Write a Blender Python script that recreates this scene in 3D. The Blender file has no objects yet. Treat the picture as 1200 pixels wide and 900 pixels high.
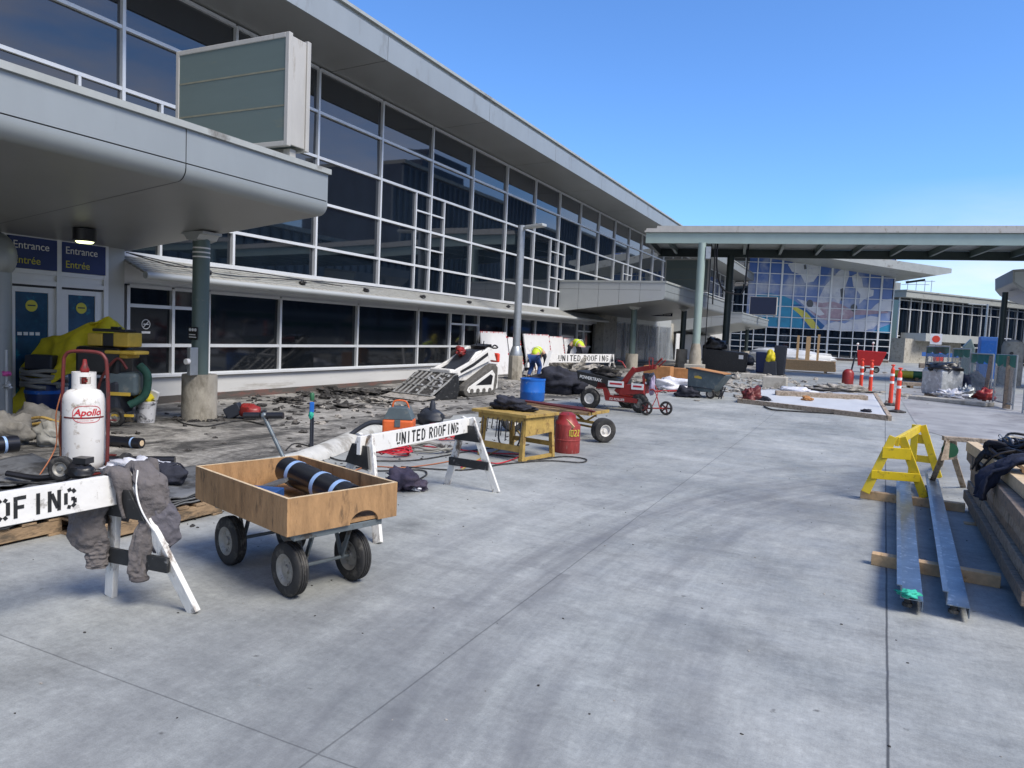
import bpy, bmesh, math, random
from mathutils import Vector, Matrix, noise
import numpy as np
random.seed(7)
SC = bpy.context.scene
COL = SC.collection
R = math.radians
# ------------------------------------------------------------------ camera
F, PW, PH, H = 850.0, 1200.0, 900.0, 1.65
yaw, pitch, roll = R(-25.7638), R(4.1128), R(2.5646)
_f = Vector((math.sin(yaw)*math.cos(pitch), math.cos(yaw)*math.cos(pitch), -math.sin(pitch)))
_r = Vector((math.cos(yaw), -math.sin(yaw), 0))
_u = _r.cross(_f)
RT = math.cos(roll)*_r + math.sin(roll)*_u
UP = -math.sin(roll)*_r + math.cos(roll)*_u
cd = bpy.data.cameras.new('camera'); cam = bpy.data.objects.new('camera', cd); COL.objects.link(cam)
m = Matrix((RT, UP, -_f)).transposed().to_4x4(); m.translation = Vector((0, 0, H)); cam.matrix_world = m
cd.sensor_width = 36; cd.sensor_fit = 'HORIZONTAL'; cd.lens = F/PW*36; cd.clip_end = 3000; cd.clip_start = .05
SC.camera = cam
# ------------------------------------------------------------------ sky and sun
SUN_AZ, SUN_EL = 104.0, 50.0
w = bpy.data.worlds.new('World'); SC.world = w; w.use_nodes = True
nt = w.node_tree; nt.nodes.clear()
def N(t, **k):
    n = nt.nodes.new(t)
    for a, b in k.items(): setattr(n, a, b)
    return n
sky = N('ShaderNodeTexSky', sky_type='NISHITA', sun_disc=False, sun_elevation=R(SUN_EL), sun_rotation=R(SUN_AZ))
sky.altitude = 200; sky.air_density = 1.0; sky.dust_density = .4; sky.ozone_density = 2.2
tc = N('ShaderNodeTexCoord'); mp = N('ShaderNodeMapping'); mp.inputs['Scale'].default_value = (1.1, 1.1, 4.5)
nz = N('ShaderNodeTexNoise'); nz.inputs['Scale'].default_value = 1.7; nz.inputs['Detail'].default_value = 7; nz.inputs['Roughness'].default_value = .58
rp = N('ShaderNodeValToRGB'); rp.color_ramp.elements[0].position = .33; rp.color_ramp.elements[1].position = .66
sx = N('ShaderNodeSeparateXYZ')
mr = N('ShaderNodeMapRange'); mr.inputs[1].default_value = .0; mr.inputs[2].default_value = .4; mr.inputs[3].default_value = 0; mr.inputs[4].default_value = 1; mr.clamp = True
mu = N('ShaderNodeMath', operation='MULTIPLY')
mix = N('ShaderNodeMix', data_type='RGBA'); mix.inputs[7].default_value = (6.6, 5.9, 5.5, 1)
bg = N('ShaderNodeBackground'); bg.inputs[1].default_value = .105
wo = N('ShaderNodeOutputWorld')
L = nt.links.new
L(tc.outputs['Generated'], mp.inputs[0]); L(mp.outputs[0], nz.inputs[0]); L(nz.outputs[0], rp.inputs[0])
L(tc.outputs['Generated'], sx.inputs[0])
sb = N('ShaderNodeMath', operation='MULTIPLY_ADD'); sb.inputs[1].default_value = -.45; L(sx.outputs[1], sb.inputs[0]); L(sx.outputs[0], sb.inputs[2]); L(sb.outputs[0], mr.inputs[0])
lx = N('ShaderNodeMapRange'); lx.inputs[1].default_value = -.06; lx.inputs[2].default_value = .12; L(sx.outputs[0], lx.inputs[0])
lz = N('ShaderNodeMapRange'); lz.inputs[1].default_value = .20; lz.inputs[2].default_value = .06; L(sx.outputs[2], lz.inputs[0])
lm = N('ShaderNodeMath', operation='MULTIPLY'); L(lx.outputs[0], lm.inputs[0]); L(lz.outputs[0], lm.inputs[1])
mm = N('ShaderNodeMath', operation='MAXIMUM'); L(lm.outputs[0], mm.inputs[0]); L(mr.outputs[0], mm.inputs[1])
L(rp.outputs[0], mu.inputs[0]); L(mm.outputs[0], mu.inputs[1]); L(mu.outputs[0], mix.inputs[0])
tint = N('ShaderNodeMix', data_type='RGBA', blend_type='MULTIPLY'); tint.inputs[0].default_value = 1; tint.inputs[7].default_value = (.60, .90, 1.28, 1)
L(sky.outputs[0], tint.inputs[6]); L(tint.outputs[2], mix.inputs[6]); L(mix.outputs[2], bg.inputs[0]); L(bg.outputs[0], wo.inputs[0])
sd = bpy.data.lights.new('sun', 'SUN'); sd.energy = 2.4; sd.angle = R(24); sd.color = (1, .94, .85)
so = bpy.data.objects.new('sun', sd); COL.objects.link(so)
sdir = Vector((math.sin(R(SUN_AZ))*math.cos(R(SUN_EL)), math.cos(R(SUN_AZ))*math.cos(R(SUN_EL)), math.sin(R(SUN_EL))))
so.rotation_euler = sdir.to_track_quat('Z', 'Y').to_euler()
SC.view_settings.view_transform = 'Standard'; SC.view_settings.look = 'None'; SC.view_settings.gamma = 1
SC.view_settings.use_curve_mapping = False; SC.view_settings.exposure = .82
SC.cycles.max_bounces = 6; SC.cycles.caustics_reflective = False; SC.cycles.caustics_refractive = False

# ------------------------------------------------------------------ measuring helpers (sight lines from the camera height)
def ray(px, py): return (RT*((px-600)/F) - UP*((py-450)/F) + _f)
def gz(y):
    t = min(1, max(0, (y-12)/20)); return .28*t*t*(3-2*t)
def gp(px, py, dz=0):
    z = 0.0; d = ray(px, py)
    for _ in range(60):
        p = Vector((0, 0, H)) + d*((z+dz-H)/d.z); z = .5*z + .5*gz(p.y)
    return p
def ax(px, py, x): d = ray(px, py); return Vector((0, 0, H)) + d*(x/d.x)
def ay(px, py, y): d = ray(px, py); return Vector((0, 0, H)) + d*(y/d.y)

# ------------------------------------------------------------------ materials
def mat(name, col, rough=.6, metal=0, var=.12, scale=6, bump=0, bscale=None, spec=.5, stretch=None, dirt=None, dirt_amt=0, dscale=3, emit=0, alpha=1):
    m = bpy.data.materials.new(name); m.use_nodes = True; t = m.node_tree; b = t.nodes['Principled BSDF']
    b.inputs['Roughness'].default_value = rough; b.inputs['Metallic'].default_value = metal
    b.inputs['Specular IOR Level'].default_value = spec
    tcn = t.nodes.new('ShaderNodeTexCoord'); src = tcn.outputs['Object']
    if stretch:
        mpn = t.nodes.new('ShaderNodeMapping'); mpn.inputs['Scale'].default_value = stretch; t.links.new(src, mpn.inputs[0]); src = mpn.outputs[0]
    n = t.nodes.new('ShaderNodeTexNoise'); n.inputs['Scale'].default_value = scale; n.inputs['Detail'].default_value = 6; n.inputs['Roughness'].default_value = .62
    t.links.new(src, n.inputs[0])
    r = t.nodes.new('ShaderNodeValToRGB'); e = r.color_ramp.elements
    e[0].position = .3; e[1].position = .7
    e[0].color = (*[c*(1-var) for c in col], 1); e[1].color = (*[min(1, c*(1+var)) for c in col], 1)
    t.links.new(n.outputs[0], r.inputs[0]); out = r.outputs[0]
    if dirt:
        n2 = t.nodes.new('ShaderNodeTexNoise'); n2.inputs['Scale'].default_value = dscale; n2.inputs['Detail'].default_value = 8; n2.inputs['Roughness'].default_value = .7
        t.links.new(src, n2.inputs[0]); r2 = t.nodes.new('ShaderNodeValToRGB'); r2.color_ramp.elements[0].position = .62-dirt_amt*.35; r2.color_ramp.elements[1].position = .72-dirt_amt*.3
        t.links.new(n2.outputs[0], r2.inputs[0]); mx = t.nodes.new('ShaderNodeMix'); mx.data_type = 'RGBA'
        t.links.new(r2.outputs[0], mx.inputs[0]); t.links.new(out, mx.inputs[6]); mx.inputs[7].default_value = (*dirt, 1); out = mx.outputs[2]
    t.links.new(out, b.inputs['Base Color'])
    if bump:
        bn = t.nodes.new('ShaderNodeBump'); bn.inputs['Strength'].default_value = bump; bn.inputs['Distance'].default_value = .02
        n3 = t.nodes.new('ShaderNodeTexNoise'); n3.inputs['Scale'].default_value = bscale or scale*4; n3.inputs['Detail'].default_value = 5
        t.links.new(src, n3.inputs[0]); t.links.new(n3.outputs[0], bn.inputs['Height']); t.links.new(bn.outputs[0], b.inputs['Normal'])
    if emit:
        b.inputs['Emission Color'].default_value = (*col, 1); b.inputs['Emission Strength'].default_value = emit
    if alpha < 1: b.inputs['Alpha'].default_value = alpha
    return m
M = {}
def dm(k, *a, **kw): M[k] = mat(k, *a, **kw)
dm('alum', (.72, .74, .75), .42, .25, var=.05, scale=2)
dm('fascia', (.33, .36, .365), .40, .3, var=.06, scale=1.2, dirt=(.25, .26, .25), dirt_amt=.12, dscale=1.4, stretch=(1, 1, .35))
dm('fascia_light', (.46, .48, .47), .45, .2, var=.05, scale=1.2)
dm('soffit', (.30, .305, .295), .38, .3, var=.06, scale=.8)
dm('cap', (.40, .42, .40), .5, .2, var=.1, scale=3, dirt=(.2, .19, .17), dirt_amt=.15, dscale=1.5)
dm('glass', (.006, .010, .016), .02, 0, var=.3, scale=.5, spec=1.0, bump=.02, bscale=.5)
M['glass'].node_tree.nodes['Principled BSDF'].inputs['IOR'].default_value = 1.62
dm('glass_low', (.007, .009, .012), .05, 0, var=.3, scale=.5, spec=.5, bump=.02, bscale=.6)
dm('sill_white', (.55, .55, .53), .6, 0, var=.06, scale=2, dirt=(.35, .33, .29), dirt_amt=.12, dscale=1.3, stretch=(1, .3, 2.5))
dm('redbase', (.22, .10, .08), .85, 0, var=.4, scale=3, dirt=(.09, .08, .07), dirt_amt=.7, stretch=(1, .4, 2), bump=.5)
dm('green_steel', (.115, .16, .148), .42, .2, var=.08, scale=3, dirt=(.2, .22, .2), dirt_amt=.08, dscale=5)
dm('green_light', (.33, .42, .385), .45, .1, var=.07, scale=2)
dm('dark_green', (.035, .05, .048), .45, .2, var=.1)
dm('concrete_plinth', (.36, .33, .27), .9, 0, var=.2, scale=5, bump=.4, dirt=(.2, .18, .14), dirt_amt=.3, dscale=2, stretch=(1, 1, .6))
dm('galv', (.38, .41, .43), .42, .6, var=.12, scale=9)
dm('galv_channel', (.19, .235, .29), .33, .8, var=.25, scale=5, dirt=(.5, .53, .57), dirt_amt=.2, dscale=14)
dm('sign_blue', (.015, .035, .15), .5, 0, var=.08)
dm('panel_seam', (.20, .20, .15), .6, var=.2, scale=3)
dm('navy', (.010, .018, .05), .5, 0, var=.1)
dm('white_text', (.84, .84, .82), .6, 0, var=.03)
dm('yellow_text', (.62, .58, .07), .6, 0, var=.03)
dm('black_paint', (.018, .019, .02), .5, 0, var=.3, scale=14, dirt=(.2, .2, .2), dirt_amt=.05, dscale=18)
dm('white_paint', (.78, .77, .74), .5, 0, var=.05, scale=7, bump=.12, dirt=(.33, .31, .28), dirt_amt=.1, dscale=11)
dm('white_worn', (.72, .71, .67), .6, 0, var=.1, scale=12, bump=.3, dirt=(.13, .09, .06), dirt_amt=.3, dscale=9, stretch=(1, 1, .5))
dm('plywood', (.35, .205, .095), .68, 0, var=.24, scale=7, bump=.3, stretch=(2.4, 2.4, .7), dirt=(.15, .09, .045), dirt_amt=.2, dscale=6)
dm('ply_edge', (.60, .46, .29), .7, 0, var=.2, scale=20, dirt=(.3, .2, .1), dirt_amt=.1)
dm('rubber', (.022, .022, .022), .75, 0, var=.3, scale=12, bump=.15, dirt=(.09, .085, .075), dirt_amt=.3, dscale=10)
dm('hub', (.33, .32, .29), .55, .5, var=.2, scale=12, dirt=(.08, .07, .06), dirt_amt=.2, dscale=12)
dm('hub_white', (.72, .70, .66), .4, .1, var=.1, scale=12)
dm('cart_steel', (.17, .20, .215), .45, .5, var=.15, scale=8, dirt=(.09, .08, .07), dirt_amt=.2, dscale=10)
dm('black_plastic', (.012, .012, .014), .35, 0, var=.3)
dm('roll_black', (.010, .011, .016), .28, 0, var=.3, scale=4)
dm('blue_wrap', (.28, .42, .66), .35, 0, var=.12)
dm('blue_box', (.02, .07, .21), .4, 0, var=.25, scale=8)
dm('pallet_wood', (.30, .205, .12), .8, 0, var=.3, scale=6, bump=.3, stretch=(1, 1, 3), dirt=(.10, .075, .05), dirt_amt=.35, dscale=4)
dm('new_wood', (.56, .375, .20), .7, 0, var=.15, scale=5, bump=.15, stretch=(4, .6, 4), dirt=(.35, .22, .1), dirt_amt=.12, dscale=4)
dm('grey_wood', (.27, .205, .15), .85, 0, var=.3, scale=4, bump=.5, stretch=(5, .7, 5), dirt=(.14, .125, .11), dirt_amt=.3, dscale=3)
dm('grey_wood_b', (.35, .285, .22), .85, 0, var=.3, scale=4, bump=.5, stretch=(5, .7, 5), dirt=(.2, .15, .10), dirt_amt=.3, dscale=3)
dm('sheet_black', (.022, .023, .026), .55, 0, var=.3, scale=5, bump=.3, bscale=8, dirt=(.12, .12, .12), dirt_amt=.2, dscale=3)
dm('sheet_grey', (.12, .125, .13), .7, 0, var=.3, scale=5, bump=.3, bscale=8, dirt=(.04, .04, .04), dirt_amt=.3, dscale=3)
dm('tank_white', (.72, .71, .68), .42, 0, var=.06, scale=4, dirt=(.36, .31, .25), dirt_amt=.2, dscale=9)
dm('red_paint', (.26, .02, .018), .42, 0, var=.2, scale=8, dirt=(.10, .03, .025), dirt_amt=.22, dscale=9)
dm('maroon', (.13, .022, .02), .5, .1, var=.2, scale=8, dirt=(.06, .03, .025), dirt_amt=.2, dscale=12)
dm('red_can', (.27, .035, .032), .6, 0, var=.3, scale=8, dirt=(.36, .24, .2), dirt_amt=.12, dscale=10, stretch=(3, 3, .7))
dm('red_text', (.5, .02, .035), .5)
dm('orange', (.66, .13, .03), .5, 0, var=.15)
dm('orange_dark', (.35, .12, .05), .6, 0, var=.2)
dm('yellow_paint', (.68, .50, .015), .45, 0, var=.08, scale=9, dirt=(.30, .22, .03), dirt_amt=.1, dscale=12)
dm('bench_wood', (.40, .27, .075), .65, 0, var=.25, scale=8, bump=.2, dirt=(.2, .12, .04), dirt_amt=.25, dscale=9)
dm('tarp_yellow', (.66, .55, .02), .6, 0, var=.2, scale=6, bump=.3, bscale=9)
dm('yellow_plastic', (.62, .42, .06), .45, 0, var=.12, scale=9)
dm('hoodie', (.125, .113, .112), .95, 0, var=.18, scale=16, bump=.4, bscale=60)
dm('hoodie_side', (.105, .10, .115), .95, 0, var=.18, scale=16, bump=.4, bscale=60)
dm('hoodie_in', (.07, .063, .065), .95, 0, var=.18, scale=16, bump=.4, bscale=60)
dm('dark_cloth', (.022, .024, .036), .9, 0, var=.35, scale=12, bump=.5, bscale=25)
dm('navy_cloth', (.012, .018, .042), .9, 0, var=.35, scale=12, bump=.5, bscale=25)
dm('purple_cloth', (.06, .05, .08), .85, 0, var=.3, scale=12, bump=.5, bscale=20)
dm('grey_cloth', (.19, .18, .16), .9, 0, var=.3, scale=8, bump=.5, bscale=15)
dm('plastic_white', (.66, .67, .72), .3, 0, var=.12, scale=7, bump=.5, bscale=14)
dm('wrap', (.42, .44, .45), .22, .1, var=.25, scale=5, bump=.7, bscale=9, dirt=(.65, .67, .68), dirt_amt=.3, dscale=6)
dm('sheeting', (.30, .33, .36), .25, 0, var=.25, scale=1.5, bump=.6, bscale=3, stretch=(1, 2.5, .5))
dm('barrel_blue', (.012, .13, .50), .4, 0, var=.12, scale=5, dirt=(.2, .3, .45), dirt_amt=.08, dscale=9)
dm('hose_grey', (.25, .245, .22), .6, 0, var=.15, scale=12)
dm('vac_blue', (.012, .03, .11), .4, 0, var=.15)
dm('vac_dark', (.025, .03, .042), .5, 0, var=.2)
dm('green_cloth', (.012, .06, .045), .8, 0, var=.3, scale=9)
dm('skid_white', (.74, .73, .69), .4, 0, var=.05, scale=6, dirt=(.4, .37, .32), dirt_amt=.15, dscale=8)
dm('bucket_steel', (.50, .50, .48), .45, .5, var=.15, scale=6, dirt=(.05, .05, .05), dirt_amt=.15, dscale=5)
dm('track', (.10, .095, .085), .85, 0, var=.35, scale=16, bump=.5)
dm('hopper', (.10, .135, .15), .6, .2, var=.2, scale=5, dirt=(.2, .21, .2), dirt_amt=.2, dscale=5)
dm('delin', (.80, .07, .035), .45, 0, var=.08)
dm('panel_white', (.70, .70, .70), .6, 0, var=.05, scale=2, dirt=(.5, .47, .46), dirt_amt=.15, dscale=2)
dm('membrane', (.52, .54, .56), .55, 0, var=.06, scale=2, bump=.25, bscale=3)
dm('cardboard', (.42, .20, .075), .85, 0, var=.2, scale=5)
dm('barrier_conc', (.42, .40, .35), .9, 0, var=.15, scale=5, bump=.3, dirt=(.26, .24, .2), dirt_amt=.3)
dm('screen_green', (.02, .17, .125), .8, 0, var=.15, scale=5, alpha=.93)
dm('mesh_grey', (.32, .36, .37), .6, 0, var=.15, scale=5, alpha=.35)
dm('blue_unit', (.07, .20, .55), .5, 0, var=.1)
dm('bottle_green', (.03, .13, .06), .5)
dm('gas_yellow', (.62, .55, .05), .45)
dm('teal', (.03, .42, .30), .75, 0, var=.3, scale=20)
dm('skin', (.45, .27, .19), .6, 0, var=.08)
dm('vest', (.52, .66, .03), .7, 0, var=.1)
dm('jeans', (.02, .06, .20), .9, 0, var=.2)
dm('trousers', (.03, .032, .045), .9, 0, var=.2)
dm('pink', (.6, .1, .35), .6)
dm('debris', (.035, .033, .031), .95, 0, var=.6, scale=9, bump=.6, dirt=(.13, .12, .11), dirt_amt=.3, dscale=6)
dm('rubble_light', (.32, .30, .27), .95, 0, var=.4, scale=9, bump=.6, dirt=(.1, .1, .09), dirt_amt=.25, dscale=6)
dm('sign_panel', (.125, .165, .16), .35, 0, var=.06, scale=1.2, dirt=(.2, .2, .14), dirt_amt=.12, dscale=1.6, stretch=(.4, 1, 3))
dm('sign_frame', (.46, .45, .42), .5, .1, var=.1, scale=4, dirt=(.30, .27, .22), dirt_amt=.12, dscale=4, stretch=(1, 1, .25))
dm('shingle', (.33, .325, .30), .85, 0, var=.18, scale=6, bump=.4, stretch=(1, 3, 1), dirt=(.16, .15, .13), dirt_amt=.25, dscale=4)
dm('lampglow', (.85, .9, .45), .4, emit=2.2)
dm('poster_blue', (.012, .07, .15), .25, 0, var=.4, scale=3, dirt=(.02, .22, .32), dirt_amt=.2, dscale=2)
dm('roofgrey', (.25, .26, .26), .7)
dm('parkade', (.17, .18, .19), .7, 0, var=.2, scale=.4)
dm('fin', (.05, .06, .09), .5, .3, var=.3, scale=.5)

# concrete of the drive
def ground_mats():
    m = bpy.data.materials.new('drive_concrete'); m.use_nodes = True; t = m.node_tree; b = t.nodes['Principled BSDF']
    ln = t.links.new
    def nn(ty, **k):
        n = t.nodes.new(ty)
        for a, c in k.items(): setattr(n, a, c)
        return n
    def math_(op, a, c=None):
        n = nn('ShaderNodeMath', operation=op)
        for i, v in enumerate((a, c)):
            if v is None: continue
            if isinstance(v, (int, float)): n.inputs[i].default_value = v
            else: ln(v, n.inputs[i])
        return n.outputs[0]
    geo = nn('ShaderNodeNewGeometry'); pos = geo.outputs['Position']; s = nn('ShaderNodeSeparateXYZ'); ln(pos, s.inputs[0]); X, Y = s.outputs[0], s.outputs[1]
    def nse(scale, st=(1, 1, 1), det=7, rough=.6, rot=0):
        mp_ = nn('ShaderNodeMapping'); mp_.inputs['Scale'].default_value = st; mp_.inputs['Rotation'].default_value[2] = rot; ln(pos, mp_.inputs[0])
        n = nn('ShaderNodeTexNoise'); n.inputs['Scale'].default_value = scale; n.inputs['Detail'].default_value = det; n.inputs['Roughness'].default_value = rough
        ln(mp_.outputs[0], n.inputs[0]); return n.outputs[0]
    def ramp(v, p0, p1, c0, c1):
        r = nn('ShaderNodeValToRGB'); r.color_ramp.elements[0].position = p0; r.color_ramp.elements[1].position = p1
        r.color_ramp.elements[0].color = (*c0, 1); r.color_ramp.elements[1].color = (*c1, 1); ln(v, r.inputs[0]); return r.outputs[0]
    def mul(c, f, amt=1):
        x = nn('ShaderNodeMix', data_type='RGBA', blend_type='MULTIPLY'); x.inputs[0].default_value = amt; ln(c, x.inputs[6]); ln(f, x.inputs[7]); return x.outputs[2]
    base = ramp(nse(.55, (1, 1, 1), 9, .66), .33, .68, (.275, .292, .282), (.45, .462, .44))
    base = mul(base, ramp(nse(2.2, (3.2, .5, 1), 8, .7, .25), .34, .7, (.90, .90, .905), (1.06, 1.06, 1.06)))
    base = mul(base, ramp(nse(2.0, (.35, 2.6, 1), 8, .7, .15), .36, .66, (.91, .91, .915), (1.05, 1.05, 1.05)))
    base = mul(base, ramp(nse(26, (1, 1, 1), 6, .8), .34, .66, (.84, .84, .84), (1.1, 1.1, 1.1)))
    base = mul(base, ramp(nse(7, (1, 1.6, 1), 8, .78), .36, .62, (.86, .86, .865), (1.05, 1.05, 1.05)))
    base = mul(base, ramp(nse(70, (1, .12, 1), 3, .6, 1.45), .3, .7, (.95, .95, .95), (1.04, 1.04, 1.04)))
    base = mul(base, ramp(nse(160, (1, 1, 1), 3, .6), .3, .7, (.86, .86, .86), (1.1, 1.1, 1.1)))
    # dark blotches
    base = mul(base, ramp(nse(1.3, (1, 1.3, 1), 9, .68), .52, .74, (1, 1, 1), (.60, .60, .61)))
    base = mul(base, ramp(nse(.33, (1, .7, 1), 5, .6), .42, .66, (1.06, 1.06, 1.06), (.82, .82, .825)))
    # small stains and drips, droppings
    base = mul(base, ramp(nse(9, (1, 1, 1), 4, .5), .70, .76, (1, 1, 1), (.45, .44, .43)))
    base = mul(base, ramp(nse(5.3, (1, 1, 1), 4, .8), .72, .80, (1, 1, 1), (1.35, 1.34, 1.3)))
    # curved tyre marks: rings round a turning centre
    dx = math_('SUBTRACT', X, 7.2); dy = math_('SUBTRACT', Y, 4.6)
    rr = math_('SQRT', math_('ADD', math_('MULTIPLY', dx, dx), math_('MULTIPLY', dy, dy)))
    cb = nn('ShaderNodeCombineXYZ'); ln(rr, cb.inputs[0]); ln(math_('MULTIPLY', math_('ARCTAN2', dy, dx), .8), cb.inputs[1])
    rn = nn('ShaderNodeTexNoise'); rn.inputs['Scale'].default_value = 2.6; rn.inputs['Detail'].default_value = 5; ln(cb.outputs[0], rn.inputs[0])
    rn2 = nn('ShaderNodeTexNoise'); rn2.inputs['Scale'].default_value = 13; rn2.inputs['Detail'].default_value = 2; ln(cb.outputs[0], rn2.inputs[0])
    band = nn('ShaderNodeMapRange'); band.inputs[1].default_value = 1.9; band.inputs[2].default_value = .3; ln(math_('ABSOLUTE', math_('SUBTRACT', rr, 8.9)), band.inputs[0])
    rk = ramp(math_('MULTIPLY', math_('ADD', rn.outputs[0], math_('MULTIPLY', rn2.outputs[0], .35)), 1.0), .55, .86, (0, 0, 0), (1, 1, 1))
    rm = math_('MULTIPLY', math_('MULTIPLY', rk, band.outputs[0]), .68)
    mxr = nn('ShaderNodeMix', data_type='RGBA'); ln(rm, mxr.inputs[0]); ln(base, mxr.inputs[6]); mxr.inputs[7].default_value = (.115, .118, .125, 1); base = mxr.outputs[2]
    # sawn joints
    wob = math_('MULTIPLY', math_('SUBTRACT', nse(3, (1, 1, 1), 4), .5), .012)
    def line(v, wd):
        r = nn('ShaderNodeMapRange'); r.inputs[1].default_value = wd*1.6; r.inputs[2].default_value = wd*.5; ln(math_('ABSOLUTE', math_('ADD', v, wob)), r.inputs[0]); return r.outputs[0]
    j1 = line(math_('ADD', X, 1.775), .0042)
    j2 = line(math_('SUBTRACT', math_('SUBTRACT', X, math_('MULTIPLY', Y, .0214)), .133), .0055)
    j3 = line(math_('SUBTRACT', Y, 2.115), .0035)
    j4 = line(math_('SUBTRACT', Y, 26.0), .02)
    j = math_('MAXIMUM', math_('MAXIMUM', math_('MULTIPLY', j1, .62), j2), math_('MAXIMUM', math_('MULTIPLY', j3, .6), math_('MULTIPLY', j4, .5)))
    mx = nn('ShaderNodeMix', data_type='RGBA'); ln(math_('MULTIPLY', j, .85), mx.inputs[0]); ln(base, mx.inputs[6]); mx.inputs[7].default_value = (.035, .037, .04, 1)
    ln(mx.outputs[2], b.inputs['Base Color'])
    ln(ramp(nse(3, (1, 1, 1), 6), .3, .7, (.55, .55, .55), (.8, .8, .8)), b.inputs['Roughness'])
    bp = nn('ShaderNodeBump'); bp.inputs['Strength'].default_value = .25; bp.inputs['Distance'].default_value = .006
    ln(nse(60, (1, 1, 1), 6, .7), bp.inputs['Height']); ln(bp.outputs[0], b.inputs['Normal'])
    M['drive'] = m
    # stripped deck beside the terminal
    m = bpy.data.materials.new('stripped_deck'); m.use_nodes = True; t2 = t; t = m.node_tree; ln = t.links.new; b = t.nodes['Principled BSDF']
    def nn(ty, **k):
        n = t.nodes.new(ty)
        for a, c in k.items(): setattr(n, a, c)
        return n
    geo = nn('ShaderNodeNewGeometry'); pos = geo.outputs['Position']
    def nse(scale, st=(1, 1, 1), det=7, rough=.6, rot=0):
        mp_ = nn('ShaderNodeMapping'); mp_.inputs['Scale'].default_value = st; mp_.inputs['Rotation'].default_value[2] = rot; ln(pos, mp_.inputs[0])
        n = nn('ShaderNodeTexNoise'); n.inputs['Scale'].default_value = scale; n.inputs['Detail'].default_value = det; n.inputs['Roughness'].default_value = rough; n.inputs['Distortion'].default_value = .6
        ln(mp_.outputs[0], n.inputs[0]); return n.outputs[0]
    def ramp(v, p0, p1, c0, c1):
        r = nn('ShaderNodeValToRGB'); r.color_ramp.elements[0].position = p0; r.color_ramp.elements[1].position = p1
        r.color_ramp.elements[0].color = (*c0, 1); r.color_ramp.elements[1].color = (*c1, 1); ln(v, r.inputs[0]); return r.outputs[0]
    def mul(c, f, amt=1):
        x = nn('ShaderNodeMix', data_type='RGBA', blend_type='MULTIPLY'); x.inputs[0].default_value = amt; ln(c, x.inputs[6]); ln(f, x.inputs[7]); return x.outputs[2]
    c = ramp(nse(.7, (1, 1, 1), 8, .65), .3, .7, (.27, .26, .235), (.50, .48, .44))
    c = mul(c, ramp(nse(.9, (1.2, .7, 1), 10, .74, .3), .42, .56, (.10, .10, .105), (1, 1, 1)), .90)
    c = mul(c, ramp(nse(5.5, (.7, 2.2, 1), 8, .75, -.3), .36, .56, (.34, .33, .32), (1, 1, 1)), .8)
    c = mul(c, ramp(nse(40, (1, 1, 1), 4, .7), .3, .7, (.75, .75, .75), (1.15, 1.15, 1.15)))
    ln(c, b.inputs['Base Color']); b.inputs['Roughness'].default_value = .85
    bp = nn('ShaderNodeBump'); bp.inputs['Strength'].default_value = .7; bp.inputs['Distance'].default_value = .03
    ln(nse(9, (1, 1, 1), 9, .75), bp.inputs['Height']); ln(bp.outputs[0], b.inputs['Normal'])
    M['deck'] = m
ground_mats()

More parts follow.
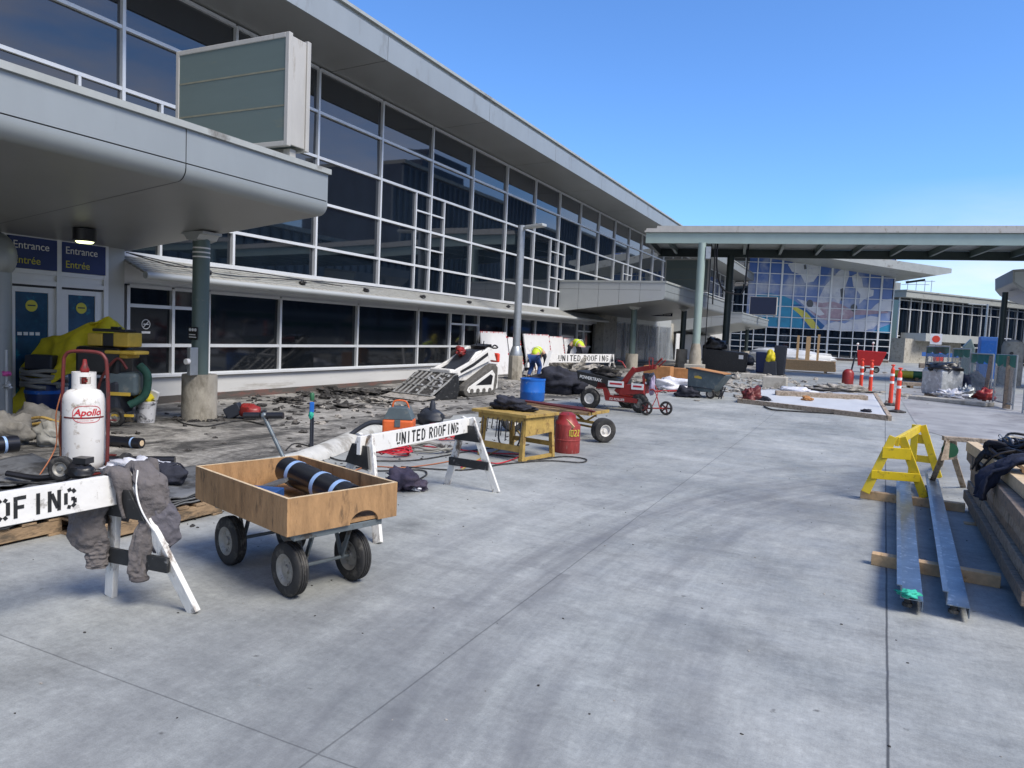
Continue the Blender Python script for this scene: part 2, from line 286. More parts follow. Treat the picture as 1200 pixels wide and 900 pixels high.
# ------------------------------------------------------------------ mesh builder
class MB:
    def __init__(s): s.v = []; s.f = []
    def add(s, vs, fs):
        o = len(s.v); s.v += [tuple(x) for x in vs]; s.f += [tuple(i+o for i in f) for f in fs]; return s
    def box(s, c, d, rz=0, rx=0, ry=0):
        from mathutils import Euler
        e = Euler((rx, ry, rz)).to_matrix(); c = Vector(c); vs = []
        for z in (-.5, .5):
            for y in (-.5, .5):
                for x in (-.5, .5): vs.append(c + e @ Vector((x*d[0], y*d[1], z*d[2])))
        return s.add(vs, [(0, 2, 3, 1), (4, 5, 7, 6), (0, 1, 5, 4), (2, 6, 7, 3), (0, 4, 6, 2), (1, 3, 7, 5)])
    def b2(s, lo, hi):
        return s.box([(a+b)/2 for a, b in zip(lo, hi)], [abs(b-a) for a, b in zip(lo, hi)])
    def bar(s, p0, p1, w_, h_, up=(0, 0, 1)):
        p0 = Vector(p0); p1 = Vector(p1); d = (p1-p0).normalized(); up = Vector(up)
        sd_ = d.cross(up)
        if sd_.length < 1e-4: sd_ = d.cross(Vector((0, 1, 0)))
        sd_.normalize(); u = sd_.cross(d).normalized()
        vs = [p + sd_*(a*w_/2) + u*(b*h_/2) for p in (p0, p1) for a, b in ((-1, -1), (1, -1), (1, 1), (-1, 1))]
        return s.add(vs, [(0, 3, 2, 1), (4, 5, 6, 7), (0, 1, 5, 4), (1, 2, 6, 5), (2, 3, 7, 6), (3, 0, 4, 7)])
    def cyl(s, p0, p1, r0, r1=None, n=20, caps=True):
        r1 = r0 if r1 is None else r1
        p0 = Vector(p0); p1 = Vector(p1); d = (p1-p0).normalized()
        a = d.orthogonal().normalized(); b_ = d.cross(a)
        vs = []
        for p, r in ((p0, r0), (p1, r1)):
            for i in range(n):
                t = 2*math.pi*i/n; vs.append(p + a*(r*math.cos(t)) + b_*(r*math.sin(t)))
        fs = [(i, (i+1) % n, n+(i+1) % n, n+i) for i in range(n)]
        if caps: fs += [tuple(range(n-1, -1, -1)), tuple(range(n, 2*n))]
        return s.add(vs, fs)
    def lathe(s, prof, c=(0, 0, 0), axis=(0, 0, 1), n=28, caps=True):
        c = Vector(c); d = Vector(axis).normalized(); a = d.orthogonal().normalized(); b_ = d.cross(a); vs = []; fs = []
        for r, z in prof:
            for i in range(n):
                t = 2*math.pi*i/n; vs.append(c + d*z + a*(r*math.cos(t)) + b_*(r*math.sin(t)))
        for k in range(len(prof)-1):
            for i in range(n): fs.append((k*n+i, k*n+(i+1) % n, (k+1)*n+(i+1) % n, (k+1)*n+i))
        if caps: fs.append(tuple(range(n-1, -1, -1))); fs.append(tuple((len(prof)-1)*n+i for i in range(n)))
        return s.add(vs, fs)
    def tube(s, pts, r, n=10, smooth=0):
        pts = [Vector(p) for p in pts]
        if smooth:
            q = []
            for i in range(len(pts)-1):
                p0 = pts[max(i-1, 0)]; p1 = pts[i]; p2 = pts[i+1]; p3 = pts[min(i+2, len(pts)-1)]
                for k in range(smooth):
                    t = k/smooth; q.append(.5*((2*p1)+(-p0+p2)*t+(2*p0-5*p1+4*p2-p3)*t*t+(-p0+3*p1-3*p2+p3)*t**3))
            q.append(pts[-1]); pts = q
        vs = []; fs = []; a = None
        for i, p in enumerate(pts):
            d = (pts[min(i+1, len(pts)-1)]-pts[max(i-1, 0)]).normalized()
            a = d.orthogonal().normalized() if a is None else (a-d*a.dot(d)).normalized()
            b_ = d.cross(a)
            for k in range(n):
                t = 2*math.pi*k/n; vs.append(p+a*(r*math.cos(t))+b_*(r*math.sin(t)))
        for i in range(len(pts)-1):
            for k in range(n): fs.append((i*n+k, i*n+(k+1) % n, (i+1)*n+(k+1) % n, (i+1)*n+k))
        fs.append(tuple(range(n-1, -1, -1))); fs.append(tuple((len(pts)-1)*n+k for k in range(n)))
        return s.add(vs, fs)
    def prism(s, poly, o, e1, e2, th):      # polygon in plane (o,e1,e2) extruded by vector th
        o = Vector(o); e1 = Vector(e1); e2 = Vector(e2); th = Vector(th); n = len(poly)
        a = [o+e1*x+e2*y for x, y in poly]; b_ = [p+th for p in a]
        return s.add(a+b_, [tuple(range(n-1, -1, -1)), tuple(range(n, 2*n))]+[(i, (i+1) % n, n+(i+1) % n, n+i) for i in range(n)])
    def torus(s, c, axis, R_, r, n=28, k=12, squash=1):
        c = Vector(c); d = Vector(axis).normalized(); a = d.orthogonal().normalized(); b_ = d.cross(a); vs = []; fs = []
        for i in range(n):
            t = 2*math.pi*i/n; e = a*math.cos(t)+b_*math.sin(t)
            for j in range(k):
                q = 2*math.pi*j/k; vs.append(c+e*(R_+r*math.cos(q))+d*(r*squash*math.sin(q)))
        for i in range(n):
            for j in range(k): fs.append((i*k+j, ((i+1) % n)*k+j, ((i+1) % n)*k+(j+1) % k, i*k+(j+1) % k))
        return s.add(vs, fs)
    def blob(s, c, d, amp=.2, sc=2.0, seed=0, nu=20, nv=12, flat=0):
        c = Vector(c); vs = []; fs = []
        for j in range(nv+1):
            ph = math.pi*j/nv
            for i in range(nu):
                t = 2*math.pi*i/nu; n_ = Vector((math.sin(ph)*math.cos(t), math.sin(ph)*math.sin(t), math.cos(ph)))
                k = 1+amp*noise.noise(n_*sc+Vector((seed*7.3, seed*3.1, seed)))*2 + amp*.6*noise.noise(n_*sc*2.7+Vector((seed, 5, 2)))
                p = Vector((n_.x*d[0], n_.y*d[1], n_.z*d[2]))*k
                if flat and p.z < -d[2]*flat: p.z = -d[2]*flat
                vs.append(c+p)
        for j in range(nv):
            for i in range(nu): fs.append((j*nu+i, (j+1)*nu+i, (j+1)*nu+(i+1) % nu, j*nu+(i+1) % nu))
        return s.add(vs, fs)
    def build(s, name, m_, parent=None, smooth=False, bevel=0, loc=None, sub=0, solid=0):
        me = bpy.data.meshes.new(name); me.from_pydata(s.v, [], s.f)
        bm = bmesh.new(); bm.from_mesh(me); bmesh.ops.remove_doubles(bm, verts=bm.verts, dist=1e-6) if smooth else None
        bmesh.ops.recalc_face_normals(bm, faces=bm.faces); bm.to_mesh(me); bm.free()
        me.materials.append(M[m_] if isinstance(m_, str) else m_)
        o = bpy.data.objects.new(name, me); COL.objects.link(o)
        if parent: o.parent = parent
        if loc is not None: o.location = loc
        if smooth:
            me.shade_smooth()
            if smooth != 2:
                try: me.set_sharp_from_angle(angle=R(42))
                except Exception: pass
        if solid:
            md = o.modifiers.new('solid', 'SOLIDIFY'); md.thickness = solid; md.offset = 0
        if bevel:
            md = o.modifiers.new('bevel', 'BEVEL'); md.width = bevel; md.segments = 2; md.limit_method = 'ANGLE'; md.angle_limit = R(40)
        if sub:
            md = o.modifiers.new('sub', 'SUBSURF'); md.levels = sub; md.render_levels = sub
        return o
def tag(o, label=None, cat=None, group=None, kind=None):
    if label: o['label'] = label
    if cat: o['category'] = cat
    if group: o['group'] = group
    if kind: o['kind'] = kind
    return o
def thing(name, label, cat, loc=(0, 0, 0), rz=0, group=None):
    o = bpy.data.objects.new(name, None); COL.objects.link(o); o.location = loc; o.rotation_euler = (0, 0, rz); o.empty_display_size = .2
    return tag(o, label, cat, group)
def kids(o): return [c for c in bpy.data.objects if c.parent == o]
def copy_tree(o, parent=None):
    c = o.copy(); COL.objects.link(c); c.parent = parent
    for k in kids(o): copy_tree(k, c)
    return c
def gl(px, py):      # ground location as Vector
    return gp(px, py)
def text(name, body, size, m_, parent, loc, rot, ext=.002, bold=0, align='LEFT', stencil=False, sx=1):
    cu = bpy.data.curves.new(name, 'FONT'); cu.body = body; cu.size = size; cu.extrude = ext; cu.align_x = align; cu.offset = bold; cu.resolution_u = 4
    to = bpy.data.objects.new('tmp', cu); COL.objects.link(to)
    dg = bpy.context.evaluated_depsgraph_get(); dg.update()
    me = bpy.data.meshes.new_from_object(to.evaluated_get(dg)); bpy.data.objects.remove(to)
    me.materials.clear(); me.materials.append(M[m_]); me.name = name
    o = bpy.data.objects.new(name, me); COL.objects.link(o); o.parent = parent; o.location = loc; o.rotation_euler = rot; o.scale = (sx, 1, 1)
    return o
def face_rot(right, up):     # euler of a frame whose local x=right, y=up
    r_ = Vector(right).normalized(); n_ = r_.cross(Vector(up)).normalized(); u_ = n_.cross(r_)
    return Matrix((r_, u_, n_)).transposed().to_euler()
# stencil lettering drawn as strokes (x 0..0.6, y 0..1), each stroke a separate dash so the bridges stay open
ST = {'U': [((.08, 1), (.08, .32)), ((.14, .2), (.24, .06)), ((.36, .06), (.46, .2)), ((.52, .32), (.52, 1))],
      'N': [((.08, 0), (.08, 1)), ((.16, .86), (.44, .14)), ((.52, 0), (.52, 1))],
      'I': [((.3, 0), (.3, 1))],
      'T': [((.3, 0), (.3, .84)), ((.02, .93), (.58, .93))],
      'E': [((.08, 0), (.08, 1)), ((.18, .93), (.54, .93)), ((.18, .5), (.46, .5)), ((.18, .07), (.54, .07))],
      'D': [((.08, 0), (.08, 1)), ((.18, .93), (.34, .93)), ((.42, .86), (.52, .68)), ((.53, .66), (.53, .32)), ((.52, .3), (.40, .1)), ((.34, .07), (.18, .07))],
      'R': [((.08, 0), (.08, 1)), ((.18, .93), (.40, .93)), ((.50, .88), (.50, .58)), ((.42, .5), (.18, .5)), ((.30, .42), (.52, 0))],
      'O': [((.08, .2), (.08, .8)), ((.12, .86), (.24, .95)), ((.36, .95), (.48, .86)), ((.52, .8), (.52, .2)), ((.48, .14), (.36, .05)), ((.24, .05), (.12, .14))],
      'F': [((.08, 0), (.08, 1)), ((.18, .93), (.54, .93)), ((.18, .5), (.46, .5))],
      'G': [((.52, .76), (.40, .93)), ((.32, .95), (.16, .88)), ((.08, .78), (.08, .22)), ((.14, .1), (.30, .05)), ((.38, .07), (.52, .2)), ((.52, .24), (.52, .46)), ((.52, .46), (.34, .46))],
      ' ': []}
def stencil(word, hgt, m_, parent, o, e1, e2, th=.002, adv=.76, wd=.15, name='stencil_lettering'):
    o = Vector(o); e1 = Vector(e1).normalized(); e2 = Vector(e2).normalized(); nrm = e1.cross(e2).normalized(); b = MB(); x = 0
    for ch in word:
        for (a, c) in ST[ch]:
            A = Vector(a); C = Vector(c); d = (C-A).normalized(); q = Vector((-d.y, d.x))*wd/2
            j = random.uniform(-.012, .012)
            pts = [A-q, C-q, C+q, A+q]
            b.prism([((x+p.x+j)*hgt, p.y*hgt) for p in pts], o, e1, e2, nrm*th)
        x += adv if ch != ' ' else .5
    return b.build(name, m_, parent)

# ================================================================== SETTING
def sheet(name, xf0, xf1, ys, m_, dz, nx=8, jag=0, seed=0):
    b = MB(); n = len(ys)
    vs = []
    for y in ys:
        x0, x1 = xf0(y), xf1(y)
        if jag: x1 += jag*noise.noise(Vector((seed, y*1.7, 0)))*2+jag*.5*noise.noise(Vector((seed, y*6.3, 1)))
        for i in range(nx+1): vs.append((x0+(x1-x0)*i/nx, y, gz(y)+dz))
    fs = [(j*(nx+1)+i, j*(nx+1)+i+1, (j+1)*(nx+1)+i+1, (j+1)*(nx+1)+i) for j in range(n-1) for i in range(nx)]
    b.add(vs, fs); o = b.build(name, m_); return o
ysg = [-900, -200, -20, 0, 5, 10]+[12+i for i in range(22)]+[40, 60, 100, 200, 500, 1600]
tag(sheet('ground', lambda y: -1500, lambda y: 1500, ysg, 'barrier_conc', -.006, 2), kind='structure')
yd = [-12, 0, 6, 12]+[12.5+.5*i for i in range(42)]+[36, 45, 70, 120]
tag(sheet('driveway', lambda y: -13, lambda y: 22, yd, 'drive', 0, 2), kind='structure')
bx_ = [(-2, -5.9), (2.8, -5.75), (5.2, -6.1), (6.4, -6.45), (8, -6.4), (9.6, -6.9), (13.2, -6.9), (16, -6.7), (19, -5.9), (24, -5.2), (30, -4.9), (46, -4.6)]
def lerp(y, tab):
    for (a, p), (c, q) in zip(tab, tab[1:]):
        if y <= c: return p+(q-p)*max(0, (y-a)/(c-a))
    return tab[-1][1]
yk = [-2+.25*i for i in range(193)]
tag(sheet('stripped_sidewalk', lambda y: -12.3, lambda y: lerp(y, bx_), yk, 'deck', .004, 6, jag=.28), kind='structure')
# second slab edge on the right: a darker resurfaced patch with a step
tag(sheet('resurfaced_pavement', lambda y: lerp(y, [(14, 2.4), (16.6, 1.2), (18, 1.1), (30, 1.0)]), lambda y: 9, [14.6+.5*i for i in range(32)], mat('patch', (.30, .305, .31), .8, var=.25, scale=.9, dirt=(.2, .2, .21), dirt_amt=.3, dscale=.7), .006, 3), kind='structure')

# ------------------------------------------------------------------ terminal
WX = -12.0
term = thing('terminal_building', 'long glass fronted airport terminal with deep grey roof overhang along the left of the drive', 'building', (WX, 8.62, 0))
def T(x, y, z): return (x-WX, y-8.62, z)      # world -> terminal local
Y_END = 79.0
z_sill, z_mid, z_lt = .54, 1.10, 2.17
z_aw = 2.70
rows = [2.66, 3.45, 4.51, 5.56, 6.60, 7.58]
MW = .062; MD = .085
def grid_window(parent, y0, y1, zs, x, gm, ymid=None, mid_rows=None, name='window'):
    fr = MB()
    # horizontals
    for z in zs: fr.b2(T(x, y0+MW/2, z-MW/2), T(x+MD, y1-MW/2, z+MW/2))
    fr.b2(T(x, y0-MW/2, zs[0]), T(x+MD+.012, y0+MW/2, zs[-1]))
    if ymid is not None:
        for yv, (za, zb), ext in ymid:
            fr.b2(T(x, yv-MW*.4, za+MW/2), T(x+MD-.004, yv+MW*.4, zb-MW/2))
    if mid_rows:
        for (ya, yb, z) in mid_rows: fr.b2(T(x, ya, z-MW*.35), T(x+MD-.008, yb, z+MW*.35))
    w_ = fr.build(name, 'alum', parent)
    for za, zb in zip(zs, zs[1:]):
        p = MB(); t1 = random.uniform(-.012, .012); t2 = random.uniform(-.012, .012)
        a = T(x+.02, y0+MW/2, za+MW/2); b_ = T(x+.02, y1-MW/2, zb-MW/2)
        p.add([(a[0]+t1, a[1], a[2]), (a[0]+t2, b_[1], a[2]), (a[0]-t1, b_[1], b_[2]), (a[0]-t2, a[1], b_[2])], [(0, 1, 2, 3)])
        p.b2(T(x-.02, y0+MW/2, za+MW/2), T(x+.005, y1-MW/2, zb-MW/2))
        p.build('pane', gm, w_)
    return w_
k0 = -4
nb = int((Y_END-8.62)/2.5)+1
for k in range(k0, nb):
    y0 = 8.62+2.5*k; y1 = y0+2.5
    if y1 > Y_END: break
    ym = []; mr_ = []
    if k % 4 == 3:      # special mullion at y1 : narrow vents both sides
        ym = [(y1-.78, (rows[0], rows[3]), 0)]
        mr_ = [(y1-.78, y1, (rows[2]+rows[3])/2), (y1-.78, y1, (rows[1]+rows[2])/2)]
    if k % 4 == 0:
        ym = [(y0+.78, (rows[0], rows[3]), 0)]
        mr_ = [(y0, y0+.78, (rows[2]+rows[3])/2), (y0, y0+.78, (rows[1]+rows[2])/2)]
    grid_window(term, y0, y1, rows, WX, 'glass', ym, mr_)
# lower window band
ylow = [8.72, 9.66, 10.5, 12.49, 15.27, 18.11, 19.96, 20.83, 21.83, 23.98, 26.58, 29.3, 31.3, 32.2, 33.2]
for i, (a, c) in enumerate(zip(ylow, ylow[1:])):
    narrow = i in (0, 1, 6, 7, 12, 13)
    grid_window(term, a, c, [z_sill, z_mid]+([1.82] if narrow else [])+[z_lt], WX+.02, 'glass_low')
b = MB(); b.b2(T(WX-.3, 8.5, .14), T(WX+.10, 34.4, z_sill-MW/2)); b.build('sill_wall', 'sill_white', term)
b = MB(); b.b2(T(WX-.3, 8.5, z_sill-MW/2), T(WX+.18, 34.4, z_sill-.002+MW*.2)); b.build('sill', 'alum', term)
b = MB(); b.b2(T(WX-.3, 8.3, -.1), T(WX+.125, 34.4, .14)); b.build('base_course', 'redbase', term)
b = MB(); b.b2(T(WX-.35, 8.5, z_lt+MW/2), T(WX+.06, 34.4, 2.62)); b.build('lintel', 'alum', term)
b = MB(); b.b2(T(WX-.6, -5, -.1), T(WX-.42, Y_END, 7.6)); b.build('inner_wall', 'black_plastic', term)
b = MB(); b.b2(T(WX-.3, 34.5, 0), T(WX+.03, Y_END, 2.62)); b.build('ground_floor_wall', 'sill_white', term)
# roof: soffit, fascia with seams, cap
XR = -10.3
zso, zs1 = 7.62, 7.71
b = MB()
segs = [(-6, -1)] + [(-1+5*i, 4+5*i) for i in range(16)]
for a, c in segs:
    a_ = a+.012; c_ = c-.012
    b.add([T(WX-.4, a_, zso), T(XR-.02, a_, zs1), T(XR-.02, c_, zs1), T(WX-.4, c_, zso), T(WX-.4, a_, zso+.05), T(XR-.02, a_, zs1+.05), T(XR-.02, c_, zs1+.05), T(WX-.4, c_, zso+.05)],
          [(0, 1, 2, 3), (4, 7, 6, 5), (0, 4, 5, 1), (1, 5, 6, 2), (2, 6, 7, 3), (3, 7, 4, 0)])
b.build('soffit', 'soffit', term)
b = MB()
for a, c in segs: b.b2(T(XR-.02, a+.008, zs1-.01), T(XR+.02, c-.008, 8.24))
b.build('fascia', 'fascia', term)
b = MB(); b.b2(T(WX-.4, -6, zs1+.051), T(XR-.021, Y_END, 8.23)); b.build('roof_core', 'black_plastic', term)
b = MB(); b.b2(T(WX-8, -6, 8.245), T(XR-.03, Y_END+.02, 8.34)); b.b2(T(WX-8, -6, 8.341), T(XR+.045, Y_END+.04, 8.41)); b.build('roof', 'cap', term)
b = MB(); b.b2(T(WX-.37, 8.25, 2.3), T(WX-.30, Y_END, 2.7)); b.build('spandrel', 'fascia', term)
# lean-to awning over the lower windows
aw_y0, aw_y1 = 8.5, 33.4
b = MB()
n = 7
for i in range(n):
    t0, t1 = i/n, (i+1)/n
    xa, xb = WX+.08+.72*t0, WX+.08+.72*t1; za, zb = 2.70-.29*t0, 2.70-.29*t1
    b.add([T(xa, aw_y0, za), T(xb, aw_y0, zb), T(xb, aw_y1, zb), T(xa, aw_y1, za), T(xa, aw_y0, za-.04), T(xb, aw_y0, zb-.03), T(xb, aw_y1, zb-.03), T(xa, aw_y1, za-.04)],
          [(0, 1, 2, 3), (4, 7, 6, 5), (0, 4, 5, 1), (1, 5, 6, 2), (2, 6, 7, 3), (3, 7, 4, 0)])
b.build('awning_roof', 'shingle', term)
b = MB()
for i in range(1, n):
    t0 = i/n; b.bar(T(WX+.08+.72*t0, aw_y0, 2.70-.29*t0+.006), T(WX+.08+.72*t0, aw_y1, 2.70-.29*t0+.006), .03, .012)
b.build('awning_batten', 'cap', term)
b = MB(); b.cyl(T(WX+.84, aw_y0, 2.34), T(WX+.84, aw_y1, 2.34), .065, n=14); b.build('gutter_pipe', 'fascia_light', term, smooth=True)
b = MB(); b.b2(T(WX+.02, aw_y0, 2.69), T(WX+.10, aw_y1, 2.77)); b.build('awning_flashing', 'alum', term)
b = MB(); b.tube([T(WX+.2, 8.6, 2.74), T(WX+.5, 9.4, 2.62), T(WX+.75, 10.3, 2.50), T(WX+.55, 12, 2.57), T(WX+.35, 15, 2.66), T(WX+.3, 20, 2.68), T(WX+.45, 24, 2.62)], .011, 6, 6)
b.tube([T(WX+.3, 8.6, 2.72), T(WX+.7, 9.2, 2.56), T(WX+.62, 10.0, 2.62), T(WX+.4, 11.4, 2.65), T(WX+.6, 14, 2.56)], .011, 6, 6)
b.build('awning_cable', 'black_plastic', term, smooth=True)
for y in (10.0, 12.6, 14.9, 17.5, 20.2, 23, 26):
    b = MB(); b.blob(T(WX+.62, y, 2.53), (.07, .09, .045), .25, 2, y); b.build('cable_clamp', 'black_plastic', term, smooth=True)

# ------------------------------------------------------------------ entrance vestibules
VX = -11.7
def vestibule_near():
    t = thing('entrance_vestibule', 'near aluminium entrance with blue Entrance signs and two glazed doors under the canopy', 'entrance', (VX, 8.3, 0))
    def V(x, y, z): return (x-VX, y-8.3, z)
    b = MB(); b.b2(V(VX-.3, 3, 2.84), V(VX, 8.5, 3.3)); b.b2(V(VX-.3, 8.13, 0), V(VX, 8.5, 2.84)); b.b2(V(VX-.3, 4, 0), V(VX, 5.6, 2.84)); b.build('wall_panel', 'fascia_light', t)
    b = MB()
    ys_ = [5.62, 6.50, 7.33, 8.13]
    for y in ys_: b.b2(V(VX-.02, y-.04, 0), V(VX+.05, y+.04, 2.84))
    for z in (2.80, 2.25, 2.08): b.b2(V(VX-.02, ys_[0]+.04, z-.035), V(VX+.045, ys_[-1]-.04, z+.035))
    b.b2(V(VX-.06, ys_[0], 2.08), V(VX+.02, 8.13, 2.23)); b.build('door_frame', 'alum', t)
    b = MB(); b.b2(V(VX-.06, ys_[0], 2.02), V(VX+.03, 8.1, 2.045)); b.build('door_track', 'black_plastic', t)
    for (a, c) in ((6.57, 7.29), (7.37, 8.11), (5.66, 6.46)):
        s_ = MB(); s_.b2(V(VX+.0, a, 2.29), V(VX+.058, c, 2.765)); s_ = s_.build('entrance_sign', 'sign_blue', t)
        if a > 6:
            rt = face_rot((0, 1, 0), (0, 0, 1))
            text('sign_lettering', 'Entrance', .165, 'white_text', s_, V(VX+.061, a+.05, 2.585), rt, sx=.93)
            text('sign_lettering', 'Entrée', .165, 'yellow_text', s_, V(VX+.061, a+.05, 2.36), rt, sx=.93)
    for (a, c) in ((6.55, 7.31), (7.37, 8.09), (5.68, 6.46)):
        d = MB()
        d.b2(V(VX-.03, a, 0), V(VX+.01, a+.13, 2.01)); d.b2(V(VX-.03, c-.13, 0), V(VX+.01, c, 2.01))
        d.b2(V(VX-.03, a+.13, 1.93), V(VX+.008, c-.13, 2.01)); d.b2(V(VX-.03, a+.13, 0), V(VX+.008, c-.13, .25))
        d_ = d.build('door', 'alum', t)
        g = MB(); g.b2(V(VX-.02, a+.13, .25), V(VX-.01, c-.13, 1.93)); g.build('door_glass', 'poster_blue', d_)
        g = MB(); g.cyl(V(VX-.01, (a+c)/2, 1.72), V(VX-.003, (a+c)/2, 1.72), .09, n=24); g.build('yellow_decal', 'yellow_text', d_)
        g = MB(); g.b2(V(VX-.003, (a+c)/2-.06, 1.715), V(VX-.001, (a+c)/2+.06, 1.735)); g.build('decal_bar', 'navy', d_)
        g = MB()
        for i in range(4): g.b2(V(VX-.01, a+.17+.09*i, 1.26), V(VX-.004, a+.235+.09*i, 1.31))
        g.build('door_decal', 'white_text', d_)
        h = MB(); h.b2(V(VX+.01, c-.10, .95), V(VX+.05, c-.05, 1.25)); h.build('door_handle', 'galv', d_, bevel=.006)
    # no smoking decal beside
vestibule_near()
# no smoking decal on the first lower window
ns = MB(); c = ax(171, 380, WX+.045); ns.torus((0, 0, 0), (1, 0, 0), .085, .008, 24, 6)
ns.bar((0, -.06, -.06), (0, .06, .06), .012, .012); ns.bar((0, -.05, 0), (0, .05, 0), .02, .02)
ns.b2((-.002, -.09, -.17), (.004, .09, -.13))
tag(ns.build('no_smoking_decal', 'white_text', loc=c), 'round white no smoking decal on the dark window beside the near entrance', 'decal')
# pillar at left edge
b = MB(); b.cyl((0, 0, 0), (0, 0, 2.35), .2, n=24); b.blob((0, 0, 2.4), (.27, .27, .35), 0)
p = ax(-6, 300, -11.2); b = b.build('round_pillar', 'fascia', smooth=True, loc=(p.x, p.y, .0)); tag(b, 'rounded grey pillar at the left edge beside the entrance doors', 'pillar')

# ------------------------------------------------------------------ canopies
def canopy(name, label, y0, y1, xl, xw, zt, zseam, zlip, zwall, cols, near_face, seam_y, mat_f='fascia', seg=2.45):
    t = thing(name, label, 'canopy', (xl, y0, 0))
    def V(x, y, z): return (x-xl, y-y0, z)
    ys_ = sorted(set([y0]+[y for y in seam_y if y0 < y < y1]+[y1]))
    rad = .16
    arc = [(xl-rad+rad*math.cos(a), zlip+rad*1.0+.0-rad*math.sin(a)) for a in [R(i*11.25) for i in range(9)]]
    # arc from (xl, zlip+rad) to (xl-rad, zlip)
    up = MB(); lo = MB(); so_ = MB(); core = MB()
    for a, c in zip(ys_, ys_[1:]):
        a_ = a+(.007 if a > y0 else 0); c_ = c-(.007 if c < y1 else 0)
        up.b2(V(xl-.03, a_, zseam+.008), V(xl, c_, zt-.0))
        pr = [(xl, zseam-.006)]+arc
        vs = [V(x, yy, z) for yy in (a_, c_) for x, z in pr]; n_ = len(pr)
        lo.add(vs, [(i, i+1, n_+i+1, n_+i) for i in range(n_-1)])
        zw = zwall; steps = 6
        q = [(xl-rad+(xw-xl+rad)*i/steps, zlip+(zw-zlip)*i/steps) for i in range(steps+1)]
        so_.add([V(x, yy, z) for yy in (a_, c_) for x, z in q], [(i, i+1, steps+1+i+1, steps+1+i) for i in range(steps)])
    up.build('upper_fascia', mat_f, t); lo.build('lip', mat_f, t, smooth=2); so_.build('soffit', 'soffit', t)
    poly = [(xl-.035, zlip+rad+.02), (xl-.035, zt-.02), (xw, zt-.02), (xw, zwall+.03), (xl-rad, zlip+.03)]
    core.prism([(x-xl, z) for x, z in poly], (0, .02, 0), (1, 0, 0), (0, 0, 1), (0, y1-y0-.04, 0)); core.build('core', 'black_plastic', t)
    cp = MB(); cp.b2(V(xw, y0-.05, zt+.0), V(xl+.04, y1+.05, zt+.075)); cp.build('roof_cap', 'cap', t)
    for yy, on in ((y0, near_face), (y1, True)):
        if not on: continue
        sgn = -1 if yy == y0 else 1
        f_ = MB(); k = 5
        for i in range(k):
            xa = xw+(xl-rad*.9-xw)*i/k+.006; xb = xw+(xl-rad*.9-xw)*(i+1)/k-.006
            if i == k-1: xb = xl-rad
            za = zwall+(zlip-zwall)*(xa-xw)/(xl-rad-xw); zb = zwall+(zlip-zwall)*(xb-xw)/(xl-rad-xw)
            f_.prism([(xa-xl, za), (xb-xl, zb), (xb-xl, zt-.3), (xa-xl, zt-.3)], (0, yy-y0-(0 if sgn > 0 else .02), 0), (1, 0, 0), (0, 0, 1), (0, .02, 0))
            f_.prism([(xa-xl, zt-.29), (xb-xl, zt-.29), (xb-xl, zt), (xa-xl, zt)], (0, yy-y0-(0 if sgn > 0 else .02), 0), (1, 0, 0), (0, 0, 1), (0, .02, 0))
        f_.prism([(x-xl, z) for x, z in ([(xl-rad+.0, zt)]+[(xl-rad, zlip)]+arc[::-1][1:]+[(xl, zt)])], (0, yy-y0-(0 if sgn > 0 else .02), 0), (1, 0, 0), (0, 0, 1), (0, .02, 0))
        f_.build('end_panel', 'fascia_light' if sgn < 0 else mat_f, t)
    for (cx, cy, dark, base_h) in cols:
        zt_ = zlip+(zwall-zlip)*(cx-(xl-rad))/(xw-(xl-rad)); g0 = gz(cy)
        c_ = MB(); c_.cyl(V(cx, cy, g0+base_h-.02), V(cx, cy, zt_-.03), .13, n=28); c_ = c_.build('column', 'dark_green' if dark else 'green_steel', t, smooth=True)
        p_ = MB(); p_.lathe([(.275, g0-.03), (.272, g0+.05), (.27, g0+base_h-.02), (.262, g0+base_h)], V(cx, cy, 0), n=30); p_.build('concrete_plinth', 'concrete_plinth', c_, smooth=True)
        k_ = MB()
        k_.prism([(-.24, .10), (.24, .10), (.24, .06), (.17, .05), (.12, -.02), (.0, -.05), (-.12, -.02), (-.17, .05), (-.24, .06)], V(cx, cy-.19, zt_-.10), (1, 0, 0), (0, 0, 1), (0, .38, 0)); k_.build('column_cap', 'fascia_light', c_)
        bl = MB()
        for zz in (2.62, 2.69, 2.76): bl.lathe([(.1305, zz-.012), (.1325, zz-.01), (.1325, zz+.01), (.1305, zz+.012)], V(cx, cy, 0), n=28)
        if not dark and y0 < 5: bl.build('column_band', 'white_text', c_)
    return t
can1 = canopy('entrance_canopy', 'near grey metal entrance canopy with curved lip on a green column, filling the upper left', -3, 8.62, -7.36, WX+.05, 3.86, 3.46, 3.25, 2.75, [(-9.66, 8.36, False, .74), (-9.66, -1.2, False, .74)], False, [1.2, 6.13])
# things on the near column
cz = 0
def colx(px, py): return ax(px, py, -9.72)
b = MB(); b.b2((-.045, -.09, 0), (.035, .06, .44)); b = b.build('electrical_box', 'galv', loc=(-9.50, 8.10, .74), bevel=.01); tag(b, 'narrow grey electrical box on the near green column above its plinth', 'electrical box')
g = MB(); g.cyl((0, -.09, .22), (0, -.15, .22), .045, n=16); g.build('gauge', 'white_text', b, smooth=True)
b = MB(); b.b2((-.10, -.012, 0), (.10, 0, .20)); b = b.build('column_notice', 'black_plastic', loc=(-9.66, 8.225, 1.30)); tag(b, 'small black notice with white symbols on the near green column', 'notice')
g = MB(); [g.cyl((x, -.013, .155), (x, -.016, .155), .026, n=14) for x in (-.06, 0, .06)]; g.b2((-.08, -.016, .03), (.08, -.013, .045)); g.b2((-.08, -.016, .07), (.06, -.013, .085)); g.build('notice_symbol', 'white_text', b)
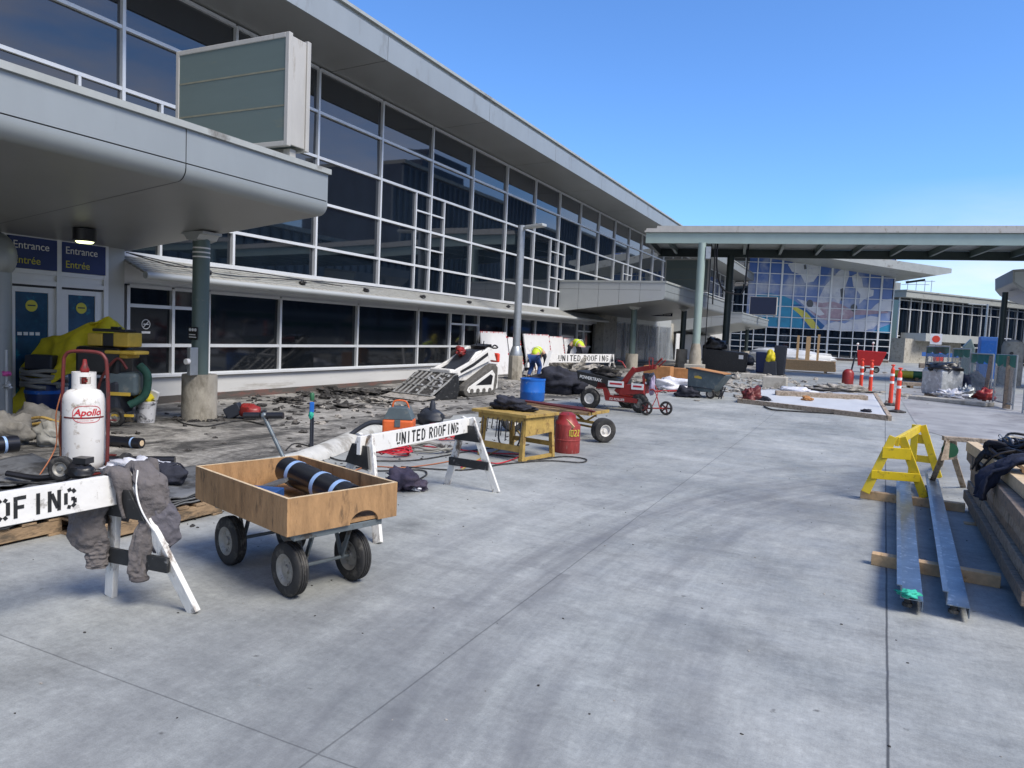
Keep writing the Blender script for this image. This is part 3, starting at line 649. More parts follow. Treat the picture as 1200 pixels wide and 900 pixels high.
# downlight
p = ax(112, 272, -10.6)
b = MB(); b.lathe([(.16, .16), (.16, .0), (.13, -.02)][::-1], (0, 0, 0), n=26); b = b.build('downlight', 'black_plastic', loc=(-10.6, 7.05, 2.73), smooth=True); tag(b, 'lit black downlight under the near canopy above the doors', 'downlight')
g = MB(); g.lathe([(.10, -.045), (.125, -.021)], (0, 0, 0), n=24); g.build('lamp_lens', 'lampglow', b)
# sign boxes
def sign_box(label, x0, x1, y, th, z0, z1, zr, pm, frame=.07):
    t = thing('sign_box', label, 'sign', ((x0+x1)/2, y, zr)); wd = x1-x0; z0 -= zr; z1 -= zr
    b = MB(); b.b2((-wd/2+frame, 0, z0+frame), (wd/2-frame, th, z1-frame)); b.build('panel', pm, t)
    b = MB()
    for yy in (-.012, th-.06):
        b.b2((-wd/2, yy, z0), (-wd/2+frame, yy+.075, z1)); b.b2((wd/2-frame, yy, z0), (wd/2, yy+.075, z1))
        b.b2((-wd/2+frame, yy, z0), (wd/2-frame, yy+.075, z0+frame)); b.b2((-wd/2+frame, yy, z1-frame), (wd/2-frame, yy+.075, z1))
    b.b2((wd/2-.05, .064, z0+.03), (wd/2-.02, th-.061, z1-.03)); b.b2((-wd/2+.05, .064, z1-.08), (wd/2-.051, th-.061, z1-.03))
    b.build('frame', 'sign_frame', t, bevel=.008)
    if pm == 'sign_panel':
        for k in (.36, .68):
            b = MB(); zz = z0+(z1-z0)*k; b.b2((-wd/2+frame, -.004, zz-.012), (wd/2-frame, -.0005, zz+.012)); b.build('panel_seam', 'panel_seam', t)
    b = MB(); b.b2((wd/2-.22, th/2-.06, 0), (wd/2-.10, th/2+.06, z0)); b.b2((-wd/2+.1, th/2-.06, 0), (-wd/2+.22, th/2+.06, z0)); b.build('post', 'sign_frame', t)
    return t
y_ = 7.9; A = ay(207, 57, y_); B = ay(340, 37, y_); C_ = ay(340, 170, y_)
sign_box('blank grey green sign box standing on the near entrance canopy', A.x, B.x, y_, .42, C_.z, 5.66, 3.93, 'sign_panel')

z2 = .28
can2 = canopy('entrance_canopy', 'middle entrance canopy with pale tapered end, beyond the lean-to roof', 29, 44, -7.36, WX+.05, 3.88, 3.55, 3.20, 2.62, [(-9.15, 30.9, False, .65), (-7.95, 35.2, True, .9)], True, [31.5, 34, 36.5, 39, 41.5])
y_ = 35; A = ay(780, 303, y_); B = ay(832, 303, y_)
sign_box('dark blank sign box on the middle canopy behind the walkway column', A.x, B.x, y_, .4, 3.96, B.z, 3.95, 'sign_panel')
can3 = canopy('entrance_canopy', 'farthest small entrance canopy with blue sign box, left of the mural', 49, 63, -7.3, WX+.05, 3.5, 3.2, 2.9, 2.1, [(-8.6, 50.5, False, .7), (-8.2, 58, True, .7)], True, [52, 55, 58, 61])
y_ = 56; A = ay(879, 348, y_); B = ay(911, 348, y_)
sign_box('plain navy blue sign box on the farthest canopy', A.x, B.x, y_, .5, 3.7, B.z, 3.57, 'navy', .03)

# middle vestibule with plastic sheeting
t = thing('sheeted_entrance', 'middle entrance with doors covered in clear plastic sheeting under the second canopy', 'entrance', (VX, 34, gz(34)))
b = MB(); b.b2((-.3, 0, 0), (.15, 2.0, 2.5)); b.build('wall', 'barrier_conc', t)
b = MB(); b.b2((-.3, 14, 0), (.0, 20, 2.4)); b.build('wall', 'barrier_conc', t)
b = MB()
for y in (2.0, 4.0, 6.2, 8.6, 11, 13.9): b.b2((-.02, y-.06, 0), (.06, y+.06, 2.35))
b.b2((-.3, 2.0, 2.1), (.05, 14, 2.9)); b.build('frame', 'fascia_light', t)
for a, c in ((2.06, 3.94), (4.06, 6.14), (6.26, 8.54), (8.66, 10.94), (11.06, 13.84)):
    b = MB(); b.b2((-.25, a, 0), (-.05, c, 2.1)); b.build('door', 'glass_low', t)
b = MB()
vs = []; nx_, nz_ = 44, 10
for j in range(nz_+1):
    for i in range(nx_+1):
        y = 2.2+11.9*i/nx_; z = 2.15*j/nz_
        vs.append((.10+.09*noise.noise(Vector((y*1.9, z*.6, 3)))+.22*(1-j/nz_)*max(0, (i/nx_-.7))*3, y, z))
b.add(vs, [(j*(nx_+1)+i, j*(nx_+1)+i+1, (j+1)*(nx_+1)+i+1, (j+1)*(nx_+1)+i) for j in range(nz_) for i in range(nx_)])
b.build('plastic_sheet', mat('clear_sheet', (.42, .46, .5), .2, var=.3, scale=1.2, alpha=.42), t, smooth=2)
s_ = MB(); p = ay(755, 362, 40); s_.b2((1.2, 4.0, 2.55), (2.5, 4.06, 2.95)); s_ = s_.build('hanging_sign', 'navy', t)
g = MB(); g.b2((1.28, 3.992, 2.60), (2.0, 3.999, 2.90)); g.b2((2.06, 3.992, 2.60), (2.42, 3.999, 2.90)); g.build('sign_face', 'white_text', s_)
text('sign_lettering', 'Domestic', .13, 'navy', s_, (1.33, 3.989, 2.70), face_rot((1, 0, 0), (0, 0, 1)))
text('sign_lettering', 'Exit', .13, 'navy', s_, (2.10, 3.989, 2.70), face_rot((1, 0, 0), (0, 0, 1)))
# hoarding of white insulation beyond
b = MB()
for i in range(9):
    b.b2((0, i*1.55+.03, 0), (.05, (i+1)*1.55-.03, 1.75+.12*noise.noise(Vector((i*1.3, 0, 0)))))
b = b.build('white_hoarding', 'panel_white', loc=(-11.3, 48, gz(48))); tag(b, 'long white hoarding along the wall behind the walkway columns', 'hoarding')

# white boards leaning against the lower windows
bd = [(561, 592, 388), (593, 608, 395), (612, 642, 391), (642, 658, 394), (659, 674, 396)]
looks = ['leftmost tall white insulation board with red top edge beside the loader', 'shorter white board just left of the lamp post', 'wide white insulation board right of the lamp post', 'narrow white board in the middle of the row behind the workers', 'white board beside the standing worker in the yellow vest']
for i, (xa, xb, yt) in enumerate(bd):
    a = ax(xa, yt, -11.62); c = ax(xb, yt, -11.62); g0 = gz(a.y)
    t = thing('insulation_board', looks[i], 'board', (-11.5, (a.y+c.y)/2, g0), group='white boards leaning along the terminal windows')
    hw = (c.y-a.y)/2-.02; b = MB(); h_ = a.z-g0
    b.add([(0.14, -hw, 0), (.14, hw, 0), (-.12, hw, h_), (-.12, -hw, h_), (.19, -hw, 0), (.19, hw, 0), (-.07, hw, h_), (-.07, -hw, h_)], [(0, 1, 2, 3), (4, 7, 6, 5), (0, 4, 5, 1), (1, 5, 6, 2), (2, 6, 7, 3), (3, 7, 4, 0)])
    b.build('panel', 'panel_white', t)
    b = MB(); kk = int(hw*2/.1)
    for q in range(kk):
        l_ = random.uniform(.02, .22)
        if random.random() < .6: b.b2((-.069, -hw+q*.1, h_-l_), (-.062, -hw+q*.1+random.uniform(.02, .07), h_+.004))
    for q in range(int(h_/.1)):
        if random.random() < .5:
            z = q*.1; x = .19-.26*z/h_; b.b2((x, hw-.05, z), (x+.012, hw, z+.06))
    b.build('red_tape', 'red_text', t)

# ------------------------------------------------------------------ lamp posts
def lamp_post(label, loc, h, r, plinth, arm):
    t = thing('lamp_post', label, 'lamp post', loc)
    b = MB(); b.cyl((0, 0, plinth-.02), (0, 0, h), r*1.08, r, n=24); b.build('pole', 'galv', t, smooth=True)
    b = MB(); b.lathe([(r*2.1, -.05), (r*2.1, plinth-.02), (r*2.02, plinth)], n=8); b.build('concrete_plinth', 'concrete_plinth', t)
    b = MB(); b.lathe([(r*1.9, plinth), (r*1.9, plinth+.05), (r*1.3, plinth+.25), (r*1.1, plinth+.3)], n=20); b.build('base_shroud', 'galv', t, smooth=True)
    ar = Vector(arm); hd = MB(); hd.cyl((0, 0, h-.1), tuple(ar*.3+Vector((0, 0, h-.06))), r*.5, n=12); hd.build('arm', 'galv', t)
    hd = MB(); hd.bar(tuple(ar*.25+Vector((0, 0, h-.06))), tuple(ar+Vector((0, 0, h-.02))), .26, .09); h_ = hd.build('lamp_head', 'fascia_light', t, bevel=.02)
    return t
lp = gp(606, 446); lamp_post('galvanised lamp post on an octagonal concrete base between the loader and blue barrel', (lp.x-.25, lp.y+.35, gz(lp.y)), 4.92, .115, .78, (.85, -.12, 0))
lamp_post('far lamp post standing before the glass building on the right', (10.2, 82, .28), 6.0, .1, .6, (-1.6, -.1, 0))
# ------------------------------------------------------------------ overhead walkway
ang = R(8.6); wk = thing('overhead_walkway_roof', 'pale green steel walkway roof crossing above the drive', 'walkway roof', (-8.85, 31, 0), ang)
Lw = 34; D = 5.2
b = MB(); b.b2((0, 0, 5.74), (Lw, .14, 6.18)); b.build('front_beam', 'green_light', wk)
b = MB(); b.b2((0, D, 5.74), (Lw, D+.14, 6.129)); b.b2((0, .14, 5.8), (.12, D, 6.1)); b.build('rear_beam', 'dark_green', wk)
b = MB(); b.b2((-.06, -.10, 6.19), (Lw, D+.3, 6.26)); b.b2((-.0, -.06, 6.26), (Lw, D+.26, 6.36)); b.b2((.45, -.02, 6.36), (Lw, D, 6.47)); b.build('roof', 'sign_frame', wk)
for i in range(20):
    b = MB(); x = .9+1.6*i; b.b2((x-.06, .14, 5.86), (x+.06, D, 6.12)); b.build('joist', 'green_steel', wk)
b = MB(); b.b2((.12, .14, 6.13), (Lw, D, 6.18)); b.build('deck', 'cap', wk)
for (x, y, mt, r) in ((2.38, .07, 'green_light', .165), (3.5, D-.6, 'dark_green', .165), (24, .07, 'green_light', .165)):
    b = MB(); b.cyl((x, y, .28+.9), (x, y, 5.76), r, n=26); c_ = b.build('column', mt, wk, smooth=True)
    b = MB(); b.lathe([(.26, .20), (.25, 1.0), (.22, 1.25), (.17, 1.5)], (x, y, 0), n=18); b.build('concrete_collar', 'concrete_plinth', c_, smooth=True)
    b = MB(); b.b2((x-.42, y-.42, .1), (x+.42, y+.42, .62)); b.build('footing', 'barrier_conc', c_, bevel=.03)
b = MB()
b.tube([(3.0, .3, 6.1), (3.02, .3, 4.8), (3.3, .5, 3.9), (3.9, .8, 3.7), (4.2, .9, 4.0), (4.25, 1.2, 5.9)], .035, 8, 6); b.tube([(2.75, .25, 6.1), (2.75, .25, 1.0)], .02, 6); b.tube([(2.9, .2, 6.1), (2.95, .2, 3.2)], .03, 6); b.build('cable', 'black_plastic', wk, smooth=True)
b = MB(); b.b2((2.55, -.05, 5.1), (2.75, .2, 5.6)); b.build('junction_box', 'galv', wk)

# canopy roof at the right edge
t = thing('roadside_canopy', 'grey curved canopy cut by the right edge, on a dark post', 'canopy', (5.0, 38, 0))
def rc2(l): return [((ay(px, py, 38).x-5.0), ay(px, py, 38).z) for px, py in l]
b = MB(); b.prism(rc2([(1187, 316), (1187, 331), (1193, 338), (1201, 343), (1270, 366), (1270, 310)]), (0, 0, 0), (1, 0, 0), (0, 0, 1), (0, 4.8, 0)); b.build('roof', 'soffit', t)
b = MB(); b.prism(rc2([(1189, 319), (1189, 330), (1194, 334), (1201, 338), (1270, 358), (1270, 314)]), (0, -.03, 0), (1, 0, 0), (0, 0, 1), (0, .028, 0)); b.build('end_panel', 'fascia_light', t)
q = ay(1178, 345, 40); b = MB(); b.cyl((q.x-5.0, 2, .2), (q.x-5.0, 2, q.z+.1), .12, n=20); b.build('column', 'dark_green', t, smooth=True)

# ------------------------------------------------------------------ mural building
ML = Vector((-12.2, 74, 0)); MR = Vector((2.13, 80, 0)); mdir = (MR-ML).normalized(); mang = math.atan2(mdir.y, mdir.x); mw = (MR-ML).length
mb = thing('mural_building', 'glass hall across the far end of the drive with an airliner mural', 'building', (ML.x, ML.y, .28), mang)
zb = 2.95; zt = 10.2
b = MB(); b.b2((-.2, .1, -.5), (mw, 1.0, zt+.4)); b.build('wall', 'glass', mb)
def mural_mat():
    m = bpy.data.materials.new('mural_sky'); m.use_nodes = True; t = m.node_tree; b = t.nodes['Principled BSDF']; b.inputs['Roughness'].default_value = .5
    tc_ = t.nodes.new('ShaderNodeTexCoord'); s = t.nodes.new('ShaderNodeSeparateXYZ'); t.links.new(tc_.outputs['Object'], s.inputs[0])
    r = t.nodes.new('ShaderNodeValToRGB'); e = r.color_ramp.elements; e[0].position = 0; e[0].color = (.27, .36, .58, 1); e[1].position = 1; e[1].color = (.06, .14, .42, 1)
    k = t.nodes.new('ShaderNodeMapRange'); k.inputs[1].default_value = zb; k.inputs[2].default_value = zt-1; t.links.new(s.outputs[2], k.inputs[0]); t.links.new(k.outputs[0], r.inputs[0])
    n = t.nodes.new('ShaderNodeTexNoise'); n.inputs['Scale'].default_value = .38; n.inputs['Detail'].default_value = 8; n.inputs['Roughness'].default_value = .55; t.links.new(tc_.outputs['Object'], n.inputs[0])
    r2 = t.nodes.new('ShaderNodeValToRGB'); r2.color_ramp.elements[0].position = .5; r2.color_ramp.elements[1].position = .68; t.links.new(n.outputs[0], r2.inputs[0])
    mx = t.nodes.new('ShaderNodeMix'); mx.data_type = 'RGBA'; t.links.new(r2.outputs[0], mx.inputs[0]); t.links.new(r.outputs[0], mx.inputs[6]); mx.inputs[7].default_value = (.50, .53, .60, 1)
    t.links.new(mx.outputs[2], b.inputs['Base Color']); return m
b = MB(); b.b2((1.6, .05, zb), (mw-.1, .09, zt+.3)); mur = b.build('mural', mural_mat(), mb)
dm('m_cyan', (.03, .27, .46), .5, var=.25, scale=.6); dm('m_blue', (.02, .12, .32), .5, var=.2, scale=.6); dm('m_yellow', (.60, .56, .10), .5, var=.12)
dm('m_white', (.62, .64, .68), .5, var=.12, scale=.8, dirt=(.42, .46, .58), dirt_amt=.3, dscale=.6); dm('m_pink', (.40, .30, .35), .5, var=.25, scale=.9, dirt=(.55, .52, .55), dirt_amt=.3, dscale=.7); dm('m_dark', (.10, .11, .12), .5, var=.3)
# mural pixel -> local coordinates on the facade plane
nrm = Vector((-mdir.y, mdir.x, 0))
def mp_(px, py):
    d = ray(px, py); o = Vector((0, 0, H)); k = (ML-o).dot(nrm)/d.dot(nrm); q = o+d*k; return ((q-ML).dot(mdir), q.z-.28)
def mpoly(name, pix, m_, off):
    b = MB(); b.prism([mp_(*q) for q in pix], (0, .05-off, 0), (1, 0, 0), (0, 0, 1), (0, .004, 0)); return b.build(name, m_, mur)
# zoom2 coords /6 + (860,290)
def zc(l): return [(860+x/6, 290+y/6) for x, y in l]
mpoly('swoosh', zc([(160, 330), (260, 322), (350, 340), (430, 375), (500, 430), (570, 500), (650, 575), (640, 578), (160, 548)]), 'm_cyan', .008)
mpoly('swoosh', zc([(400, 400), (470, 400), (560, 480), (650, 560), (655, 575), (510, 570), (470, 490)]), 'm_blue', .013)
mpoly('yellow_ribbon', zc([(400, 420), (440, 418), (510, 455), (560, 510), (605, 572), (545, 570), (500, 515), (455, 465)]), 'm_yellow', .018)
mpoly('swoosh', zc([(980, 590), (1040, 560), (1110, 535), (1105, 605), (980, 598)]), 'm_cyan', .008)
mpoly('tail_fin', zc([(590, 375), (640, 270), (740, 165), (770, 150), (810, 160), (812, 200), (775, 300), (740, 400), (700, 440), (620, 440)]), 'm_white', .023)
mpoly('fuselage', zc([(500, 400), (560, 380), (620, 390), (700, 380), (760, 400), (830, 440), (880, 460), (800, 510), (730, 520), (640, 510), (560, 470)]), 'm_pink', .028)
mpoly('wing', zc([(860, 440), (960, 440), (1080, 450), (1090, 460), (900, 475), (800, 470)]), 'm_pink', .033)
mpoly('wing', zc([(440, 360), (500, 375), (580, 410), (640, 470), (600, 480), (520, 430)]), 'm_white', .033)
mpoly('cloud', zc([(620, 575), (650, 540), (720, 520), (780, 535), (830, 510), (900, 500), (960, 480), (1020, 490), (1020, 530), (980, 570), (900, 590), (760, 590)]), 'm_white', .038)
mpoly('cloud', zc([(830, 200), (870, 180), (900, 220), (910, 280), (985, 300), (980, 340), (920, 360), (880, 400), (890, 330), (840, 270)]), 'm_white', .038)
mpoly('cloud', zc([(960, 440), (1000, 400), (1050, 370), (1110, 360), (1110, 440), (1050, 450)]), 'm_white', .036)
mpoly('cloud', zc([(380, 120), (430, 100), (520, 110), (600, 95), (610, 170), (560, 240), (500, 250), (470, 190), (410, 170)]), 'm_white', .036)
for cx_, cy_, r_ in ((535, 395, 24), (845, 425, 24)):
    mpoly('engine', zc([(cx_+r_*1.0*math.cos(a), cy_+r_*1.15*math.sin(a)) for a in [i*math.pi/9 for i in range(18)]]), 'm_dark', .043)
mpoly('small_figure', zc([(748, 295), (765, 285), (780, 300), (775, 370), (755, 375)]), 'm_dark', .043)
mpoly('small_figure', zc([(492, 125), (505, 118), (512, 150), (495, 155)]), 'm_dark', .043)
b = MB()
zl = [.25, .95, 1.55, 2.2, zb, 4.0, 5.05, 6.1, 7.15, 8.2, 9.25, 10.3]
for z in zl: b.b2((0, -.06, z-.035), (mw, .0, z+.035))
for i in range(14):
    x = mw*i/13; wv = .045 if i % 4 else .09; b.b2((x-wv, -.075, -.2), (x+wv, .003, zt+.3))
b.build('mullion_grid', 'alum', mb)
b = MB(); b.b2((-.1, -.12, -.5), (mw, -.076, .22)); b.build('base_course', 'redbase', mb)
# sloped roof slab
b = MB(); 
rl = [(-2, 10.9), (mw+2.4, 8.75), (mw+2.4, 8.35), (mw+1.2, 8.1), (-2, 10.3)]
b.prism(rl, (0, -5.5, 0), (1, 0, 0), (0, 0, 1), (0, 10, 0)); b.build('roof', 'cap', mb)
b = MB(); b.prism([(mw-.2, 7.7), (mw+1.4, 8.0), (mw+1.4, 7.8), (mw-.2, 7.5)], (0, -3, 0), (1, 0, 0), (0, 0, 1), (0, .3, 0)); b.build('roof_bracket', 'dark_green', mb)
b = MB(); b.b2((-.2, -.4, -.3), (-.0, .2, zt)); b.build('corner_post', 'dark_green', mb)
# far right glass building
RL = Vector((2.9, 86, 0)); RR = Vector((26, 119, 0)); rd_ = (RR-RL).normalized(); rb = thing('far_glass_building', 'low glass concourse building at right beyond the green fence', 'building', (RL.x, RL.y, .28), math.atan2(rd_.y, rd_.x)); rw = (RR-RL).length
b = MB(); b.b2((0, .1, -.4), (rw, 6, 6.75)); b.build('wall', 'glass', rb)
b = MB(); b.b2((-.5, -1.0, 6.75), (rw, 6.5, 7.35)); b.b2((-.6, -1.1, 7.35), (rw, 6.6, 7.5)); b.build('roof', 'cap', rb)
b = MB()
for i in range(22):
    x = rw*i/21; b.b2((x-.06, -.08, 0), (x+.06, .05, 6.75))
for z in (.3, 1.9, 2.75, 5.6, 6.5): b.b2((0, -.05, z-.05), (rw, .03, z+.05))
b.build('mullion_grid', 'alum', rb)
b = MB(); b.b2((-1, -1.6, -.3), (9, -.1, 2.5)); b.build('entrance_block', 'barrier_conc', rb)
b = MB(); b.b2((.5, -2.8, 2.3), (10, -.11, 3.1)); b.build('entrance_awning', 'fascia_light', rb)
b = MB(); b.b2((3.0, -1.72, .2), (6.8, -1.65, 2.0)); b.build('white_board', 'white_text', rb)
b = MB(); b.b2((3.9, -1.80, .3), (5.7, -1.73, 1.7)); b.build('red_board', 'delin', rb)
b = MB(); b.b2((0, 1, 7.5), (1.5, 3, 8.4)); b.build('roof_unit', 'fascia', rb)
b = MB()
for x in (0, .8, 1.6, 2.2): b.cyl((x, 0, 0), (x, 0, 1.2), .03, n=6)
b.bar((-.3, 0, 1.1), (2.5, 0, 1.1), .05, .05); b.bar((-.6, 0, .75), (2.0, 0, .75), .05, .05)
tag(b.build('roof_antenna', 'galv', loc=(3.6, 88, 7.78)), 'small antenna array on the roof right of the mural hall', 'antenna')
# parking structure opposite (seen in the glass)
pk = thing('parking_structure', 'dark finned parking structure opposite the terminal, seen only in the window glass', 'building', (36, 10, 0))
b = MB(); b.b2((0, -60, 0), (15, 100, 12.3)); b.build('wall', 'parkade', pk)
b = MB()
for i in range(100): b.b2((-.35, -60+1.6*i, 3.2), (-.02, -60+1.6*i+.25, 12.4))
b.build('fin', 'fin', pk)
b = MB(); b.b2((-.3, -60, 2.5), (-.01, 100, 3.1)); b.b2((-.5, -60, 12.4), (3, 100, 12.9)); b.build('band', 'barrier_conc', pk)
tw = thing('glass_office_block', 'tall dark blue glass block opposite the terminal, seen only in the window glass', 'building', (36, 85, 0))
b = MB(); b.b2((0, 0, 0), (18, 112, 24.5)); b.b2((2, 8, 24.5), (12, 20, 27)); b.build('wall', 'fin', tw)
b = MB()
for i in range(75): b.b2((-.3, 1.5*i, 3), (-.01, 1.5*i+.16, 24.2))
b.build('mullions', 'parkade', tw)
b = MB(); b.b2((-.5, 0, 24.51), (18, 112, 25)); b.build('roof_edge', 'barrier_conc', tw)
# ================================================================== OBJECTS
def wheel(parent, c, axis, R_, w_, hub='hub', name='wheel', tread=True, hubr=.55):
    c = Vector(c); a = Vector(axis).normalized(); b = MB()
    hw = w_/2
    prof = [(R_*hubr, -hw*.8), (R_*.72, -hw), (R_*.92, -hw*.92), (R_*.985, -hw*.7), (R_*.985, -hw*.45), (R_*.965, -hw*.40), (R_*.965, -hw*.30), (R_, -hw*.26), (R_, -hw*.06), (R_*.97, -hw*.03), (R_*.97, hw*.03), (R_, hw*.06), (R_, hw*.26), (R_*.965, hw*.30), (R_*.965, hw*.40), (R_*.985, hw*.45), (R_*.985, hw*.7), (R_*.92, hw*.92), (R_*.72, hw), (R_*hubr, hw*.8)]
    b.lathe(prof, c, a, 40, caps=False); o = b.build(name, 'rubber', parent, smooth=True)
    h = MB(); h.lathe([(.01, -hw*.75), (R_*.16, -hw*.75), (R_*.18, -hw*.45), (R_*.42, -hw*.4), (R_*(hubr-.03), -hw*.85), (R_*(hubr+.03), -hw*.9), (R_*(hubr+.03), hw*.9), (R_*(hubr-.03), hw*.85), (R_*.42, hw*.4), (R_*.18, hw*.45), (R_*.16, hw*.75), (.01, hw*.75)], c, a, 28)
    for k in range(5):
        t_ = k*2*math.pi/5; p = a.orthogonal().normalized(); q = a.cross(p); e = (p*math.cos(t_)+q*math.sin(t_))*R_*.3
        h.cyl(c+e-a*hw*.5, c+e+a*hw*.5, R_*.035, n=8)
    h.build('hub', hub, o, smooth=True); return o
def plank(b, p0, p1, w_, h_, up=(0, 0, 1)): b.bar(p0, p1, w_, h_, up)
# ---- lettered A-frame barricades
def barricade(label, A, B, topA, topB, legh, footA, footB, word, off, board_h=.19, lh=.115, detail=True, group=None):
    # A,B = foot centres (ground) of both trestles; board from topA to topB
    base = (Vector(A)+Vector(B))/2; t = thing('barricade', label, 'barricade', base, group=group)
    lc = lambda v: Vector(v)-base
    d = (Vector(topB)-Vector(topA)); dn = Vector((d.x, d.y, 0)).normalized(); sd_ = Vector((dn.y, -dn.x, 0))
    a = lc(topA); c = lc(topB)
    bo = MB(); bo.bar(a-dn*.04+Vector((0, 0, -board_h/2)), c+dn*.04+Vector((0, 0, -board_h/2)), .038, board_h); bo.build('board', 'white_paint', t, bevel=.003)
    for ft, tp, sg in ((footA, a, -1), (footB, c, 1)):
        f0, f1 = lc(ft[0]), lc(ft[1])
        for f_ in (f0, f1):
            s_ = 1 if (f_-tp).dot(sd_) > 0 else -1
            top = tp+sd_*s_*.034-dn*sg*.06+Vector((0, 0, -.0)); bt = f_
            l_ = MB(); l_.bar(bt, top, .075, .034, up=dn); l_.build('leg', 'white_worn', t, bevel=.003)
        bn = Vector(((f1-f0).y, -(f1-f0).x, 0)).normalized(); bn = bn if bn.dot(Vector((-base.x, -base.y, 0))) > 0 else -bn
        # braces on the face toward the drive (a low one and a high one), black
        def at(f_, k): s_ = 1 if (f_-tp).dot(sd_) > 0 else -1; top = tp+sd_*s_*.034-dn*sg*.06; return f_+(top-f_)*k
        for k, hh, nm in ((.36, .085, 'lower_brace'), (.80, .17, 'upper_brace')):
            p0, p1 = at(f0, k), at(f1, k); ex = (p1-p0).normalized()*.03; off_ = bn*.052
            q = MB()
            if nm == 'upper_brace':
                pa0, pa1 = at(f0, k-.12), at(f1, k-.12); pb0, pb1 = at(f0, k+.10), at(f1, k+.10); e2_ = (pa1-pa0).normalized()*.035
                o0 = off_-bn*.020; vs = [pa0-e2_+o0, pa1+e2_+o0, pb1+e2_+o0, pb0-e2_+o0]; vs += [v+bn*.02 for v in vs]
                q.add(vs, [(0, 1, 2, 3), (4, 7, 6, 5), (0, 4, 5, 1), (1, 5, 6, 2), (2, 6, 7, 3), (3, 7, 4, 0)])
            else: q.bar(p0-ex+off_*.72, p1+ex+off_*.72, .022, hh)
            q.build(nm, 'black_paint', t, bevel=.002)
    if word:
        u = (c-a).normalized(); zz = Vector((0, 0, 1)); up_ = (zz-u*zz.dot(u)).normalized()
        # lettering on the side facing the drive (+sd_)
        tl = sum(.76 if ch != ' ' else .5 for ch in word)*lh
        o = (a+u*off if off > 0 else c+u*(off-tl))+sd_*.0195-Vector((0, 0, board_h/2))-up_*lh/2
        for wd_ in word.split(' '):
            stencil(wd_, lh, 'black_paint', t, o, u, up_, wd=.17); o = o+u*lh*(.76*len(wd_)+.5)
    return t
f1a, f1b = gl(130, 698), gl(228, 718)
# first barricade: right trestle near the cart, left trestle outside the frame
tB = Vector((-3.69, 2.735, .735)); dirv = (Vector((-4.95, 1.70, .50))-tB)
pR = ay(150, 566, 2.74); 
near = Vector((-3.67, 2.76, .76)); pl = ray(0, 590); # board runs left and toward the camera side
# left end sits on the same height of trestle, 2.4 m to the left
def mirror_feet(fa, fb, shift): return (Vector(fa)+shift, Vector(fb)+shift)
def wpz(px, py, z): return Vector((0, 0, H))+ray(px, py)*((z-H)/ray(px, py).z)
near = wpz(153, 553, .755)
bdir = wpz(0, 577, .755)-near; bdir.z = 0; bdir.normalize()
s1 = bdir*2.42
T1 = barricade('nearest white stencilled barricade with a grey hoodie over its end, cut by the left edge',
    Vector((-3.57, 2.77, 0))+s1, Vector((-3.57, 2.77, 0)), near+s1, near, .76, mirror_feet(f1a, f1b, s1), (f1a, f1b), 'UNITED ROOFING', -.30, board_h=.17, lh=.108)
f2a, f2b = gl(524, 567), gl(582, 577); g2a, g2b = gl(388, 607), gl(443, 637)
T2 = barricade('white barricade with black stencil lettering standing behind the plywood cart',
    (g2a+g2b)/2, (f2a+f2b)/2, ay(424, 511, 4.75), ay(552, 489, 6.57), .76, (g2a, g2b), (f2a, f2b), 'UNITED ROOFING', .46, board_h=.15, lh=.105)
c3 = gl(618, 442); c3b = gl(717, 441)
tp3a = Vector((c3.x, c3.y, gz(c3.y)+.80)); tp3b = Vector((c3b.x, c3b.y, gz(c3b.y)+.80))
T3 = barricade('distant white lettered barricade in front of the two workers', c3, c3b, tp3a, tp3b, .8,
    (c3+Vector((-.1, -.3, 0)), c3+Vector((.1, .3, 0))), (c3b+Vector((-.1, -.3, 0)), c3b+Vector((.1, .3, 0))), 'UNITED ROOFING', 1.2, board_h=.3, lh=.21)

# ---- hoodie over the end of the first barricade
hx = thing('hoodie', 'worn grey hooded jacket draped over the right end of the nearest barricade', 'hoodie', near+Vector((.0, .0, -.02)))
def drape(profile, width, axis, across, m_, name, amp=.02, seed=0, thick=.012, taper=None, nv=36, nu=16, parent=None):
    # profile: list of points (Vectors); width across
    b = MB(); P = []
    L_ = [0]
    for i in range(1, len(profile)): L_.append(L_[-1]+(profile[i]-profile[i-1]).length)
    for j in range(nv+1):
        s_ = L_[-1]*j/nv
        k = max(i for i in range(len(L_)) if L_[i] <= s_+1e-9); k = min(k, len(profile)-2)
        t_ = (s_-L_[k])/(L_[k+1]-L_[k]); p = profile[k].lerp(profile[k+1], t_)
        tg = (profile[k+1]-profile[k]).normalized(); ac = Vector(across).normalized(); nn_ = tg.cross(ac).normalized()
        wd = width*(taper(j/nv) if taper else 1)
        for i in range(nu+1):
            u = i/nu-.5
            f = -amp*.9*math.exp(-22*abs(noise.noise(Vector((u*4+s_*3, s_*4, seed+9)))))+amp*noise.noise(Vector((u*7, s_*5, seed)))*2+amp*.8*math.sin(u*14+seed+3*noise.noise(Vector((s_*4, seed, 0))))
            P.append(p+ac*(u*wd+.25*amp*noise.noise(Vector((s_*9, u, seed+4))))+nn_*f)
    b.add(P, [(j*(nu+1)+i, j*(nu+1)+i+1, (j+1)*(nu+1)+i+1, (j+1)*(nu+1)+i) for j in range(nv) for i in range(nu)])
    return b.build(name, m_, parent, smooth=2, solid=thick)
sdv = Vector((bdir.y, -bdir.x, 0)) * -1   # toward the camera side / away
if sdv.y < 0: sdv = -sdv               # sdv points away from the camera
V_ = Vector
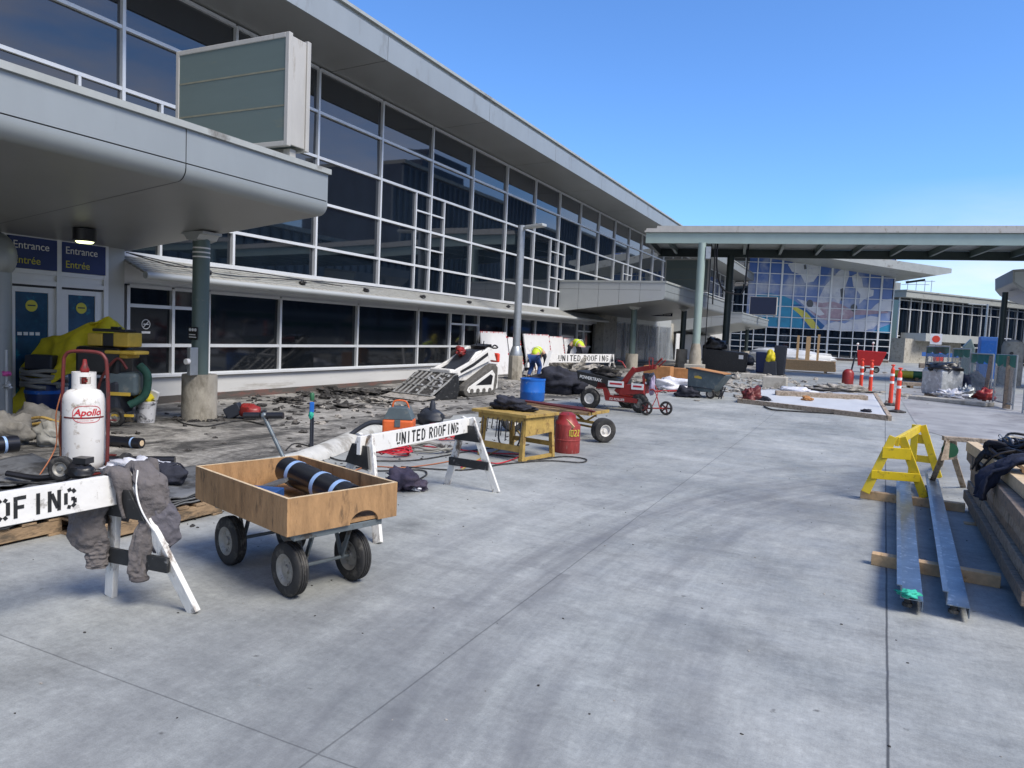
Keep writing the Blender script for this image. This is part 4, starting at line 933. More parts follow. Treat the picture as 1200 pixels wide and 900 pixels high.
drape([sdv*.14+V_((0, 0, -.30)), sdv*.10+V_((0, 0, -.1)), sdv*.05+V_((0, 0, .03)), V_((0, 0, .055)), -sdv*.05+V_((0, 0, .02)), -sdv*.075+V_((0, 0, -.12)), -sdv*.085+V_((0, 0, -.22))], .22, None, bdir, 'hoodie', 'body', .022, 1, parent=hx, taper=lambda k: .8+.5*math.sin(k*3.1))
# hanging panels on the drive side
b = MB()
def cloth_lobe(b, pts, rad, seed, flat=.35, n=40):
    # tapered, wrinkled tube flattened toward the board
    vs = []; fs = []; K = len(pts)
    m_ = 40; q = []
    for s_ in range(m_+1):
        f = s_/m_*(K-1); i = min(int(f), K-2); t_ = f-i
        p0 = pts[max(i-1, 0)]; p1 = pts[i]; p2 = pts[i+1]; p3 = pts[min(i+2, K-1)]
        pos = .5*((2*p1)+(-p0+p2)*t_+(2*p0-5*p1+4*p2-p3)*t_*t_+(-p0+3*p1-3*p2+p3)*t_**3); q.append((pos, rad[i]+(rad[i+1]-rad[i])*t_))
    for s_, (p, r_) in enumerate(q):
        for i in range(n):
            a = 2*math.pi*i/n; wv = 1+.16*noise.noise(V_((math.cos(a)*1.4, math.sin(a)*1.4, s_*.16+seed)))*2+.13*abs(math.sin(2.5*a+seed+.09*s_+1.2*noise.noise(V_((s_*.12, seed, 1)))))*(1 if s_ % 1 == 0 else 1)
            cr = abs(noise.noise(V_((math.cos(a)*2.2+s_*.10, math.sin(a)*2.2, s_*.17+seed*2)))); wv += -.16*math.exp(-cr*26)+.10*cr
            vs.append(p+bdir*(r_*math.cos(a)*wv)+sdv*(r_*flat*math.sin(a)*wv)+sdv*(.012*noise.noise(V_((math.cos(a)*3, s_*.35, seed+3)))) )
    for s_ in range(m_):
        for i in range(n): fs.append((s_*n+i, s_*n+(i+1) % n, (s_+1)*n+(i+1) % n, (s_+1)*n+i))
    fs.append(tuple(range(n))); fs.append(tuple(m_*n+i for i in range(n))); b.add(vs, fs)
f_ = V_((-near.x, -near.y, 0)).normalized()*.14
e1_ = V_((near.y, -near.x, 0)).normalized()   # toward the right in the picture
bdir, sdv = e1_, f_.normalized()
cloth_lobe(b, [e1_*.05+V_((0, 0, .09))+f_*.3, e1_*.09+V_((0, 0, -.0))+f_*.9, e1_*.12+V_((0, 0, -.14))+f_, e1_*.08+V_((0, 0, -.24))+f_*1.1], [.035, .075, .085, .04], 2, .55)
b.build('hood', 'hoodie', hx, smooth=2, sub=1)
b = MB(); cloth_lobe(b, [e1_*.13+V_((0, 0, -.10))+f_, e1_*.17+V_((0, 0, -.22))+f_*1.1, e1_*.17+V_((0, 0, -.36))+f_*1.1, e1_*.14+V_((0, 0, -.42))+f_*1.1], [.05, .08, .065, .02], 5, .4)
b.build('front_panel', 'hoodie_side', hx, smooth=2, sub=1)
b = MB(); cloth_lobe(b, [e1_*.10+V_((0, 0, -.22))+f_*1.1, e1_*.06+V_((0, 0, -.34))+f_*1.15, e1_*.04+V_((0, 0, -.50))+f_*1.1, e1_*.05+V_((0, 0, -.565))+f_*1.1], [.05, .052, .048, .045], 8, .45); b.build('sleeve', 'hoodie', hx, smooth=2, sub=1)
b = MB(); cloth_lobe(b, [-e1_*.17+V_((0, 0, -.14))+sdv*.05, -e1_*.21+V_((0, 0, -.24))-sdv*.0, -e1_*.2+V_((0, 0, -.38))-sdv*.02, -e1_*.16+V_((0, 0, -.46))-sdv*.02], [.06, .085, .085, .03], 11, .4); b.build('back_panel', 'hoodie', hx, smooth=2, sub=1)
b = MB(); cloth_lobe(b, [-e1_*.16+V_((0, 0, -.36))-sdv*.02, -e1_*.165+V_((0, 0, -.46))-sdv*.02, -e1_*.165+V_((0, 0, -.53))-sdv*.02], [.05, .052, .05], 14, .45); b.build('sleeve', 'hoodie', hx, smooth=2, sub=1)

# pale zip edge and cuffs of the hoodie
b = MB(); b.tube([e1_*.035+V_((0, 0, .05))+f_*.85, e1_*.03+V_((0, 0, -.06))+f_*1.25, e1_*.06+V_((0, 0, -.17))+f_*1.45, e1_*.12+V_((0, 0, -.28))+f_*1.42, e1_*.19+V_((0, 0, -.37))+f_*1.35], .0045, 6, 6); b.build('zip_edge', 'white_text', hx, smooth=True)
for (q, m2) in ((e1_*.05+V_((0, 0, -.56))+f_*1.1, 0), (None, 1)):
    if q is None: continue
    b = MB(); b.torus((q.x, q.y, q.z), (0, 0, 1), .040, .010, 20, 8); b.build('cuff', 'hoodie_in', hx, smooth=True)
# ---- plywood cart
cu = Vector((-.957, .29, 0)).normalized(); cv = Vector((.29, .957, 0)).normalized()
cart = thing('platform_cart', 'plywood box cart with four rubber wheels holding a black membrane roll', 'cart', (-3.31, 3.63, 0), math.atan2(cu.y, cu.x))
cl_, cw_ = 1.18, .78      # local x = cu (to the left), local y = -cv side... y axis = rot90(cu)
zt_, zb_ = .655, .435
hl, hw = cl_/2, cw_/2; th = .019
# local +y = perpendicular of cu counterclockwise = (-.29,-.957) -> toward the camera
b = MB()
b.b2((-hl, hw-th, zb_), (hl, hw, zt_)); b.build('long_side', 'plywood', cart, bevel=.0015)
b = MB(); b.b2((-hl, -hw, zb_), (hl, -hw+th, zt_)); b.build('long_side', 'plywood', cart, bevel=.0015)
b = MB(); b.b2((hl-th, -hw+th, zb_), (hl, hw-th, zt_)); b.build('short_side', 'plywood', cart, bevel=.0015)
b = MB()
n_ = 14; arch = [(-.02+.105*math.cos(math.pi*k/n_)-.12, .055*math.sin(math.pi*k/n_)*1.35) for k in range(n_+1)]
poly = [(hw-th, 0), (hw-th, zt_-zb_), (-hw+th, zt_-zb_), (-hw+th, 0)]+[(x, y+.0) for x, y in arch[::-1]]
b.prism(poly, (-hl, 0, zb_), (0, 1, 0), (0, 0, 1), (th, 0, 0)); b.build('short_side', 'plywood', cart, bevel=.0015)
b = MB(); b.b2((-hl+th, -hw+th, zb_+.005), (hl-th, hw-th, zb_+.025)); b.build('floor', 'plywood', cart)
b = MB()
for s_ in (-1, 1): b.b2((-hl, s_*(hw-th/2)-th/2, zt_), (hl, s_*(hw-th/2)+th/2, zt_+.0015))
b.b2((hl-th, -hw+th, zt_), (hl, hw-th, zt_+.0015)); b.b2((-hl, -hw+th, zt_), (-hl+th, hw-th, zt_+.0015)); b.build('top_edge', 'ply_edge', cart)
b = MB(); 
b.b2((-hl+.02, -hw+.1, zb_-.04), (-hl+.06, hw-.06, zb_-.002)); b.b2((hl-.2, -hw+.1, zb_-.04), (hl-.16, hw-.06, zb_-.002))
b.b2((-hl+.06, hw-.12, zb_-.04), (hl-.2, hw-.08, zb_-.002)); b.b2((-hl+.06, -hw+.12, zb_-.04), (hl-.2, -hw+.16, zb_-.002)); b.build('frame', 'cart_steel', cart, bevel=.003)
wr = .165; wh = [(-.37, .235), (-.37, -.215), (.39, .235), (.39, -.215)]
for x in (-.37, .39):
    b = MB(); b.cyl((x, -.25, wr), (x, .26, wr), .012, n=10)
    for y in (-.13, .14):
        b.bar((x, y, wr), (x-.1, y, zb_-.03), .03, .012, (0, 1, 0)); b.bar((x, y, wr), (x+.1, y, zb_-.03), .03, .012, (0, 1, 0))
    b.build('axle', 'cart_steel', cart)
for x, y in wh: wheel(cart, (x, y, wr), (0, 1, 0), wr, .085)
b = MB(); b.tube([(hl-.3, -.0, zb_-.05), (hl+.0, -.0, zb_-.10), (hl+.02, -.0, .36)], .014, 8); b.build('tow_hook', 'cart_steel', cart)
# pull handle rising at the back
hb = ay(355, 556, 4.35); ht = ay(309, 487, 4.75)
b = MB(); b.tube([gl(362, 600), hb, ht], .016, 10); pb = b.v[0]
hd_ = thing('pull_handle', 'grey steel tee handle with black grips rising behind the plywood cart', 'handle', gl(362, 600))
b = MB(); o_ = gl(362, 600); b.cyl((0, 0, 0), ht-o_, .017, n=12); b.build('shaft', 'cart_steel', hd_, smooth=True)
b = MB(); a_ = ht-o_; e = RT*.115; b.cyl(a_-e*1.5, a_-e*.25, .03, n=14); b.build('grip', 'black_plastic', hd_, smooth=True)
b = MB(); b.cyl(a_+e*.25, a_+e*1.5, .03, n=14); b.build('grip', 'black_plastic', hd_, smooth=True)
b = MB(); b.blob(a_, (.032, .026, .028), .05, 1, 1); b.build('socket', 'cart_steel', hd_, smooth=True)
# contents
def in_cart(x, y, z): return cart.location+cu*x+Vector((-cu.y, cu.x, 0))*y+Vector((0, 0, z))
rollt = thing('membrane_roll', 'black membrane roll with pale blue bands lying in the plywood cart', 'roll', in_cart(-.03, -.15, zb_+.145), math.atan2(cu.y, cu.x)-.06)
b = MB(); b.cyl((-.47, 0, -.02), (.42, 0, .02), .092, n=30); b.build('roll', 'roll_black', rollt, smooth=True)
for x in (.27, -.08, -.32):
    b = MB(); b.lathe([(.0925, -.022), (.0945, -.02), (.0945, .02), (.0925, .022)], (x, 0, x*.045), (1, .10, .045), 30); b.build('paper_band', 'blue_wrap', rollt, smooth=True)
b = MB(); b.box((0, 0, .0), (.26, .17, .09), .3, .05); b = b.build('blue_box', 'blue_box', loc=in_cart(.08, .2, zb_+.085), bevel=.004); tag(b, 'small dark blue box lying in the plywood cart beside the roll', 'box')
b = MB(); b.box((0, 0, 0), (.30, .17, .02), .5, 0, -.38); b = b.build('dark_board', 'sheet_grey', loc=in_cart(.30, .02, zb_+.09), bevel=.002); tag(b, 'dark offcut board leaning in the plywood cart', 'board')

# ---- pallets with membrane sheets at left
def pallet(label, c, u, Lp, Wp, top, h=.13, group=None, mt='pallet_wood'):
    t = thing('pallet', label, 'pallet', c, math.atan2(u.y, u.x), group)
    n_ = 7; b = MB()
    for i in range(n_):
        x = -Lp/2+.05+(Lp-.1)*i/(n_-1); b.b2((x-.05, -Wp/2, h-.02), (x+.05, Wp/2, h))
    b.build('deck_boards', mt, t, bevel=.003)
    b = MB()
    for y in (-Wp/2+.05, 0, Wp/2-.05): b.b2((-Lp/2, y-.045, .02), (Lp/2, y+.045, h-.021))
    b.build('stringers', mt, t, bevel=.003)
    b = MB()
    for x in (-Lp/2+.05, 0, Lp/2-.05): b.b2((x-.05, -Wp/2, 0), (x+.05, Wp/2, .019))
    b.build('bottom_boards', mt, t, bevel=.003)
    return t
A = gl(115, 638); B = gl(252, 604); C_ = gl(12, 603)
u_ = (B-A).normalized(); v_ = Vector((-u_.y, u_.x, 0)); v_ = v_ if v_.x < 0 else -v_
Lp = (B-A).length+.08
pc = A+u_*Lp/2+v_*.62
pallet('weathered wooden pallet under black sheets beside the nearest barricade', pc, u_, Lp, 1.24, None)
def wavy_sheet(name, label, cat, c, u, Lx, Ly, z, m_, n_layers=1, seed=0, thick=.012, amp=.01, gap=.022):
    t = thing(name, label, cat, (c.x, c.y, z), math.atan2(u.y, u.x)) if n_layers > 1 else None
    outs = []
    for k in range(n_layers):
        b = MB(); nx_, ny_ = 24, 16; sx_ = 1+random.uniform(-.03, .03); ox = random.uniform(-.02, .02)
        vs = [((i/nx_-.5)*Lx*sx_+ox, (j/ny_-.5)*Ly*sx_, k*gap+amp*noise.noise(Vector((i*.35, j*.35, seed+k*.3)))*2) for j in range(ny_+1) for i in range(nx_+1)]
        b.add(vs, [(j*(nx_+1)+i, j*(nx_+1)+i+1, (j+1)*(nx_+1)+i+1, (j+1)*(nx_+1)+i) for j in range(ny_) for i in range(nx_)])
        o = b.build('sheet' if t else name, m_ if k % 2 == 0 or not t else 'sheet_grey', t, smooth=2, solid=thick); outs.append(o)
    if t: return t
    o.location = (c.x, c.y, z); o.rotation_euler = (0, 0, math.atan2(u.y, u.x)); tag(o, label, cat); return o
wavy_sheet('membrane_sheets', 'stack of black and grey roofing sheets on the near pallet', 'sheets', pc, u_, Lp+.02, 1.2, .15, 'sheet_grey', 4, 3)
pc2 = pc+v_*1.32-u_*.35
pallet('second wooden pallet farther left behind the propane tank', pc2, u_, 1.2, 1.1, None)
wavy_sheet('membrane_sheets', 'black roofing sheets heaped on the far left pallet', 'sheets', pc2, u_, 1.5, 1.15, .15, 'sheet_black', 4, 9, amp=.02)
pc3 = gl(-60, 640); pallet('wooden pallet at the left edge mostly behind the nearest barricade', pc3+v_*.2, u_, 1.2, 1.0, None)
wavy_sheet('membrane_sheets', 'dark sheets on the pallet at the left edge', 'sheets', pc3+v_*.2, u_, 1.3, 1.05, .15, 'sheet_black', 3, 5, amp=.02)
p = gl(235, 596); pallet('pale wooden pallet between the hoodie and the plywood cart', Vector((p.x-.55, p.y+.28, 0)), Vector((.35, .93, 0)), .9, .8, None, mt='new_wood')
wavy_sheet('rubber_mat', 'black rubber mat on the pale pallet behind the plywood cart', 'mat', Vector((p.x-.6, p.y+.3, 0)), Vector((.35, .93, 0)), .92, .78, .155, 'sheet_grey', 1, 12, thick=.03)

# ---- propane cylinder and hand truck
pc_ = Vector((-6.35, 4.22, .21))
k_ = (pc_-Vector((0, 0, 0))); 
tank = thing('propane_cylinder', 'tall white propane cylinder with red oval lettering strapped to a red hand truck', 'gas cylinder', pc_)
b = MB(); r_ = .172
b.lathe([(.02, .0), (.12, .0), (.155, .03), (r_, .09), (r_, .62), (r_*.985, .66), (r_*.93, .70), (r_*.78, .735), (r_*.5, .755), (.02, .76)], n=44); b.build('body', 'tank_white', tank, smooth=True)
b = MB()   # collar with hand hole
n_ = 40; rc = .098
for i in range(n_):
    a0, a1 = 2*math.pi*i/n_, 2*math.pi*(i+1)/n_
    d_ = math.atan2(-pc_.y, -pc_.x); am = (a0+a1)/2; df = abs((am-d_-.15+math.pi) % (2*math.pi)-math.pi)
    zz = [(.745, .80), (.865, .905)] if df < .5 else [(.745, .905)]
    for za, zb2 in zz:
        b.add([(rr*math.cos(a), rr*math.sin(a), z) for z in (za, zb2) for a in (a0, a1) for rr in (rc, rc-.008)], [(0, 1, 3, 2), (4, 6, 7, 5), (0, 2, 6, 4), (1, 5, 7, 3), (0, 4, 5, 1), (2, 3, 7, 6)])
b.build('collar', 'tank_white', tank)
b = MB(); b.lathe([(.02, .76), (.022, .86), (.035, .865), (.035, .885), (.012, .89)], n=14); b.bar((.0, 0, .83), (.06, -.02, .83), .025, .03); b.build('valve', 'red_paint', tank, smooth=True)
b = MB(); b.lathe([(.03, .885), (.04, .93), (.022, .97), (.015, 1.02)], (.01, .0, 0), n=12); b.build('hose_fitting', 'red_paint', tank, smooth=True)
# printed oval and lettering wrapped on the cylinder
dcam = math.atan2(-pc_.y, -pc_.x)+.0
def wrap_curve(name, pts, m_, wd):
    b = MB()
    for (u0, z0), (u1, z1) in zip(pts, pts[1:]):
        d_ = Vector((u1-u0, z1-z0)).normalized(); q = Vector((-d_.y, d_.x))*wd/2
        vs = []
        for rr in (r_+.0008, r_+.0022):
            for (u, z) in ((u0-q.x, z0-q.y), (u1-q.x, z1-q.y), (u1+q.x, z1+q.y), (u0+q.x, z0+q.y)):
                a = dcam+u/r_; vs.append((rr*math.cos(a), rr*math.sin(a), z))
        b.add(vs, [(0, 1, 2, 3), (4, 7, 6, 5), (0, 4, 5, 1), (1, 5, 6, 2), (2, 6, 7, 3), (3, 7, 4, 0)])
    return b.build(name, m_, tank)
ov = []
for i in range(49):
    a = 2*math.pi*i/48; c_, s_ = math.cos(a), math.sin(a)
    ov.append((.028+.118*abs(c_)**.6*(1 if c_ > 0 else -1), .535+.075*abs(s_)**.75*(1 if s_ > 0 else -1)))
wrap_curve('printed_oval', ov, 'red_text', .005)
def wrap_text(name, body, size, m_, u0, z0, bold=0, slant=.25):
    cuv = bpy.data.curves.new(name, 'FONT'); cuv.body = body; cuv.size = size; cuv.offset = bold; cuv.shear = slant; cuv.resolution_u = 3
    to = bpy.data.objects.new('tmp', cuv); COL.objects.link(to); dg = bpy.context.evaluated_depsgraph_get(); dg.update()
    me = bpy.data.meshes.new_from_object(to.evaluated_get(dg)); bpy.data.objects.remove(to)
    for v in me.vertices:
        u, z = v.co.x+u0, v.co.y+z0; a = dcam+u/r_; v.co = ((r_+.003)*math.cos(a), (r_+.003)*math.sin(a), z)
    me.materials.clear(); me.materials.append(M[m_]); o = bpy.data.objects.new(name, me); COL.objects.link(o); o.parent = tank
wrap_text('printed_lettering', 'Apollo', .082, 'red_text', -.082, .525, .0022)
wrap_curve('strap', [(-.19+.02*i, .503) for i in range(20)], 'maroon', .014)
wrap_text('printed_lettering', 'WELDING SUPPLY', .016, 'red_text', -.045, .495)
wrap_text('printed_lettering', '204 555 INDUSTRIAL GASES', .011, 'red_text', -.06, .475)
# hand truck behind
ht_ = thing('hand_truck', 'tall maroon hand truck frame standing behind the white propane cylinder', 'hand truck', pc_)
rt_ = Vector((RT.x, RT.y, 0)).normalized(); bk = Vector((-rt_.y, rt_.x, 0))
def hp(s_, z, bkk=.0): return rt_*s_+bk*(.03+bkk)+Vector((0, 0, z))
b = MB(); b.tube([hp(-.215, .0, -.02), hp(-.215, .6), hp(-.205, .95), hp(-.19, 1.04), hp(-.12, 1.085), hp(.1, 1.085), hp(.17, 1.04), hp(.19, .95), hp(.205, .6), hp(.205, .0, -.02)], .016, 12, 6); b.build('frame', 'maroon', ht_, smooth=True)
b = MB(); b.bar(hp(-.2, .45, .14), hp(.2, .45, .14), .03, .012); b.bar(hp(-.2, .12, .14), hp(.2, .12, .14), .03, .012); b.build('crossbar', 'maroon', ht_)
b = MB(); b.b2((-.2, -.1, -.012), (.2, .16, -.002)); b.build('toe_plate', 'maroon', ht_)
for s_ in (-.27, .27): wheel(ht_, hp(s_, .02, .18), rt_, .12, .06)
b = MB(); b.tube([pc_*0+hp(-.2, .5, -.05), hp(-.235, .3, -.02), hp(-.20, .12, -.05), hp(-.24, -.05, -.1), hp(-.3, -.18, -.1)], .007, 6, 6); b.tube([hp(-.21, .75, .0), hp(-.255, .5, -.03), hp(-.22, .2, -.1), hp(-.3, -.14, -.35)], .006, 6, 6)
b.build('hose', 'orange_dark', ht_, smooth=True)

# ---- blower / angle tool, plastic bag, black pack beside the propane
def wp(px, py, z): return Vector((0, 0, H))+ray(px, py)*((z-H)/ray(px, py).z)
p = wp(78, 566, .22)
t = thing('walk_behind_blower', 'black wheeled motor tool lying on the sheets before the propane cylinder', 'power tool', p)
wheel(t, -rt_*.04+V_((0, 0, .12)), bk, .105, .07)
b = MB(); b.blob(rt_*.12+V_((0, 0, .11)), (.12, .1, .075), .15, 2, 3, flat=.8); b.box(rt_*.14+V_((0, 0, .20)), (.12, .1, .05), .3); b.build('motor', 'black_plastic', t, smooth=True)
b = MB(); b.tube([-rt_*.1+V_((0, 0, .05)), -rt_*.25+V_((0, 0, .03)), -rt_*.5+V_((0, 0, .06))], .025, 8, 5); b.build('handle', 'black_plastic', t, smooth=True)
p = wp(168, 556, .24); b = MB(); b.blob((0, 0, .05), (.30, .17, .085), .35, 2.4, 6, 32, 20, flat=.6); b.blob(-rt_*.25+V_((0, 0, .03)), (.12, .10, .05), .35, 3, 9); b = b.build('plastic_bag', 'plastic_white', loc=p, smooth=2); tag(b, 'crumpled white plastic bag on the sheets behind the hoodie', 'bag')
p = wp(199, 566, .23); b = MB(); b.blob((0, 0, .07), (.15, .11, .10), .15, 2, 7, 28, 18, flat=.7)
for k in range(4): b.tube([V_((0, 0, .08))+rt_*(-.13+.03*k)+bk*(-.1), V_((0, 0, .175))+rt_*(-.09+.05*k), V_((0, 0, .08))+rt_*(-.05+.05*k)+bk*.1], .008, 6, 4)
b = b.build('tool_bag', 'dark_cloth', loc=p, smooth=2); tag(b, 'small black quilted tool bag on the sheets beside the white plastic bag', 'bag')
p = wp(100, 575, .2); b = MB(); b.tube([(0, 0, .02), rt_*.25+V_((0, 0, .03)), rt_*.4+bk*.1+V_((0, 0, .02)), rt_*.6+V_((0, 0, .04))], .01, 6, 6); b.tube([(0, 0, .02), -rt_*.25+V_((0, 0, .04)), -rt_*.6+bk*.05+V_((0, 0, .03)), -rt_*1.2+bk*.02+V_((0, 0, .02))], .012, 6, 6); b = b.build('black_cable', 'rubber', loc=p, smooth=True); tag(b, 'black cable running over the sheets below the propane cylinder', 'cable')
# rolls and pipes lying left
def roll(label, p0, p1, r_, m_='roll_black', core=True, cat='roll'):
    p0 = V_(p0); p1 = V_(p1); t = thing('membrane_roll', label, cat, (p0+p1)/2); c_ = (p0+p1)/2
    b = MB(); b.cyl(p0-c_, p1-c_, r_, n=24); b.build('roll', m_, t, smooth=True)
    if core:
        d_ = (p1-p0).normalized(); b = MB(); b.lathe([(r_*.55, 0), (r_*.55, .004), (r_*.25, .005)], p1-c_, d_, 20); b.build('core', 'ply_edge', t, smooth=True)
        b = MB(); b.lathe([(r_*1.005, -.012), (r_*1.02, -.01), (r_*1.02, .01), (r_*1.005, .012)], (p1-c_)-d_*.12, d_, 24); b.build('tape', 'blue_wrap', t, smooth=True)
    return t
roll('short black membrane roll lying at the left edge below the grey rags', wp(-70, 528, .3), wp(20, 520, .3), .085)
roll('long black roll lying on the deck behind the propane cylinder', gl(95, 520)+V_((0, 0, .07)), gl(166, 526)+V_((0, 0, .07)), .065)
roll('thin black roll in front of the propane cylinder sheets', gl(60, 545)+V_((0, 0, .05)), gl(205, 545)+V_((0, 0, .05)), .05, core=False)
# ---- heap at the entrance: vacuum, hoses, tarp, cases
vp_ = gl(52, 489); vt = thing('shop_vacuum', 'large dark blue drum vacuum wound with grey hose below the yellow tarp', 'vacuum', vp_)
b = MB(); b.lathe([(.30, .08), (.33, .15), (.34, .45), (.33, .72), (.30, .78)], n=30); b.build('drum', 'vac_blue', vt, smooth=True)
b = MB(); b.lathe([(.325, .02), (.34, .03), (.34, .10), (.30, .12)], n=30); b.build('base_ring', 'white_text', vt, smooth=True)
b = MB(); b.box((0, 0, 1.13), (.56, .40, .30), math.atan2(rt_.y, rt_.x)); b.box((0, 0, .93), (.48, .34, .12), math.atan2(rt_.y, rt_.x)); b.build('motor_head', 'vac_dark', vt, bevel=.03)
b = MB()
for k in range(5):
    z = .66+.075*k; ph = k*.8
    b.tube([(.38*math.cos(a+ph)*1.1, .38*math.sin(a+ph), z+.02*math.sin(3*a)) for a in [i*2*math.pi/24 for i in range(23)]], .038, 10, 2)
b.tube([rt_*(-.4)+V_((0, 0, .8)), rt_*(-.5)+V_((0, 0, .5)), rt_*(-.55)-bk*.1+V_((0, 0, .25)), rt_*(-.4)-bk*.3+V_((0, 0, .1))], .04, 10, 6); b.build('hose', 'hose_grey', vt, smooth=True)
b = MB(); b.lathe([(.345, .5), (.35, .51), (.35, .56), (.345, .57)], n=30); b.build('blue_band', 'barrel_blue', vt)
vt.scale = (.76, .76, .76)
for s_ in (-.3, .3): wheel(vt, rt_*s_*.8+V_((0, 0, .06)), rt_, .06, .04)
# tarp draped over the equipment
b = MB(); nx_, ny_ = 46, 30; P = []
tb = gl(62, 490)
rtab = [(0, .30), (.10, .85), (.25, 1.18), (.5, 1.30), (.72, 1.50), (.9, 1.62), (1.0, 1.45)]
for j in range(ny_+1):
    for i in range(nx_+1):
        u = i/nx_; v = j/ny_; rz_ = lerp(u, rtab); low = lerp(u, [(0, .04), (.3, .10), (.5, .55), (1, .95)])
        z = low+(rz_-low)*min(1, v*1.35) if v < .74 else rz_-.25*(v-.74)
        k = math.sin(u*17+v*3+3*noise.noise(V_((u*3, v*2, 5))))
        dep = -.20+.55*v+.05*k+.09*noise.noise(V_((u*7, v*5, 1)))
        P.append(rt_*(-.88+1.76*u+.06*noise.noise(V_((v*5, u*4, 8))))+bk*dep+V_((0, 0, max(.03, z+.05*noise.noise(V_((u*8, v*6, 3)))+.02*k))))
b.add(P, [(j*(nx_+1)+i, j*(nx_+1)+i+1, (j+1)*(nx_+1)+i+1, (j+1)*(nx_+1)+i) for j in range(ny_) for i in range(nx_)])
b = b.build('yellow_tarp', 'tarp_yellow', loc=tb+bk*.06, smooth=2, solid=.01); tag(b, 'crumpled yellow tarp thrown over equipment in front of the entrance doors', 'tarp')
# generator / dark machine with yellow case on top
mp2 = gl(124, 496); t = thing('floor_grinder', 'dark green machine with grey housing and wheels beside the shop vacuum', 'machine', mp2)
b = MB(); b.box((0, 0, .42), (.62, .46, .5), math.atan2(rt_.y, rt_.x)); b.build('housing', 'vac_dark', t, bevel=.05)
b = MB(); b.box(rt_*.3+V_((0, 0, .62)), (.42, .4, .34), math.atan2(rt_.y, rt_.x)+.2); b.build('side_tank', 'hopper', t, bevel=.05)
b = MB(); b.box(rt_*-.02+V_((0, 0, .95)), (.66, .42, .42), math.atan2(rt_.y, rt_.x)); b.build('motor', 'black_plastic', t, bevel=.05)
for s_ in (-.22, .3): wheel(t, rt_*s_-bk*.28+V_((0, 0, .14)), bk, .14, .08)
b = MB(); b.tube([rt_*.5+V_((0, 0, .9)), rt_*.62+V_((0, 0, .75)), rt_*.58+V_((0, 0, .45)), rt_*.4-bk*.1+V_((0, 0, .3))], .06, 10, 6); b.build('dust_hose', 'green_cloth', t, smooth=True)
b = MB(); b.box(rt_*.32-bk*.24+V_((0, 0, .48)), (.34, .02, .05), math.atan2(rt_.y, rt_.x)); b.build('yellow_trim', 'yellow_plastic', t)
b = MB(); b.box(rt_*.3-bk*.28+V_((0, 0, .17)), (.52, .04, .035), math.atan2(rt_.y, rt_.x)); b.build('yellow_trim', 'yellow_plastic', t)
b = MB(); b.tube([rt_*.0-bk*.3+V_((0, 0, .3)), rt_*.1-bk*.3+V_((0, 0, .7)), rt_*.3-bk*.25+V_((0, 0, 1.0)), rt_*.42-bk*.2+V_((0, 0, .85))], .02, 8, 6); b.build('handle', 'maroon', t, smooth=True)
t = thing('tool_case', 'yellow and black power tool case perched on top of the heap by the near column', 'tool case', mp2+rt_*.13+V_((0, 0, 1.17)), math.atan2(rt_.y, rt_.x)-.1)
b = MB(); b.b2((-.36, -.2, 0), (-.09, .18, .21)); b.b2((.1, -.2, 0), (.38, .18, .24)); b.build('case_body', 'yellow_plastic', t, bevel=.02)
b = MB(); b.b2((-.088, -.19, .0), (.098, .17, .22)); b.b2((-.3, -.16, .242), (.3, .15, .29)); b.build('case_centre', 'black_plastic', t, bevel=.01)
b = MB(); b.b2((.0, -.28, -.12), (.55, .12, -.06)); b.b2((-.05, -.19, -.19), (.35, .16, -.121)); b.build('lower_case', 'yellow_plastic', t, bevel=.02)
b = MB(); [b.b2((x, -.05, .291), (x+.14, .06, .33)) for x in (-.05,)]; b.build('latch', 'black_plastic', t, bevel=.01)
t.scale = (.88, .88, .88)
# broom
bp_ = gl(147, 494); t = thing('broom', 'wooden broom leaning with pale bristles down left of the paint bucket', 'broom', bp_)
b = MB(); b.cyl(V_((0, 0, .12)), -rt_*.16+bk*.15+V_((0, 0, .88)), .014, n=10); b.build('handle', 'new_wood', t, smooth=True)
b = MB(); b.bar(-rt_*.1+V_((0, 0, .10)), rt_*.1+V_((0, 0, .10)), .05, .05); b.build('head', 'galv', t)
b = MB(); b.prism([(-.13, 0), (.13, 0), (.1, .08), (-.1, .08)], -bk*.03, rt_, V_((0, 0, 1)), bk*.06); b.build('bristles', 'ply_edge', t)
# paint bucket
bk_ = gl(171, 495); t = thing('paint_bucket', 'dirty white bucket stuffed with yellow rags beside the broom', 'bucket', bk_)
b = MB(); b.lathe([(.125, 0), (.15, .30), (.157, .30), (.157, .33), (.14, .335)], n=28); b.build('pail', mat('pail', (.62, .62, .62), .4, var=.1, dirt=(.08, .08, .09), dirt_amt=.35, dscale=9), t, smooth=True)
b = MB(); b.blob((0, 0, .38), (.13, .12, .11), .3, 2.5, 4); b.build('rag', 'tarp_yellow', t, smooth=2)
b = MB(); b.box(rt_*.13+V_((0, 0, .43)), (.12, .05, .13), .4, .2, .4); b.build('paper', 'white_text', t)
b = MB(); b.box(-rt_*.12+V_((0, 0, .43)), (.16, .1, .14), .2); b.build('carton', 'yellow_plastic', t)
